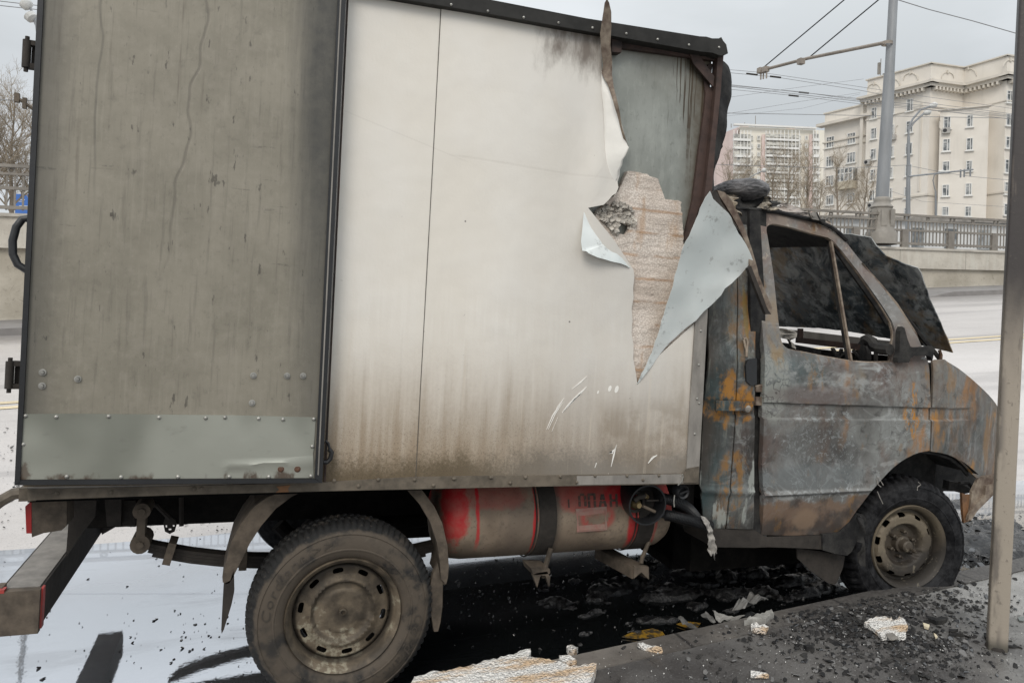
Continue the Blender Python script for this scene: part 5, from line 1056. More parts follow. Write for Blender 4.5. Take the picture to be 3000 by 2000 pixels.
def run(zlo, zhi, y0, y1, name, mat, parent, dx=1.0):
    b = MB(); xs = frange(X0, X1, dx); vs = []
    for x in xs: vs += [(x-8, y0-WY, zlo(x)-1), (x-8, y0-WY, zhi(x)-1), (x-8, y1-WY, zhi(x)-1), (x-8, y1-WY, zlo(x)-1)]
    b.add(vs, [(i*4+k, (i+1)*4+k, (i+1)*4+(k+1) % 4, i*4+(k+1) % 4) for i in range(len(xs)-1) for k in range(4)]+[(0, 1, 2, 3), tuple((len(xs)-1)*4+k for k in (3, 2, 1, 0))]); return b.build(name, mat, parent)
run(lambda x: min(zf(x), z_base(x))-.3, z_ledge, WY+.10, WY+.6, 'plinth', m_plinth(), wall)
run(lambda x: z_ledge(x)+.003, z_top, WY, WY+.6, 'upper_band', m_wall(), wall)
run(lambda x: z_top(x)+.002, lambda x: z_top(x)+.07, WY-.05, WY+.62, 'coping', simple('pale_coping', (.46, .43, .38), .85, 0, .2, 8), wall)
ral = empty('bridge_railing', (8, WY, 1), 'grey steel bridge railing with rings under its top rail', 'railing')
mr_ = simple('grey_railing_paint', (.215, .195, .17), .6, 0, .25, 10); RY = WY+.18
def rbar(f0, f1, y0, y1, name): return run(f0, f1, y0, y1, name, mr_, ral)
hgt = lambda x: z_rail(x)-z_top(x)-.07
lv = lambda k: (lambda x: z_top(x)+.07+hgt(x)*k)
rbar(lv(.955), lv(1.02), RY-.05, RY+.05, 'top_rail'); rbar(lv(.80), lv(.845), RY-.03, RY+.03, 'second_rail'); rbar(lv(.50), lv(.565), RY-.03, RY+.03, 'middle_beam'); rbar(lv(.10), lv(.17), RY-.03, RY+.03, 'bottom_beam')
st_ = 1.95; x = X0+.3
while x < X1-2:
    b = MB()
    for k in range(1, 13):
        xx = x+st_*k/13; b.box((xx-8, .18, z_top(xx)+.07+hgt(xx)*.45-1), (.035, .025, hgt(xx)*.74))
    xm = x+st_/2; c = Vector((xm-8, .18, z_top(xm)+.07+hgt(xm)*.90-1)); rr = hgt(xm)*.052
    for k in range(14):
        t = k*math.pi/7; t2_ = t+math.pi/7; b.bar(c+Vector((math.cos(t)*rr, 0, math.sin(t)*rr)), c+Vector((math.cos(t2_)*rr, 0, math.sin(t2_)*rr)), .05, .022, up=(0, 1, 0))
    b.build('baluster_panel', mr_, ral)
    b = MB(); hh = hgt(x); b.box((x-8, .18, z_top(x)+.035+hh*.28-1), (.26, .10, hh*.56+.07)); b.box((x-8, .18, z_top(x)+.07+hh*.90-1), (.05, .05, hh*.13)); b.box((x-8+.16, .18, z_top(x)+.07+hh*.90-1), (.04, .05, hh*.13)); b.build('railing_post', mr_, ral)
    x += st_
# ================================================================ posts and lamps
def sgn_tone(z): return z
sp0 = GZ(2920, 1897, KZ)
m = MT('smoked_post_paint'); n = m.noise(7, 5, .6, (1, 1, .3)); f = m.noise(45, 5, .65)
hz = m.z+(n-.5)*.5
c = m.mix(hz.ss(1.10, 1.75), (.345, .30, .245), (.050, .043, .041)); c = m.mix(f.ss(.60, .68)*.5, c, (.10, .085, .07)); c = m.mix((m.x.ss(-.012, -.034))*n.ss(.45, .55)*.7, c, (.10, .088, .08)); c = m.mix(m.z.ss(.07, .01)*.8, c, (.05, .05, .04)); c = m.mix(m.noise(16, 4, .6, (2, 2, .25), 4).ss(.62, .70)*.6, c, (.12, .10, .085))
pm = m.fin(c, .5, .1, f, .25, .004)
post = empty('steel_post', sp0, 'smoke stained square steel post rising from the near pavement at the right edge', 'post')
tiltm = Matrix.Rotation(R(1.05), 4, FW)
b = MB(); hw = .0375; rc = .010; ring = []
for cx, cy, a0 in ((hw-rc, hw-rc, 0), (-hw+rc, hw-rc, 90), (-hw+rc, -hw+rc, 180), (hw-rc, -hw+rc, 270)):
    for k in range(5): a = R(a0+k*22.5); ring.append((cx+rc*math.cos(a), cy+rc*math.sin(a)))
ra = R(-45); vs = []; H_ = frange(0, 3.4, .2)
for z in H_:
    for x_, y_ in ring: vs.append(tiltm @ Vector((x_*math.cos(ra)-y_*math.sin(ra), x_*math.sin(ra)+y_*math.cos(ra), z-.03)))
nr = len(ring); b.add(vs, [(i*nr+k, i*nr+(k+1) % nr, (i+1)*nr+(k+1) % nr, (i+1)*nr+k) for i in range(len(H_)-1) for k in range(nr)]); b.build('post_tube', pm, post, 40)
b = MB(); b.lathe([(.046, -.02), (.046, .006), (.041, .014), (.03, .014)], (0, 0, 0), (0, 0, 1), 16); b.build('base_weld', MAT['muddark'], post, 40)
# trolley pole with cast base
mpole = simple('grey_pole_paint', (.25, .26, .27), .5, .1, .25, 4, st=(1, 1, .2)); mcast = simple('cast_base_paint', (.27, .25, .22), .6, 0, .2, 6)
PB = YP(2580, 716, WY+.3); PT_ = YP(2617, 0, WY+.3)
pole = empty('trolley_pole', PB, 'tall tapering grey trolley wire pole on a fluted cast base behind the wall', 'pole')
dp = 2167/ (PB-CO).dot(FW)
r = lambda px: px/dp/2
zz = lambda y: (716-y)/dp
b = MB(); b.lathe([(r(88), 0), (r(88), zz(690)), (r(82), zz(680)), (r(82), zz(684)), (r(70), zz(675)), (r(70), zz(664)), (r(64), zz(655)), (r(58), zz(622)), (r(55), zz(612)), (r(62), zz(607)), (r(55), zz(602)), (r(46), zz(598)), (r(44), zz(592)), (r(46), zz(588)), (r(44), zz(582)), (r(38), zz(578))], (0, 0, 0), (0, 0, 1), 16); b.build('cast_base', mcast, pole, 40)
b = MB()
for k in range(16):
    a = R(k*22.5+11); 
    if k % 2: continue
    b.box((math.cos(a)*r(68), math.sin(a)*r(68), zz(640)), (.03, .16, zz(612)-zz(662)), Matrix.Rotation(a, 3, 'Z'))
b.build('base_rib', mcast, pole)
tp_ = (PT_-PB); 
b = MB(); b.tube([(0, 0, zz(584)), tp_*((716-240)/716)], [r(36), r(31)], 18); b.lathe([(r(31), 0), (r(29), .25)], tp_*((716-240)/716), (0, 0, 1), 18); b.tube([tp_*((716-240)/716), tp_*1.25], [r(27), r(23)], 18); b.build('pole_shaft', mpole, pole, 40)
AR = YP(2590, 126, WY+.3); tipd = None
AT = YP(2225, 208, WY+6.0); AM = YP(2368, 171, WY+.3+5.7*.62)
b = MB(); b.tube([AR-PB, AM-PB, AT-PB], .06, 8); b.lathe([(r(31), -.05), (r(31), .05)], AR-PB+Vector((.12, 0, 0)), (0, 0, 1), 14)
for f_ in (.62, .94, .99): 
    q = AR+(AT-AR)*f_-PB; b.box(q, (.2, .2, .2)); 
for f_ in (.93, .96, .985): q = AR+(AT-AR)*f_-PB; b.tube([q, q-Vector((0, 0, .35))], .03, 6)
b.build('bracket_arm', simple('arm_dusty_steel', (.27, .235, .20), .7, 0, .3, 6), pole)
b = MB(); TP2 = tp_*1.22; b.tube([AT-PB, YP(2476, -2, WY+2.5)-PB, TP2], .022, 6); b.build('stay_wire', MAT['rubber'], pole); b = MB(); b.tube([AM-PB, YP(2574, 0, WY+1.0)-PB, TP2], .022, 6); b.build('stay_wire', MAT['rubber'], pole)
# overhead wires
wm = simple('overhead_wire_dark', (.22, .22, .225), .7)
def wire(pts, y, label, r_=.014, extra=None):
    P_ = [YP(a, c, y) for a, c in pts]
    if pts[0][0] <= 1900: P_.insert(0, P_[0]+(P_[0]-P_[1]).normalized()*(60 if pts[0][0] < 0 else 15))
    if pts[-1][0] >= 2947 or pts[-1][0] <= 130: P_.append(P_[-1]+(P_[-1]-P_[-2]).normalized()*40)
    o = empty('overhead_wire', P_[0], label, 'wire', 'overhead trolley wires')
    b = MB(); full = []
    for i in range(len(P_)-1):
        for k in range(8):
            f_ = k/8; q = P_[i].lerp(P_[i+1], f_); full.append(q-P_[0])
    full.append(P_[-1]-P_[0]); b.tube(full, r_*.62, 5); b.build('wire_strand', wm, o)
    if extra:
        for (a, c) in extra:
            b = MB(); q = YP(a, c, y)-P_[0]; d = (P_[-1]-P_[0]).normalized(); b.tube([q-d*.25, q+d*.25], .035, 6); b.build('wire_clamp', MAT['muddark'], o)
wire(((1900, 190), (2140, 205), (2230, 213), (2500, 252), (2700, 282), (3050, 330)), 24, 'topmost trolley wire hooked under the bracket arm tip')
wire(((1900, 198), (2140, 214), (2270, 226), (2520, 265), (2700, 300), (3050, 345)), 24.2, 'trolley wire with two dark clamps just under the bracket arm tip', .016, ((2203, 218), (2272, 226)))
wire(((1900, 236), (2145, 252), (2330, 268), (2560, 300), (2950, 340), (3050, 352)), 25.5, 'third trolley wire down joined by a spacer bar', .016, ((2355, 272),))
wire(((1900, 248), (2147, 263), (2320, 280), (2560, 310), (2950, 342), (3050, 356)), 26, 'fourth trolley wire down below the spacer bar', .016, ((2325, 281),))
wire(((1900, 475), (2105, 482), (2300, 489), (2450, 493), (2560, 489), (2655, 484)), 30, 'straight dark cable crossing in front of both apartment houses', .02)
wire(((2655, 484), (2760, 505), (2850, 518), (3050, 536)), 30, 'dark cable running right from the slim double lamp', .02)
wire(((2630, 0), (2720, 28), (2850, 62), (2976, 98), (3100, 128)), 17, 'thick sagging cable crossing the sky at the top right', .022)
wire(((1900, 310), (2140, 285), (2350, 255), (2530, 232)), 60, 'thin pale cable slanting up towards the roof of the cream house', .025)
wire(((1900, 365), (2140, 332), (2350, 297), (2520, 272)), 60, 'lower thin cable slanting up towards the cream house', .025)
wire(((1900, 372), (2140, 339), (2350, 318), (2520, 276)), 60, 'sagging thin cable below the slanting pair', .02)
wire(((-60, -6), (0, 4), (120, 18)), 20, 'upper wire in the sky at the top left corner', .016)
wire(((-60, 10), (0, 17), (120, 30)), 20, 'lower wire in the sky at the top left corner', .016)
wire(((-60, 292), (0, 293), (110, 295)), 24, 'wire crossing the bare trees at the left edge', .02)
wire(((2610, 560), (2700, 590), (2850, 600), (3050, 612)), 34, 'faint lowest cable in front of the cream house', .015)
# spacer bar, lamps
def street_lamp(base, top, heads, label, rad, mat, d, headsize=1.0, name='street_lamp'):
    P0, P1 = DP(*base, d), DP(*top, d); o = empty(name, P0, label, 'street lamp', 'street lamps'); b = MB(); b.tube([(0, 0, -4), (0, 0, 0), P1-P0], [rad, rad, rad*.6], 10); b.build('lamp_post', mat, o, 40)
    for h in heads:
        pts = [DP(*p, d)-P0 for p in h]; b = MB(); b.tube([P1-P0]+pts[:-1], rad*.42, 6); b.build('lamp_arm', mat, o)
        b = MB(); a, c = pts[-2], pts[-1]; dd = (c-a); b.tube([a, a+dd*.25, a+dd*.7, c], [rad*.5, rad*1.15*headsize, rad*1.25*headsize, rad*.4], 10); b.build('lamp_head', simple('pale_lamp_head', (.55, .55, .53), .4), o, 50)
    return o
street_lamp((2660, 640), (2662, 400), [[cc for cc in c6((1465, 600), (1500, 520), (1560, 450), (1630, 425), (1688, 405))], c6((1470, 600), (1510, 545), (1560, 500), (1585, 478), (1640, 462))], 'slim grey double headed lamp right of the trolley pole', .13, mpole, 42, 1.0)
street_lamp((2742, 640), (2741, 560), [c6((1668, 1050), (1655, 990), (1665, 950), (1695, 932), (1745, 918))], 'small single lamp in front of the lower right windows', .10, mpole, 60, 1.3)
street_lamp((2205, 640), (2175, 560), [c6((230, 985), (290, 945), (345, 920), (378, 905))], 'distant single lamp in front of the pink and cream high-rise', .09, mpole, 55, 1.6)
street_lamp((122, 420), (112, 120), [crop(0, 0, .7016)((160, 125), (148, 100), (143, 86), (115, 56)), crop(0, 0, .7016)((150, 90), (138, 55), (125, 35), (95, 3))], 'double headed lamp half hidden behind the top left of the truck', .06, mpole, 15, 1.6)
b = MB(); o = empty('trolley_bracket', YP(125, 340, 24), 'dusty bracket arm among the bare trees at the left edge', 'bracket'); b.tube([(0, 0, 0), YP(48, 285, 24)-YP(125, 340, 24)], .05, 6); q = YP(50, 287, 24)-YP(125, 340, 24); b.box(q, (.12, .12, .25)); b.box(q*.7, (.1, .1, .3)); b.tube([(0, 0, 0), (0, 0, -8)], .12, 8); b.build('bracket_tube', MAT['mud'], o)
o = empty('trolley_bracket', YP(2662, 590, 30), 'long thin bracket arm on the slim double lamp in front of the cream house', 'bracket'); b = MB(); q0 = YP(2662, 590, 30); a = YP(2850, 497, 31)-q0; s0 = YP(2662, 517, 30)-q0; b.tube([s0, a], .05, 6); 
for f_ in (.8, .86, .96): q = s0.lerp(a, f_); b.box(q+Vector((0, 0, -.15)), (.06, .06, .45))
b.build('bracket_tube', mpole, o)
# blue billboard beyond the railing at the left
BP = DP(60, 600, 40); sc40 = 40/F; o = empty('billboard', BP, 'blue billboard with white lettering seen through the railing at the left', 'billboard')
qx = CR.copy(); qx.z = 0; qx.normalize(); b = MB(); b.bar(BP*0+qx*(-18*sc40), qx*(80*sc40), .12, 90*sc40); b.build('board', simple('board_white_frame', (.62, .64, .64), .5), o)
ny = FW*-.07; b = MB(); b.bar(qx*(-12*sc40)+ny, qx*(78*sc40)+ny, .03, 62*sc40); b.build('blue_poster', simple('blue_poster_print', (.05, .16, .50), .5, 0, .1, 3), o)
b = MB()
for dy, x0_, x1_, hh in ((14, -2, 16, 2.0), (9, -2, 10, 1.6), (-6, 0, 24, 6), (-6, 30, 70, 6)): b.bar(qx*(x0_*sc40)+ny*1.4+Vector((0, 0, dy*sc40)), qx*(x1_*sc40)+ny*1.4+Vector((0, 0, dy*sc40)), .01, hh*sc40)
b.build('poster_lettering', simple('white_print', (.8, .8, .8), .5), o)
b = MB(); b.bar(Vector((0, 0, -.5))+qx*.5, Vector((0, 0, -8))+qx*.5, .2, .2); b.build('billboard_leg', mpole, o)
# ================================================================ cream apartment house
def m_stucco(name, c0, c1, s=.25):
    m = MT(name); n = m.noise(s, 5, .6); st = m.noise(s*3, 4, .6, (1, 1, .15)); f = m.noise(3, 5, .6)
    c = m.mix(n.ss(.35, .65), c0, c1); c = m.mix(st.ss(.54, .7)*.25, c, tuple(k*.72 for k in c0)); return m.fin(c, .9, 0, f, .1, .02)
mst = m_stucco('cream_stucco', (.65, .605, .54), (.71, .665, .60)); mst2 = m_stucco('cream_stucco_trim', (.56, .52, .455), (.63, .585, .52))
mwin = simple('white_window_frame', (.70, .69, .66), .5, 0, .1, 3); mgl = MT('dull_window_glass'); g_ = mgl.noise(.9, 3); mgl = mgl.fin(mgl.mix(g_.ss(.4, .6), (.10, .11, .115), (.36, .37, .37)), .12, 0, None, 0, 0, .6)
HO = LD(2560, 110); house = empty('apartment_house', (HO.x, HO.y, -6), 'large cream apartment house with arched parapet and bracketed cornice', 'building'); HV = Vector((HO.x, HO.y, -6))
C1 = LD(2706, 104.5); C2 = LD(2803, 106.0); C3 = LD(2928, 100.5); dA = (LD(2393, 119.6)-C1).normalized()
nA = Vector((dA.y, -dA.x, 0)); nA = nA if nA.dot(C1) < 0 else -nA
ML = hit(2522, Y0, C1, nA); ML.z = 0; WL = hit(2393, Y0, C1, nA); WL.z = 0
dB = (C2-C1).normalized(); E1 = C3+dB*9.0; back = -nA*16
def ztop(px, py, P): return hit(px, py, P, FW).z
def prism(b, pl, z0, z1):
    n = len(pl); vs = [Vector((p.x, p.y, z0))-HV for p in pl]+[Vector((p.x, p.y, z1))-HV for p in pl]
    b.add(vs, [tuple(range(n, 2*n)), tuple(range(n))[::-1]]+[(i, (i+1) % n, n+(i+1) % n, n+i) for i in range(n)])
zc = ztop(2706, 238.8, C1); zp = ztop(2706, 186, C1)
b = MB(); foot_ = [ML, C1, C2, C3, E1, E1-nA*14, ML-nA*16]; prism(b, foot_, -6, zp); b.build('main_wall', mst, house)
zw = ztop(2393, 332, WL); wingf = [WL-nA*-.0, ML+dA*.02, ML+dA*.02-nA*14, WL-nA*14]; b = MB(); prism(b, [p-nA*.6 if i in (0, 1) else p for i, p in enumerate(wingf)], -6, zw); b.build('wing_wall', mst, house)
zwc = ztop(2393, 362, WL)
def band(b, pl, z0, z1, out, closed=False):
    for i in range(len(pl)-1):
        a, c = pl[i], pl[i+1]; d = (c-a).normalized(); nn = Vector((d.y, -d.x, 0)); nn = nn if nn.dot(a) < 0 else -nn
        a2, c2_ = a-d*out*.9, c+d*out*.9; q = (a2+c2_)/2+nn*(out/2-.2); q.z = (z0+z1)/2
        b.box(q-HV, ((c2_-a2).length, out+.4, z1-z0), Matrix((d, Vector((-d.y, d.x, 0)), Vector((0, 0, 1)))).transposed())
line = [ML, C1, C2, C3, E1]
b = MB(); band(b, line, zc-.35, zc, 1.15); band(b, line, zc-.8, zc-.352, .75); b.build('cornice', mst2, house)
for i in range(len(line)-1):
    b = MB(); a, c = line[i], line[i+1]; d = (c-a).normalized(); nn = Vector((d.y, -d.x, 0)); nn = nn if nn.dot(a) < 0 else -nn; n_ = int((c-a).length/.62)
    for k in range(n_):
        q = a+d*((k+.5)*.62)+nn*.45; q.z = zc-1.05; b.box(q-HV, (.26, .75, .42), Matrix((d, Vector((-d.y, d.x, 0)), Vector((0, 0, 1)))).transposed())
    b.build('cornice_brackets', mst2, house)
for z0_, z1_, o_ in ((zp-.02, zp+.16, .25), (zc-3.6, zc-3.45, .12), (ztop(2706, 570, C1)-.12, ztop(2706, 570, C1)+.12, .15)):
    b = MB(); band(b, line, z0_, z1_, o_); b.build('string_course', mst2, house)
wl_ = [WL-nA*.6-dA*-.0, ML-nA*.6]
for z0_, z1_, o_ in ((zwc-.45, zwc, 1.0), (zwc-3.2, zwc-2.95, .22), (zw-.05, zw+.15, .2), (ztop(2393, 437, WL)-.1, ztop(2393, 437, WL)+.1, .14)):
    b = MB(); band(b, [WL-nA*.6, ML-nA*.6], z0_, z1_, o_); b.build('wing_cornice', mst2, house)
for px in (2527, 2700):
    b = MB(); q0, q1 = hit(px, 300, C1, nA), hit(px+ -2, 560, C1, nA); b.bar(q0+nA*.06-HV, Vector((q0.x, q0.y, q1.z))+nA*.06-HV, .5 if px == 2527 else .25, .16, up=nA); b.build('pilaster', mst2, house)
def fplane(px): 
    return None
bayL, bayR = LD(2737, 103.4), LD(2874, 99.6); dD = (C3-C2).normalized(); nD = Vector((dD.y, -dD.x, 0)); nD = nD if nD.dot(C2) < 0 else -nD
bayL = C2+dB*-3.6+nD*1.4; bayL = LD(2737, 103.2); bayR = LD(2880, 100.2); bm_n = (bayR-bayL).normalized(); nBay = Vector((bm_n.y, -bm_n.x, 0)); nBay = nBay if nBay.dot(bayL) < 0 else -nBay
zb = ztop(2737, 325, bayL)
b = MB(); prism(b, [bayL, bayR, bayR-nBay*5, bayL-nBay*5], -6, zb); b.build('bay_wall', mst, house)
b = MB(); band(b, [bayL, bayR], zb, zb+.14, .3); b.build('bay_roof_edge', mst2, house)
dE = (E1-C3).normalized(); nE = Vector((dE.y, -dE.x, 0)); nE = nE if nE.dot(C3) < 0 else -nE
def window(cx, cy, w, h, P, n, pan=2, shade=None):
    q = [hit(*c6(p)[0], P, n) for p in ((cx-w/2, cy), (cx+w/2, cy), (cx, cy-h/2), (cx, cy+h/2))]
    c = (q[0]+q[1])/2; ww = (q[1]-q[0]).length; hh = abs(q[2].z-q[3].z); c.z = (q[2].z+q[3].z)/2; d = (q[1]-q[0]); d.z = 0; d.normalize()
    rot = Matrix((d, Vector((-d.y, d.x, 0)), Vector((0, 0, 1)))).transposed(); nn = n
    b = MB(); cc = c-HV
    t = .10
    for sx in (-1, 1): b.box(cc+d*sx*(ww/2-t/2)+nn*.05, (t, .14, hh), rot)
    for sz in (-1, 1): b.box(cc+Vector((0, 0, sz*(hh/2-t/2)))+nn*.05, (ww-2*t, .14, t), rot)
    for k in range(1, pan): b.box(cc+d*(ww*(k/pan-.5)+(.12*ww if pan == 2 else 0))+nn*.05, (t*.8, .13, hh-2*t), rot)
    b.box(cc+d*(-.19*ww)+Vector((0, 0, hh*.22))+nn*.045, (ww*.5, .11, t*.7), rot)
    b.box(cc+Vector((0, 0, -hh/2-.08))+nn*.10, (ww+.3, .3, .14), rot)
    fr = b.build('window', mwin, house)
    b = MB(); b.box(cc+nn*.012, (ww-.02, .03, hh-.02), rot); b.build('pane', shade or mgl, fr)
for a in ((871, 697, 60, 85, 3), (1033, 668, 62, 85, 3), (868, 845, 58, 82, 3), (1031, 815, 65, 80, 3), (866, 993, 58, 80, 3), (867, 1140, 58, 75, 3), (1030, 1125, 60, 75, 3)): window(*a[:4], WL-nA*.6, nA, a[4])
for a in ((1205, 475, 44, 85), (1203, 632, 44, 85), (1200, 790, 44, 85), (1197, 948, 42, 85), (1190, 1108, 42, 85), (1188, 1262, 42, 80), (1480, 413, 50, 92), (1478, 580, 52, 92), (1473, 747, 52, 90), (1470, 912, 50, 90), (1463, 1082, 52, 90), (1460, 1240, 50, 85), (1352, 440, 26, 85), (1350, 605, 26, 85), (1346, 770, 26, 85), (1340, 930, 26, 85), (1335, 1090, 26, 85), (1330, 1245, 26, 80)): window(*a, C1, nA)
for a in ((1763, 548, 56, 95), (1758, 720, 58, 95), (1756, 882, 56, 78), (1753, 1066, 56, 90), (1750, 1225, 54, 70), (1938, 535, 50, 92), (1936, 712, 52, 95), (1932, 878, 48, 80), (1928, 1057, 50, 92), (1924, 1227, 50, 80)): window(*a, bayL, nBay)
window(1806, 418, 26, 62, C2, nD)
for a in ((2240, 350, 46, 95), (2236, 527, 46, 92), (2232, 700, 46, 92), (2226, 882, 46, 105), (2222, 1050, 46, 95), (2218, 1212, 46, 90)): window(*a, C3, nE)
for cx, cy, rr, P, n in ((1205, 300, 52, C1, nA), (1350, 262, 52, C1, nA), (1485, 222, 56, C1, nA), (1765, 208, 48, C1, None), (1932, 190, 58, C2, nD), (2245, 122, 55, C3, nE)):
    if n is None:
        n = Vector((dB.y, -dB.x, 0)); n = n if n.dot(C1) < 0 else -n
    b = MB(); pts = [hit(*c6((cx+rr*math.cos(t), cy-rr*.95*math.sin(t)))[0], P, n)+n*.05-HV for t in [k*math.pi/10 for k in range(11)]]; b.tube(pts, .075, 5)
    q = hit(*c6((cx, cy-rr))[0], P, n)+n*.08-HV; b.box(q, (.25, .2, .5)); b.build('arch_relief', mst2, house)
mac = simple('grey_cooling_unit', (.40, .385, .36), .6)
for x_, y_, P, n in ((1163, 852, C1, nA), (1190, 1182, C1, nA), (1757, 612, bayL, nBay), (1352, 663, C1, nA)):
    q = hit(*c6((x_, y_))[0], P, n)+n*.25-HV; d = Vector((-n.y, n.x, 0)); rot = Matrix((d, n, Vector((0, 0, 1)))).transposed(); b = MB(); b.box(q, (1.0, .45, .75), rot); o = b.build('cooling_unit', mac, house); b = MB(); b.lathe([(.26, 0), (.26, .02), (.001, .02)], q+n*.226+d*-.15, n, 16); b.build('fan_grille', MAT['rubber'], o)
b = MB()
for pts in (((1762, 612), (1725, 612), (1705, 585), (1702, 550), (1712, 528)), ((1355, 640), (1372, 620), (1372, 585), (1388, 566))):
    P, n = (bayL, nBay) if pts[0][0] > 1500 else (C1, nA); b = MB(); b.tube([hit(*p, P, n)+n*.05-HV for p in c6(*pts)], .05, 5); b.build('cable_duct', mst2, house)
Pw = WL-nA*.6; q = [hit(*p, Pw, nA) for p in c6((950, 950), (1072, 950), (1010, 905), (1010, 1003), (1010, 1060))]; d = (q[1]-q[0]); ww = d.length; d.z = 0; d.normalize(); rot = Matrix((d, Vector((-d.y, d.x, 0)), Vector((0, 0, 1)))).transposed()
b = MB(); cz = (q[3].z+q[4].z)/2; c = (q[0]+q[1])/2; c.z = cz; b.box(c+nA*.6-HV, (ww*1.08, 1.3, q[3].z-q[4].z), rot); bal = b.build('balcony', m_stucco('ochre_balcony', (.42, .375, .29), (.48, .43, .34)), house)
b = MB(); c.z = (q[2].z+q[3].z)/2; hh = q[2].z-q[3].z; b.box(c+nA*.55-HV, (ww, 1.1, hh-.1), rot); b.build('balcony_glazing', mgl, bal)
b = MB()
for k in range(5): b.box(c+d*(ww*(k/4-.5))+nA*1.12-HV, (.16, .1, hh), rot)
for k in (0, .6, 1): b.box(c+nA*1.12-HV+Vector((0, 0, hh*(k-.5))), (ww, .11, .16), rot)
b.build('balcony_frame', mwin, bal)
q = hit(2545, 190, C1, nA)-HV-nA*3; b = MB(); b.tube([q+Vector((0, 0, -6)), q+Vector((0, 0, 1.5))], .06, 6); b.tube([q+d*.9+Vector((0, 0, -6)), q+d*.9+Vector((0, 0, .3))], .06, 6)
for dz, dx in ((1.1, -.3), (.2, -.3), (.0, .9), (-.8, .6)): b.box(q+d*dx+Vector((0, 0, dz-.6)), (.3, .3, .9))
b.build('roof_antenna', MAT['trim'], house)
# low garages in front of the house seen through the railing
GP = LD(2700, 52); low = empty('low_pavilion', (GP.x, GP.y, 0), 'low white walled pavilion with dark windows seen through the railing', 'building'); b = MB(); gd = CR.copy(); gd.z = 0; gd.normalize(); rotg = Matrix((gd, Vector((-gd.y, gd.x, 0)), Vector((0, 0, 1)))).transposed()
zr = ztop(2700, 662, GP); b.box(gd*2+Vector((0, 0, (zr-6)/2)), (19, 5, zr+6), rotg); b.build('pavilion_wall', m_stucco('white_pavilion_paint', (.56, .56, .55), (.62, .62, .61)), low)
b = MB(); b.box(gd*2+Vector((0, 0, zr+.1)), (19.8, 5.8, .22), rotg); b.build('pavilion_roof', MAT['trim'], low)
for k in range(8):
    b = MB(); b.box(gd*(-6.2+k*2.2)-FW*2.53+Vector((0, 0, zr-1.1)), (.8, .1, 1.3), rotg); b.build('pavilion_window', mgl, low)
# ================================================================ panel high-rise
HP0 = LD(2260, 255); tower = empty('high_rise', (HP0.x, HP0.y, -8), 'distant pink and cream panel high-rise with rows of glazed balconies', 'building'); TV = Vector((HP0.x, HP0.y, -8))
tw = LD(2147, 255); te = LD(2520, 258); tz = ztop(2147, 370, tw); d = (te-tw).normalized(); rot = Matrix((d, Vector((-d.y, d.x, 0)), Vector((0, 0, 1)))).transposed(); nt_ = -FW
mpk = m_stucco('pink_panel_wall', (.66, .53, .49), (.71, .58, .54), .1); mcr = m_stucco('cream_panel_wall', (.76, .72, .63), (.81, .77, .69), .1); mwh = m_stucco('white_panel_wall', (.72, .71, .68), (.77, .76, .73), .1)
b = MB(); c = (tw+te)/2+FW*8; c.z = (tz-8)/2; b.box(c-TV, ((te-tw).length, 16, tz+8), rot); b.build('tower_wall', mcr, tower)
b = MB(); a_ = LD(2088, 268); n_ = len([1]); vs = [Vector((p.x, p.y, z))-TV for z in (-8, tz-.2) for p in (a_, tw+d*.02-FW*.02, tw+FW*16, a_+FW*16)]; b.add(vs, [(0, 1, 2, 3), (4, 5, 6, 7), (0, 1, 5, 4), (1, 2, 6, 5), (2, 3, 7, 6), (3, 0, 4, 7)]); b.build('end_wall', mpk, tower)
def tq(x, y): return hit(*c6((x, y))[0], tw, FW)
def tbox(x0, y0, x1, y1, dep, off, name, mat, par=None):
    a, c2_ = tq(x0, y0), tq(x1, y1); c = (a+c2_)/2-FW*off; b = MB(); b.box(c-TV, (abs((c2_-a).dot(d)), dep, abs(a.z-c2_.z)), rot); return b.build(name, mat, par or tower)
for x0, x1 in ((345, 362), (709, 724)): tbox(x0, 640, x1, 1500, .4, .1, 'pink_strip', mpk)
tbox(118, 575, 765, 582, 1.2, .3, 'roof_edge', mwh)
mgl2 = MT('mixed_balcony_glass'); gg = mgl2.noise(.45, 4, .7, (1, 1, 2)); gc = mgl2.mix(gg.ss(.38, .62), (.27, .265, .25), (.62, .60, .54)); mgl2 = mgl2.fin(gc, .3)
rows = [(655, 640)]; y = 652
for k in range(14):
    yy = 652+k*62.5
    for x0, x1 in ((122, 255), (366, 625), (728, 775)):
        p = tbox(x0, yy+20, x1, yy+44, 1.4, .7, 'balcony', mwh); g = tbox(x0+2, yy-14, x1-2, yy+19, 1.0, .5, 'balcony_glazing', mgl2, p)
        nb = max(2, int((x1-x0)/26)); m_ = MB()
        for i in range(nb+1):
            q = tq(x0+2+(x1-x0-4)*i/nb, yy+2)-FW*1.02; m_.box(q-TV, (.26, .1, 3.9 if i % 2 else 3.9), rot)
        m_.build('glazing_bar', mwh, p)
    for x_ in (266, 320, 634, 685):
        p = tbox(x_-11, yy-4, x_+11, yy+30, .3, .1, 'window', mwin); tbox(x_-7, yy, x_+7, yy+26, .1, .22, 'pane', mgl2, p)
for x0, y0_, x1, y1_ in ((215, 545, 262, 575), (575, 562, 625, 598)): tbox(x0, y0_, x1, y1_, 4, -5, 'roof_hut', mpk)
b = MB(); 
for x_, y0_, y1_ in ((318, 478, 575), (130, 540, 570), (235, 530, 550), (490, 560, 585), (680, 580, 600)): b = MB(); b.tube([tq(x_, y1_)+FW*3-TV, tq(x_, y0_)+FW*3-TV], .12, 5); b.build('roof_mast', MAT['trim'], tower)
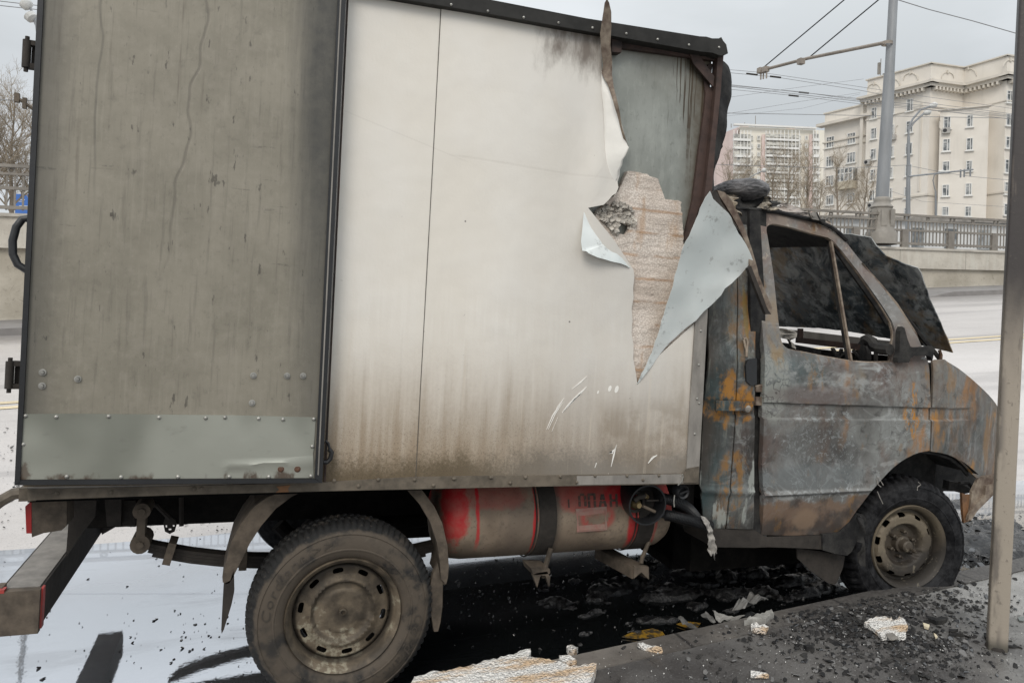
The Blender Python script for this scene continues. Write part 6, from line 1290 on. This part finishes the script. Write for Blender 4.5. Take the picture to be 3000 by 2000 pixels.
# ================================================================ bare trees
mbark = simple('grey_brown_bark', (.24, .20, .16), .9, 0, .3, 6); mtwig = simple('tan_twig_bark', (.32, .265, .20), .9, 0, .25, 4)
def tree(px, pyb, pyt, d, label, seed, spread=.55, dens=1.0, gp='bare trees behind the railing'):
    r = random.Random(seed); P0 = DP(px, pyb, d); H_ = (pyb-pyt)/F*d; o = empty('bare_tree', (P0.x, P0.y, P0.z), label, 'tree', gp)
    tb = MB(); cb = MB(); lean = Vector((r.uniform(-.06, .06), r.uniform(-.06, .06), 1)); n = 9; tr = []
    rad = .016*H_
    for i in range(n+1):
        f_ = i/n; tr.append(lean*(H_*.88*f_)+Vector((.02*H_*fbm((f_*2, seed, 0), 1.3, 2), .02*H_*fbm((f_*2, seed, 5), 1.3, 2), 0)))
    tb.tube([Vector((0, 0, -H_*.4))]+tr, [rad*1.2]+[rad*(1-f_/n*.85) for f_ in range(n+1)], 7)
    tb.build('trunk', mbark, o, 50)
    def branch(p, dv, ln, rd, lev):
        n = 5; pts = [p]; q = p.copy(); dd = dv.normalized()
        for i in range(n):
            dd = (dd+Vector((r.uniform(-.22, .22), r.uniform(-.22, .22), r.uniform(-.10, .24)))).normalized(); q = q+dd*(ln/n); pts.append(q.copy())
        cb.tube(pts, [max(rd*(1-.8*i/n), (.0028*d/40)) for i in range(n+1)], 4 if lev else 5, cap=False)
        if lev >= 3: return
        k = int((5, 5, 4)[lev]*dens)
        for j in range(k):
            i = r.randint(1, n); bd = (pts[i]-pts[i-1]).normalized(); pr = bd.orthogonal().normalized(); pr.rotate(Matrix.Rotation(r.uniform(0, 6.28), 3, bd))
            branch(pts[i], bd*.75+pr*r.uniform(.45, .9)+Vector((0, 0, .15)), ln*r.uniform(.42, .68), rd*.5, lev+1)
    for j in range(int(13*dens)):
        f_ = .22+.74*(j/(13*dens)); i = min(n-1, int(f_*n)); p = tr[i].lerp(tr[i+1], f_*n-i); a = r.uniform(0, 6.28)
        branch(p, Vector((math.cos(a)*spread, math.sin(a)*spread, .75)), H_*(1-f_*.62)*r.uniform(.28, .42), rad*.45*(1-f_*.6), 0)
    cb.build('crown', mtwig, o, None); return o
for i, (px, yb, yt, dd, lab) in enumerate(((2125, 690, 440, 70, 'bare tree beside the pink end wall, first right of the truck'), (2195, 690, 455, 62, 'slight bare tree in front of the left balconies of the high-rise'), (2250, 690, 420, 75, 'thin bare tree in the middle of the high-rise'), (2305, 700, 425, 62, 'bushy bare tree before the second balcony column'), (2360, 700, 418, 66, 'tall slender bare tree at the right edge of the high-rise'), (2455, 690, 425, 60, 'forked bare tree in front of the ochre balcony'), (2525, 690, 470, 64, 'low spreading bare tree beside the trolley pole'), (2400, 700, 520, 58, 'low bare thicket tree at the corner of the cream house'), (2165, 690, 500, 60, 'low bare thicket tree left of the distant lamp'))):
    tree(px, yb, yt, dd, lab, 20+i, .5, 1.0)
for i, (px, yb, yt, dd, lab) in enumerate(((30, 720, 225, 34, 'large bare tree behind the railing at the left edge'), (-45, 720, 240, 32, 'bare tree reaching in from beyond the left edge'), (95, 720, 260, 38, 'bare tree just left of the grey truck door'))):
    tree(px, yb, yt, dd, lab, 50+i, .6, 1.25, 'bare trees at the left edge')
# ================================================================ foam, charred bits, loose debris
def ground_blob(name, pts, z, thick, mat, label, cat, group=None, amp=.012, sc_=22, cut=.03, tilt=0, jagamp=4, seed=1):
    """a broken sheet lying on the ground: photo outline, real thickness, crumbly surface"""
    P_ = [GZ(x, y, z+thick) for x, y in jag(pts, 14, jagamp, seed)]; c = sum(P_, Vector())/len(P_); c.z = z
    l2 = [(p.x-c.x, p.y-c.y) for p in P_]; tri = tessellate_polygon([[Vector((x, y, 0)) for x, y in l2]])
    bm = bmesh.new(); bv = [bm.verts.new((x, y, 0)) for x, y in l2]
    for t in tri: bm.faces.new([bv[i] for i in t])
    for ax in (0, 1):
        lo, hi = min(p[ax] for p in l2), max(p[ax] for p in l2); q = math.ceil(lo/cut)*cut
        while q < hi:
            bmesh.ops.bisect_plane(bm, geom=bm.verts[:]+bm.edges[:]+bm.faces[:], dist=1e-5, plane_co=(q, q, 0), plane_no=(1, 0, 0) if ax == 0 else (0, 1, 0)); q += cut
    top = {}
    for v in bm.verts: v.co.z = thick*.85+amp*fbm((v.co.x, v.co.y, seed), sc_, 4)+tilt*v.co.y
    bmesh.ops.recalc_face_normals(bm, faces=bm.faces)
    if sum(f.normal.z for f in bm.faces) < 0: bmesh.ops.reverse_faces(bm, faces=bm.faces)
    r = bmesh.ops.extrude_face_region(bm, geom=bm.faces[:])
    newv = [g for g in r['geom'] if isinstance(g, bmesh.types.BMVert)]; nv = set(newv)
    for v in bm.verts:
        if v not in nv: v.co.z = 0.0
    bmesh.ops.recalc_face_normals(bm, faces=bm.faces)
    me = bpy.data.meshes.new(name); bm.to_mesh(me); bm.free(); o = link(name, me, mat, None, 55); o.location = c
    return tag(o, label, cat, group)
GF = KZ+.002
slab_px = cE((1180, 1529), (1215, 1470), (1330, 1440), (1440, 1425), (1560, 1400), (1650, 1375), (1770, 1345), (1850, 1325), (1940, 1290), (2012, 1278), (2008, 1305), (2000, 1330), (2060, 1340), (2120, 1352)) + cF((830, 1352), (950, 1375), (985, 1400), (1060, 1400), (1110, 1380), (1176, 1378), (1172, 1410), (1140, 1455), (1125, 1500), (1095, 1545), (600, 1560), (-20, 1552))
ground_blob('foam_slab', slab_px, GF, .045, MAT['slab'], 'large white and ochre foam slab lying on the kerb beside the rear wheel', 'foam', None, .006, 45, .012, 0, 3, 4)
ground_blob('foam_chunk', t8((98, 1045), (150, 1018), (250, 1012), (300, 1022), (318, 1008), (345, 1035), (400, 1015), (440, 1030), (460, 1075), (440, 1120), (448, 1155), (400, 1172), (330, 1165), (240, 1172), (180, 1120), (125, 1080)), GF, .020, MAT['slab'], 'ragged white foam piece lying alone on the sooty pavement before the front wheel', 'foam', 'loose foam pieces', .005, 70, .006, 0, 5, 8)
ground_blob('sheet_scrap', t8((268, 1152), (330, 1142), (378, 1190), (330, 1206), (300, 1200)), GF+.021, .004, MAT['trim'], 'grey flake resting on the ragged white foam piece', 'scrap', None, .002, 30, .02, 0, 1, 2)
ground_blob('foam_chunk', cF((915, 1330), (960, 1325), (1030, 1350), (1036, 1370), (990, 1380), (920, 1365)), GF, .03, MAT['slab'], 'small block of foam on the kerb just above the large slab', 'foam', 'loose foam pieces', .006, 60, .012, 0, 2, 3)
ground_blob('foam_chunk', cF((962, 1262), (1000, 1252), (1040, 1265), (1035, 1295), (1005, 1312), (970, 1295)), .018, .03, MAT['slab'], 'round crumb of foam floating beside the kerb', 'foam', 'loose foam pieces', .012, 60, .01, 0, 3, 5)
ground_blob('foam_chunk', cF((1450, 1242), (1490, 1248), (1560, 1262), (1620, 1272), (1628, 1290), (1590, 1292), (1500, 1272), (1455, 1258)), GF, .018, MAT['slab'], 'thin stick of foam lying along the kerb', 'foam', 'loose foam pieces', .005, 60, .012, 0, 2, 6)
ground_blob('foam_chunk', cH((0, 1468), (60, 1478), (120, 1485), (142, 1500), (60, 1505), (0, 1495)), GF, .015, MAT['slab'], 'narrow white foam sliver at the bottom of the pavement', 'foam', 'loose foam pieces', .004, 60, .012, 0, 2, 7)
ground_blob('foam_chunk', cH((0, 1105), (60, 1100), (130, 1130), (110, 1160), (40, 1155), (0, 1140)), GF, .02, MAT['slab'], 'dirty pinkish foam lump on the pavement below the crumpled sheets', 'foam', 'loose foam pieces', .012, 60, .012, 0, 3, 9)
def crumple(name, pts, z, mat, label, cat, group, amp=.05, seed=1, up=.05):
    P_ = [GZ(x, y, z) for x, y in pts]; c = sum(P_, Vector())/len(P_); tri = tessellate_polygon([[Vector((p.x, p.y, 0)) for p in P_]])
    bm = bmesh.new(); bv = [bm.verts.new(p-c) for p in P_]
    for t in tri: bm.faces.new([bv[i] for i in t])
    bmesh.ops.subdivide_edges(bm, edges=bm.edges[:], cuts=4, use_grid_fill=True); bmesh.ops.triangulate(bm, faces=bm.faces[:])
    for v in bm.verts: v.co.z = max(0, up*.5+amp*fbm((v.co.x, v.co.y, seed), 9, 4))
    bmesh.ops.recalc_face_normals(bm, faces=bm.faces); bmesh.ops.solidify(bm, geom=bm.faces[:], thickness=.003)
    me = bpy.data.meshes.new(name); bm.to_mesh(me); bm.free(); o = link(name, me, mat, None, 25); o.location = c; return tag(o, label, cat, group)
mfoil = simple('dirty_grey_foil', (.17, .165, .155), .6, .1, .4, 18)
crumple('crumpled_sheet', cF((1728, 1150), (1745, 1118), (1820, 1112), (1882, 1158), (1830, 1172), (1760, 1182)), .06, mfoil, 'leftmost pale crumpled sheet against the kerb', 'sheet', 'crumpled sheets at the kerb', .05, 1)
crumple('crumpled_sheet', cF((1888, 1120), (1920, 1085), (1968, 1100), (1990, 1140), (1930, 1140)), .08, mfoil, 'small grey crumpled sheet between two larger ones at the kerb', 'sheet', 'crumpled sheets at the kerb', .05, 2)
crumple('crumpled_sheet', cF((1970, 1080), (2010, 1065), (2060, 1095), (2130, 1098), (2190, 1100), (2100, 1112), (2020, 1138), (1990, 1120)), .09, simple('pale_torn_felt', (.27, .26, .24), .85, 0, .35, 20), 'long pale torn sheet draped over the kerb', 'sheet', 'crumpled sheets at the kerb', .05, 3)
crumple('crumpled_sheet', cF((2100, 1080), (2160, 1000), (2240, 975), (2290, 1000), (2352, 1020), (2290, 1050), (2190, 1095)), .10, mfoil, 'dark grey crumpled sheet at the right end of the kerb rubbish', 'sheet', 'crumpled sheets at the kerb', .07, 4, .08)
ground_blob('foam_chunk', cF((2190, 1090), (2230, 1060), (2300, 1040), (2380, 1015), (2400, 1035), (2330, 1070), (2260, 1085)), GF, .03, simple('grey_fibre_felt', (.32, .31, .285), .95, 0, .4, 40), 'rolled grey felt strip lying on the kerb edge', 'felt', None, .01, 40, .015, 0, 3, 11)
def chip(pts, label, seed, th=.012, z=GF): return ground_blob('charred_piece', pts, z, th, MAT['char'], label, 'debris', 'charred pieces on the pavement', .006, 40, .015, 0, 3, seed)
chip(t8((628, 1010), (690, 1015), (740, 998), (785, 1005), (770, 1040), (700, 1050), (650, 1035)), 'largest charred lump between the foam piece and the post', 21, .02)
chip(t8((790, 1112), (850, 1105), (882, 1118), (845, 1132), (795, 1130)), 'flat charred slat left of the post base', 22)
chip(t8((800, 1140), (870, 1145), (920, 1160), (870, 1165), (800, 1155)), 'grey edged slat below the flat charred slat', 23)
chip(t8((655, 1118), (700, 1110), (720, 1125), (690, 1132)), 'small charred chip beside the yellow foam crumb', 24)
chip(t8((1268, 1243), (1330, 1248), (1420, 1262), (1340, 1262), (1268, 1252)), 'long thin charred stick right of the post base', 25, .008)
chip(t8((1085, 1150), (1120, 1145), (1120, 1185), (1090, 1175)), 'charred chip touching the left side of the post', 26)
chip(cH((400, 1265), (440, 1268), (495, 1285), (480, 1300), (420, 1290)), 'lone charred lump on the dark pavement left of the foam piece', 27, .02)
chip(t8((870, 710), (905, 715), (930, 730), (900, 732)), 'thin charred sliver on the kerb in front of the wheel', 28, .008)
for pts, lab, sd in ((t8((585, 1062), (610, 1065), (642, 1082), (630, 1098), (595, 1085)), 'yellowish foam crumb between foam piece and post', 31), (t8((675, 1148), (690, 1150), (705, 1172), (690, 1182), (678, 1168)), 'pale foam splinter below the yellowish crumb', 32)):
    ground_blob('foam_crumb', pts, GF, .012, simple('yellowed_foam', (.66, .58, .42), .9), lab, 'foam', 'loose foam pieces', .003, 40, .01, 0, 2, sd)
ground_blob('glass_shard', t8((1370, 1012), (1425, 1010), (1425, 1040), (1385, 1042)), GF, .006, MAT['alu'], 'pale flat shard right of the post', 'shard', None, .001, 10, .03, 0, 1, 33)
# charred cloth and melted lumps lying on the cab roof
def blob(name, cpx, w, dims, mat, label, cat, seed, amp=.25, sq=.6, lay=.22):
    c = TM @ L(cpx, w); bm = bmesh.new(); bmesh.ops.create_icosphere(bm, subdivisions=5, radius=1)
    for v in bm.verts:
        p = v.co.copy(); k = 1+amp*fbm(p+Vector((seed, 0, 0)), 1.2, 3)+amp*lay*fbm((p.x*1.2, p.y*6, p.z*5+seed), 1.5, 2); v.co = Vector((p.x*dims[0]*k, p.y*dims[1]*k, (p.z if p.z > 0 else p.z*sq)*dims[2]*k))
    me = bpy.data.meshes.new(name); bm.to_mesh(me); bm.free(); o = link(name, me, mat, None, 60); o.location = c; return tag(o, label, cat)
mcl = MT('charred_felt_cloth'); a_ = mcl.noise(30, 6, .7, (1, 1, 4)); b_ = mcl.noise(7, 4); mcl = mcl.fin(mcl.mix((a_*.6+b_*.4).ss(.36, .60), (.05, .05, .053), (.20, .195, .20)), .9, 0, a_, .8, .012)
blob('charred_cloth', (2164, 563), .34, (.122, .20, .066), mcl, 'rounded grey charred cloth bundle on top of the cab roof', 'cloth', 2, .06, 1.0, .5)
def roofsheet(name, pts, mat, label, thick, amp, sc_, cuts=3):
    o = psheet(name, [t1((x, y))[0]+(w,) for x, y, w in pts], thick, mat, None, cuts, amp, sc_, 40); o.matrix_world = TM; return tag(o, label, 'debris')
roofsheet('melted_plastic', ((430, 520, .20), (520, 440, .22), (600, 370, .24), (640, 352, .26), (760, 348, .26), (850, 380, .26), (905, 420, .24), (940, 500, .20), (965, 560, .16), (930, 600, .15), (850, 598, .15), (700, 588, .15), (540, 570, .15), (450, 560, .17)), MAT['char'], 'folded black melted sheet under the grey cloth bundle on the roof', .012, .07, 16)
roofsheet('melted_plastic', ((240, 300, .22), (300, 330, .22), (420, 365, .22), (560, 370, .25), (640, 350, .26), (560, 420, .20), (520, 470, .17), (530, 540, .14), (600, 600, .12), (640, 640, .11), (690, 690, .10), (560, 640, .10), (420, 560, .14), (300, 480, .17)), simple('ashy_melt', (.30, .25, .19), .9, 0, .7, 34, col2=(.03, .026, .022)), 'ash pale crumbled lining at the rear corner of the cab roof', .012, .06, 22)
roofsheet('melted_plastic', ((900, 420, .24), (960, 350, .26), (1020, 370, .26), (1030, 400, .24), (1000, 410, .22), (1080, 440, .22), (1110, 500, .2), (1130, 560, .17), (1150, 610, .14), (1050, 612, .14), (960, 595, .14), (930, 500, .2)), simple('cream_melted_foam', (.52, .46, .37), .9, 0, .7, 40, col2=(.04, .034, .030)), 'cream and black melted foam crumbs in front of the black sheet', .015, .07, 30)
roofsheet('melted_plastic', ((800, 250, .30), (880, 268, .30), (940, 310, .30), (930, 345, .28), (1010, 360, .27), (1028, 385, .26), (960, 395, .25), (890, 350, .27), (850, 330, .29)), MAT['char'], 'charred tip curling forward from the grey cloth bundle', .010, .04, 25)
roofsheet('melted_plastic', ((1105, 445, .2), (1150, 460, .21), (1205, 455, .2), (1215, 500, .18), (1180, 540, .16), (1140, 550, .15), (1110, 500, .18)), MAT['char'], 'small black knob of melted plastic at the front of the roof pile', .02, .05, 30)
# uncountable crumbs
def flakes(name, n, posf, mats, smin, smax, label, seed, th=.3, lift=.5):
    r = random.Random(seed); b = MB()
    for i in range(n):
        p = posf(r)
        if p is None: continue
        s = smin*(smax/smin)**(r.random()**1.8); k = r.randint(4, 6); a0 = r.uniform(0, 6.28)
        tl = Vector((r.uniform(-lift, lift), r.uniform(-lift, lift), 1)).normalized(); e1 = tl.orthogonal().normalized(); e2 = tl.cross(e1); h = s*th*r.uniform(.5, 1.4)
        ring = [(e1*math.cos(a0+j*6.283/k)+e2*math.sin(a0+j*6.283/k)*r.uniform(.35, .9))*s*r.uniform(.6, 1.2) for j in range(k)]
        c = Vector(p)+Vector((0, 0, h*.3)); b.add([c+q-tl*h*.5 for q in ring]+[c+q*.8+tl*h*.5 for q in ring], [tuple(range(k, 2*k)), tuple(range(k))[::-1]]+[(j, (j+1) % k, k+(j+1) % k, k+j) for j in range(k)], r.choice(range(len(mats))))
    o = b.build(name, mats, None); return tag(o, label, 'debris', None, 'stuff')
mdk = MAT['char']; mgr = simple('ash_grey_flake', (.16, .155, .15), .6, .1, .4, 40); mwt = simple('white_foam_bead', (.72, .71, .68), .8)
mash = simple('pale_ash_flake', (.17, .165, .16), .7, 0, .4, 60)
mshiny = simple('wet_black_flake', (.030, .031, .033), .22, .0, .3, 60, spec=1.0)
def px_pos(cx, cy, sx, sy, z, lim=None):
    def f(r):
        x, y = r.gauss(cx, sx), r.gauss(cy, sy)
        if lim and not lim(x, y): return None
        return GZ(x, y, z)
    return f
ky = lambda x: 1924-.1955*(x-1632)
onfoot = lambda x, y: y > ky(x)+6 and x < 3150 and y < 2080
foots = [(2600, 1850, 190, 60, 1500), (2520, 1800, 120, 35, 900), (2330, 1900, 260, 70, 500), (2850, 1760, 110, 45, 500), (2700, 1910, 130, 50, 900), (2300, 1820, 130, 30, 300), (2620, 1750, 140, 18, 700), (2420, 1800, 100, 16, 350)]
tot = sum(f[4] for f in foots)
def footpos(r):
    k = r.uniform(0, tot)
    for f in foots:
        k -= f[4]
        if k <= 0: return px_pos(*f[:4], GF, onfoot)(r)
flakes('burnt_crumbs', tot, footpos, [mdk, mdk, mgr, mshiny, mdk], .0025, .026, 'burnt black crumbs and flakes strewn over the near pavement', 1, .12, .35)
def fw2(r): x, y = r.uniform(1640, 3050), r.uniform(1690, 2020); return GZ(x, y, GF) if onfoot(x, y) else None
flakes('foam_beads', 900, fw2, [mwt, mwt, mgr], .0012, .0045, 'scattered white foam beads on the sooty pavement', 2, .9)
wl2 = lambda x, y: y < ky(x)-8 and y > 1590
def wpos(r):
    if r.random() < .75: x, y = r.uniform(1290, 2550), r.gauss(1720, 90)
    else: x, y = r.gauss(2050, 160), r.gauss(1640, 30)
    return GZ(x, y, .012) if y < ky(x)-8 and y > 1560 else None
flakes('floating_char', 1500, wpos, [mshiny, mshiny, mshiny, mash], .0022, .018, 'charred flakes floating on the black water under the truck', 3, .16, .9)
def wpos2(r):
    x, y = r.uniform(0, 760), r.uniform(1500, 2000)
    if r.random() < .35: x, y = r.gauss(560, 90), r.gauss(1870, 50)
    return GZ(x, y, .012)
flakes('floating_char', 150, wpos2, [mshiny, mdk], .003, .014, 'sparse charred flakes floating on the bright water behind the truck', 4, .35, .6)
def wpos3(r):
    x, y = r.uniform(-200, 800), r.uniform(1330, 1560); p = GZ(x, y, .01); return (p.x, p.y, zroad(p.x, p.y)+.008)
flakes('road_crumbs', 900, wpos3, [mdk, mgr], .003, .020, 'dark crumbs scattered on the wet road behind the truck', 5, .4)
def heap(r):
    x, y = r.gauss(2900, 75), r.gauss(1625, 42)
    if r.random() < .35: x, y = r.gauss(2890, 60), r.gauss(1545, 14)
    if y > ky(x)+10 or x < 2790: return None
    p = GZ(x, y, .03); return (p.x, p.y, .012+max(0, r.gauss(.02, .03)))
flakes('burnt_heap_scraps', 900, heap, [mdk, mshiny, mshiny, mgr], .006, .05, 'burnt scraps lying over the soggy heap ahead of the front wheel', 6, .06, .7)
hc = GZ(2900, 1610, .0); xs = frange(-1.1, 1.5, .018); ys = frange(-.42, 1.25, .018)
mh = MT('soggy_burnt_waste'); a_ = mh.noise(24, 7, .7); b_ = mh.noise(6, 4); mh = mh.fin(mh.mix((a_*.6+b_*.5).ss(.48, .66), (.008, .008, .009), (.060, .058, .056)), mh.mix(b_.ss(.4, .6), (.55,)*3, (.20,)*3), 0, a_, .8, .02)
def heapz(x, y):
    k = 1-math.hypot((x-.1)/1.0, (y-.15)/.42)+.55*fbm((x*1.4, y*2.2, 4), 1.5, 5)
    k2 = .8-math.hypot((x-.45)/.75, (y-.95)/.16)+.5*fbm((x*1.4, y*2.2, 9), 1.8, 5); k = max(k, k2)
    return min(.14, max(-.03, k*.11))+(.012*fbm((x, y, 1), 14, 4)+.008*abs(fbm((x, y, 3), 40, 3)) if k > 0 else 0)
hp_ = gridmesh('burnt_heap', xs, ys, heapz, mh, 30); hp_.location = (hc.x, hc.y, .006); tag(hp_, 'soggy black heap of burnt waste ahead of the front wheel', 'debris', None, 'stuff')

# burnt crust standing out of the black water
mcr = MT('wet_black_crust'); a_ = mcr.noise(30, 7, .7); mcr = mcr.fin(mcr.mix(a_.ss(.45, .65), (.006, .006, .007), (.045, .044, .043)), .28, 0, a_, .9, .015, .7)
cc = GZ(2230, 1690, 0.0)
def crustz(x, y):
    k = 1-math.hypot((x-.05)/1.35, (y+.02)/.40); k = k*.5+.85*fbm((x*3.2, y*5, 7), 1.6, 5)-.22
    return -.02 if k < 0 else min(.035, k*.06)+.006*abs(fbm((x, y, 5), 35, 3))
cr = gridmesh('burnt_crust', frange(-1.5, 1.6, .014), frange(-.45, .45, .014), crustz, mcr, 30); cr.location = (cc.x, cc.y, .012); cr.rotation_euler = (0, 0, R(5)); tag(cr, 'ragged black crust of burnt remains in the water under the cab', 'debris', None, 'stuff')
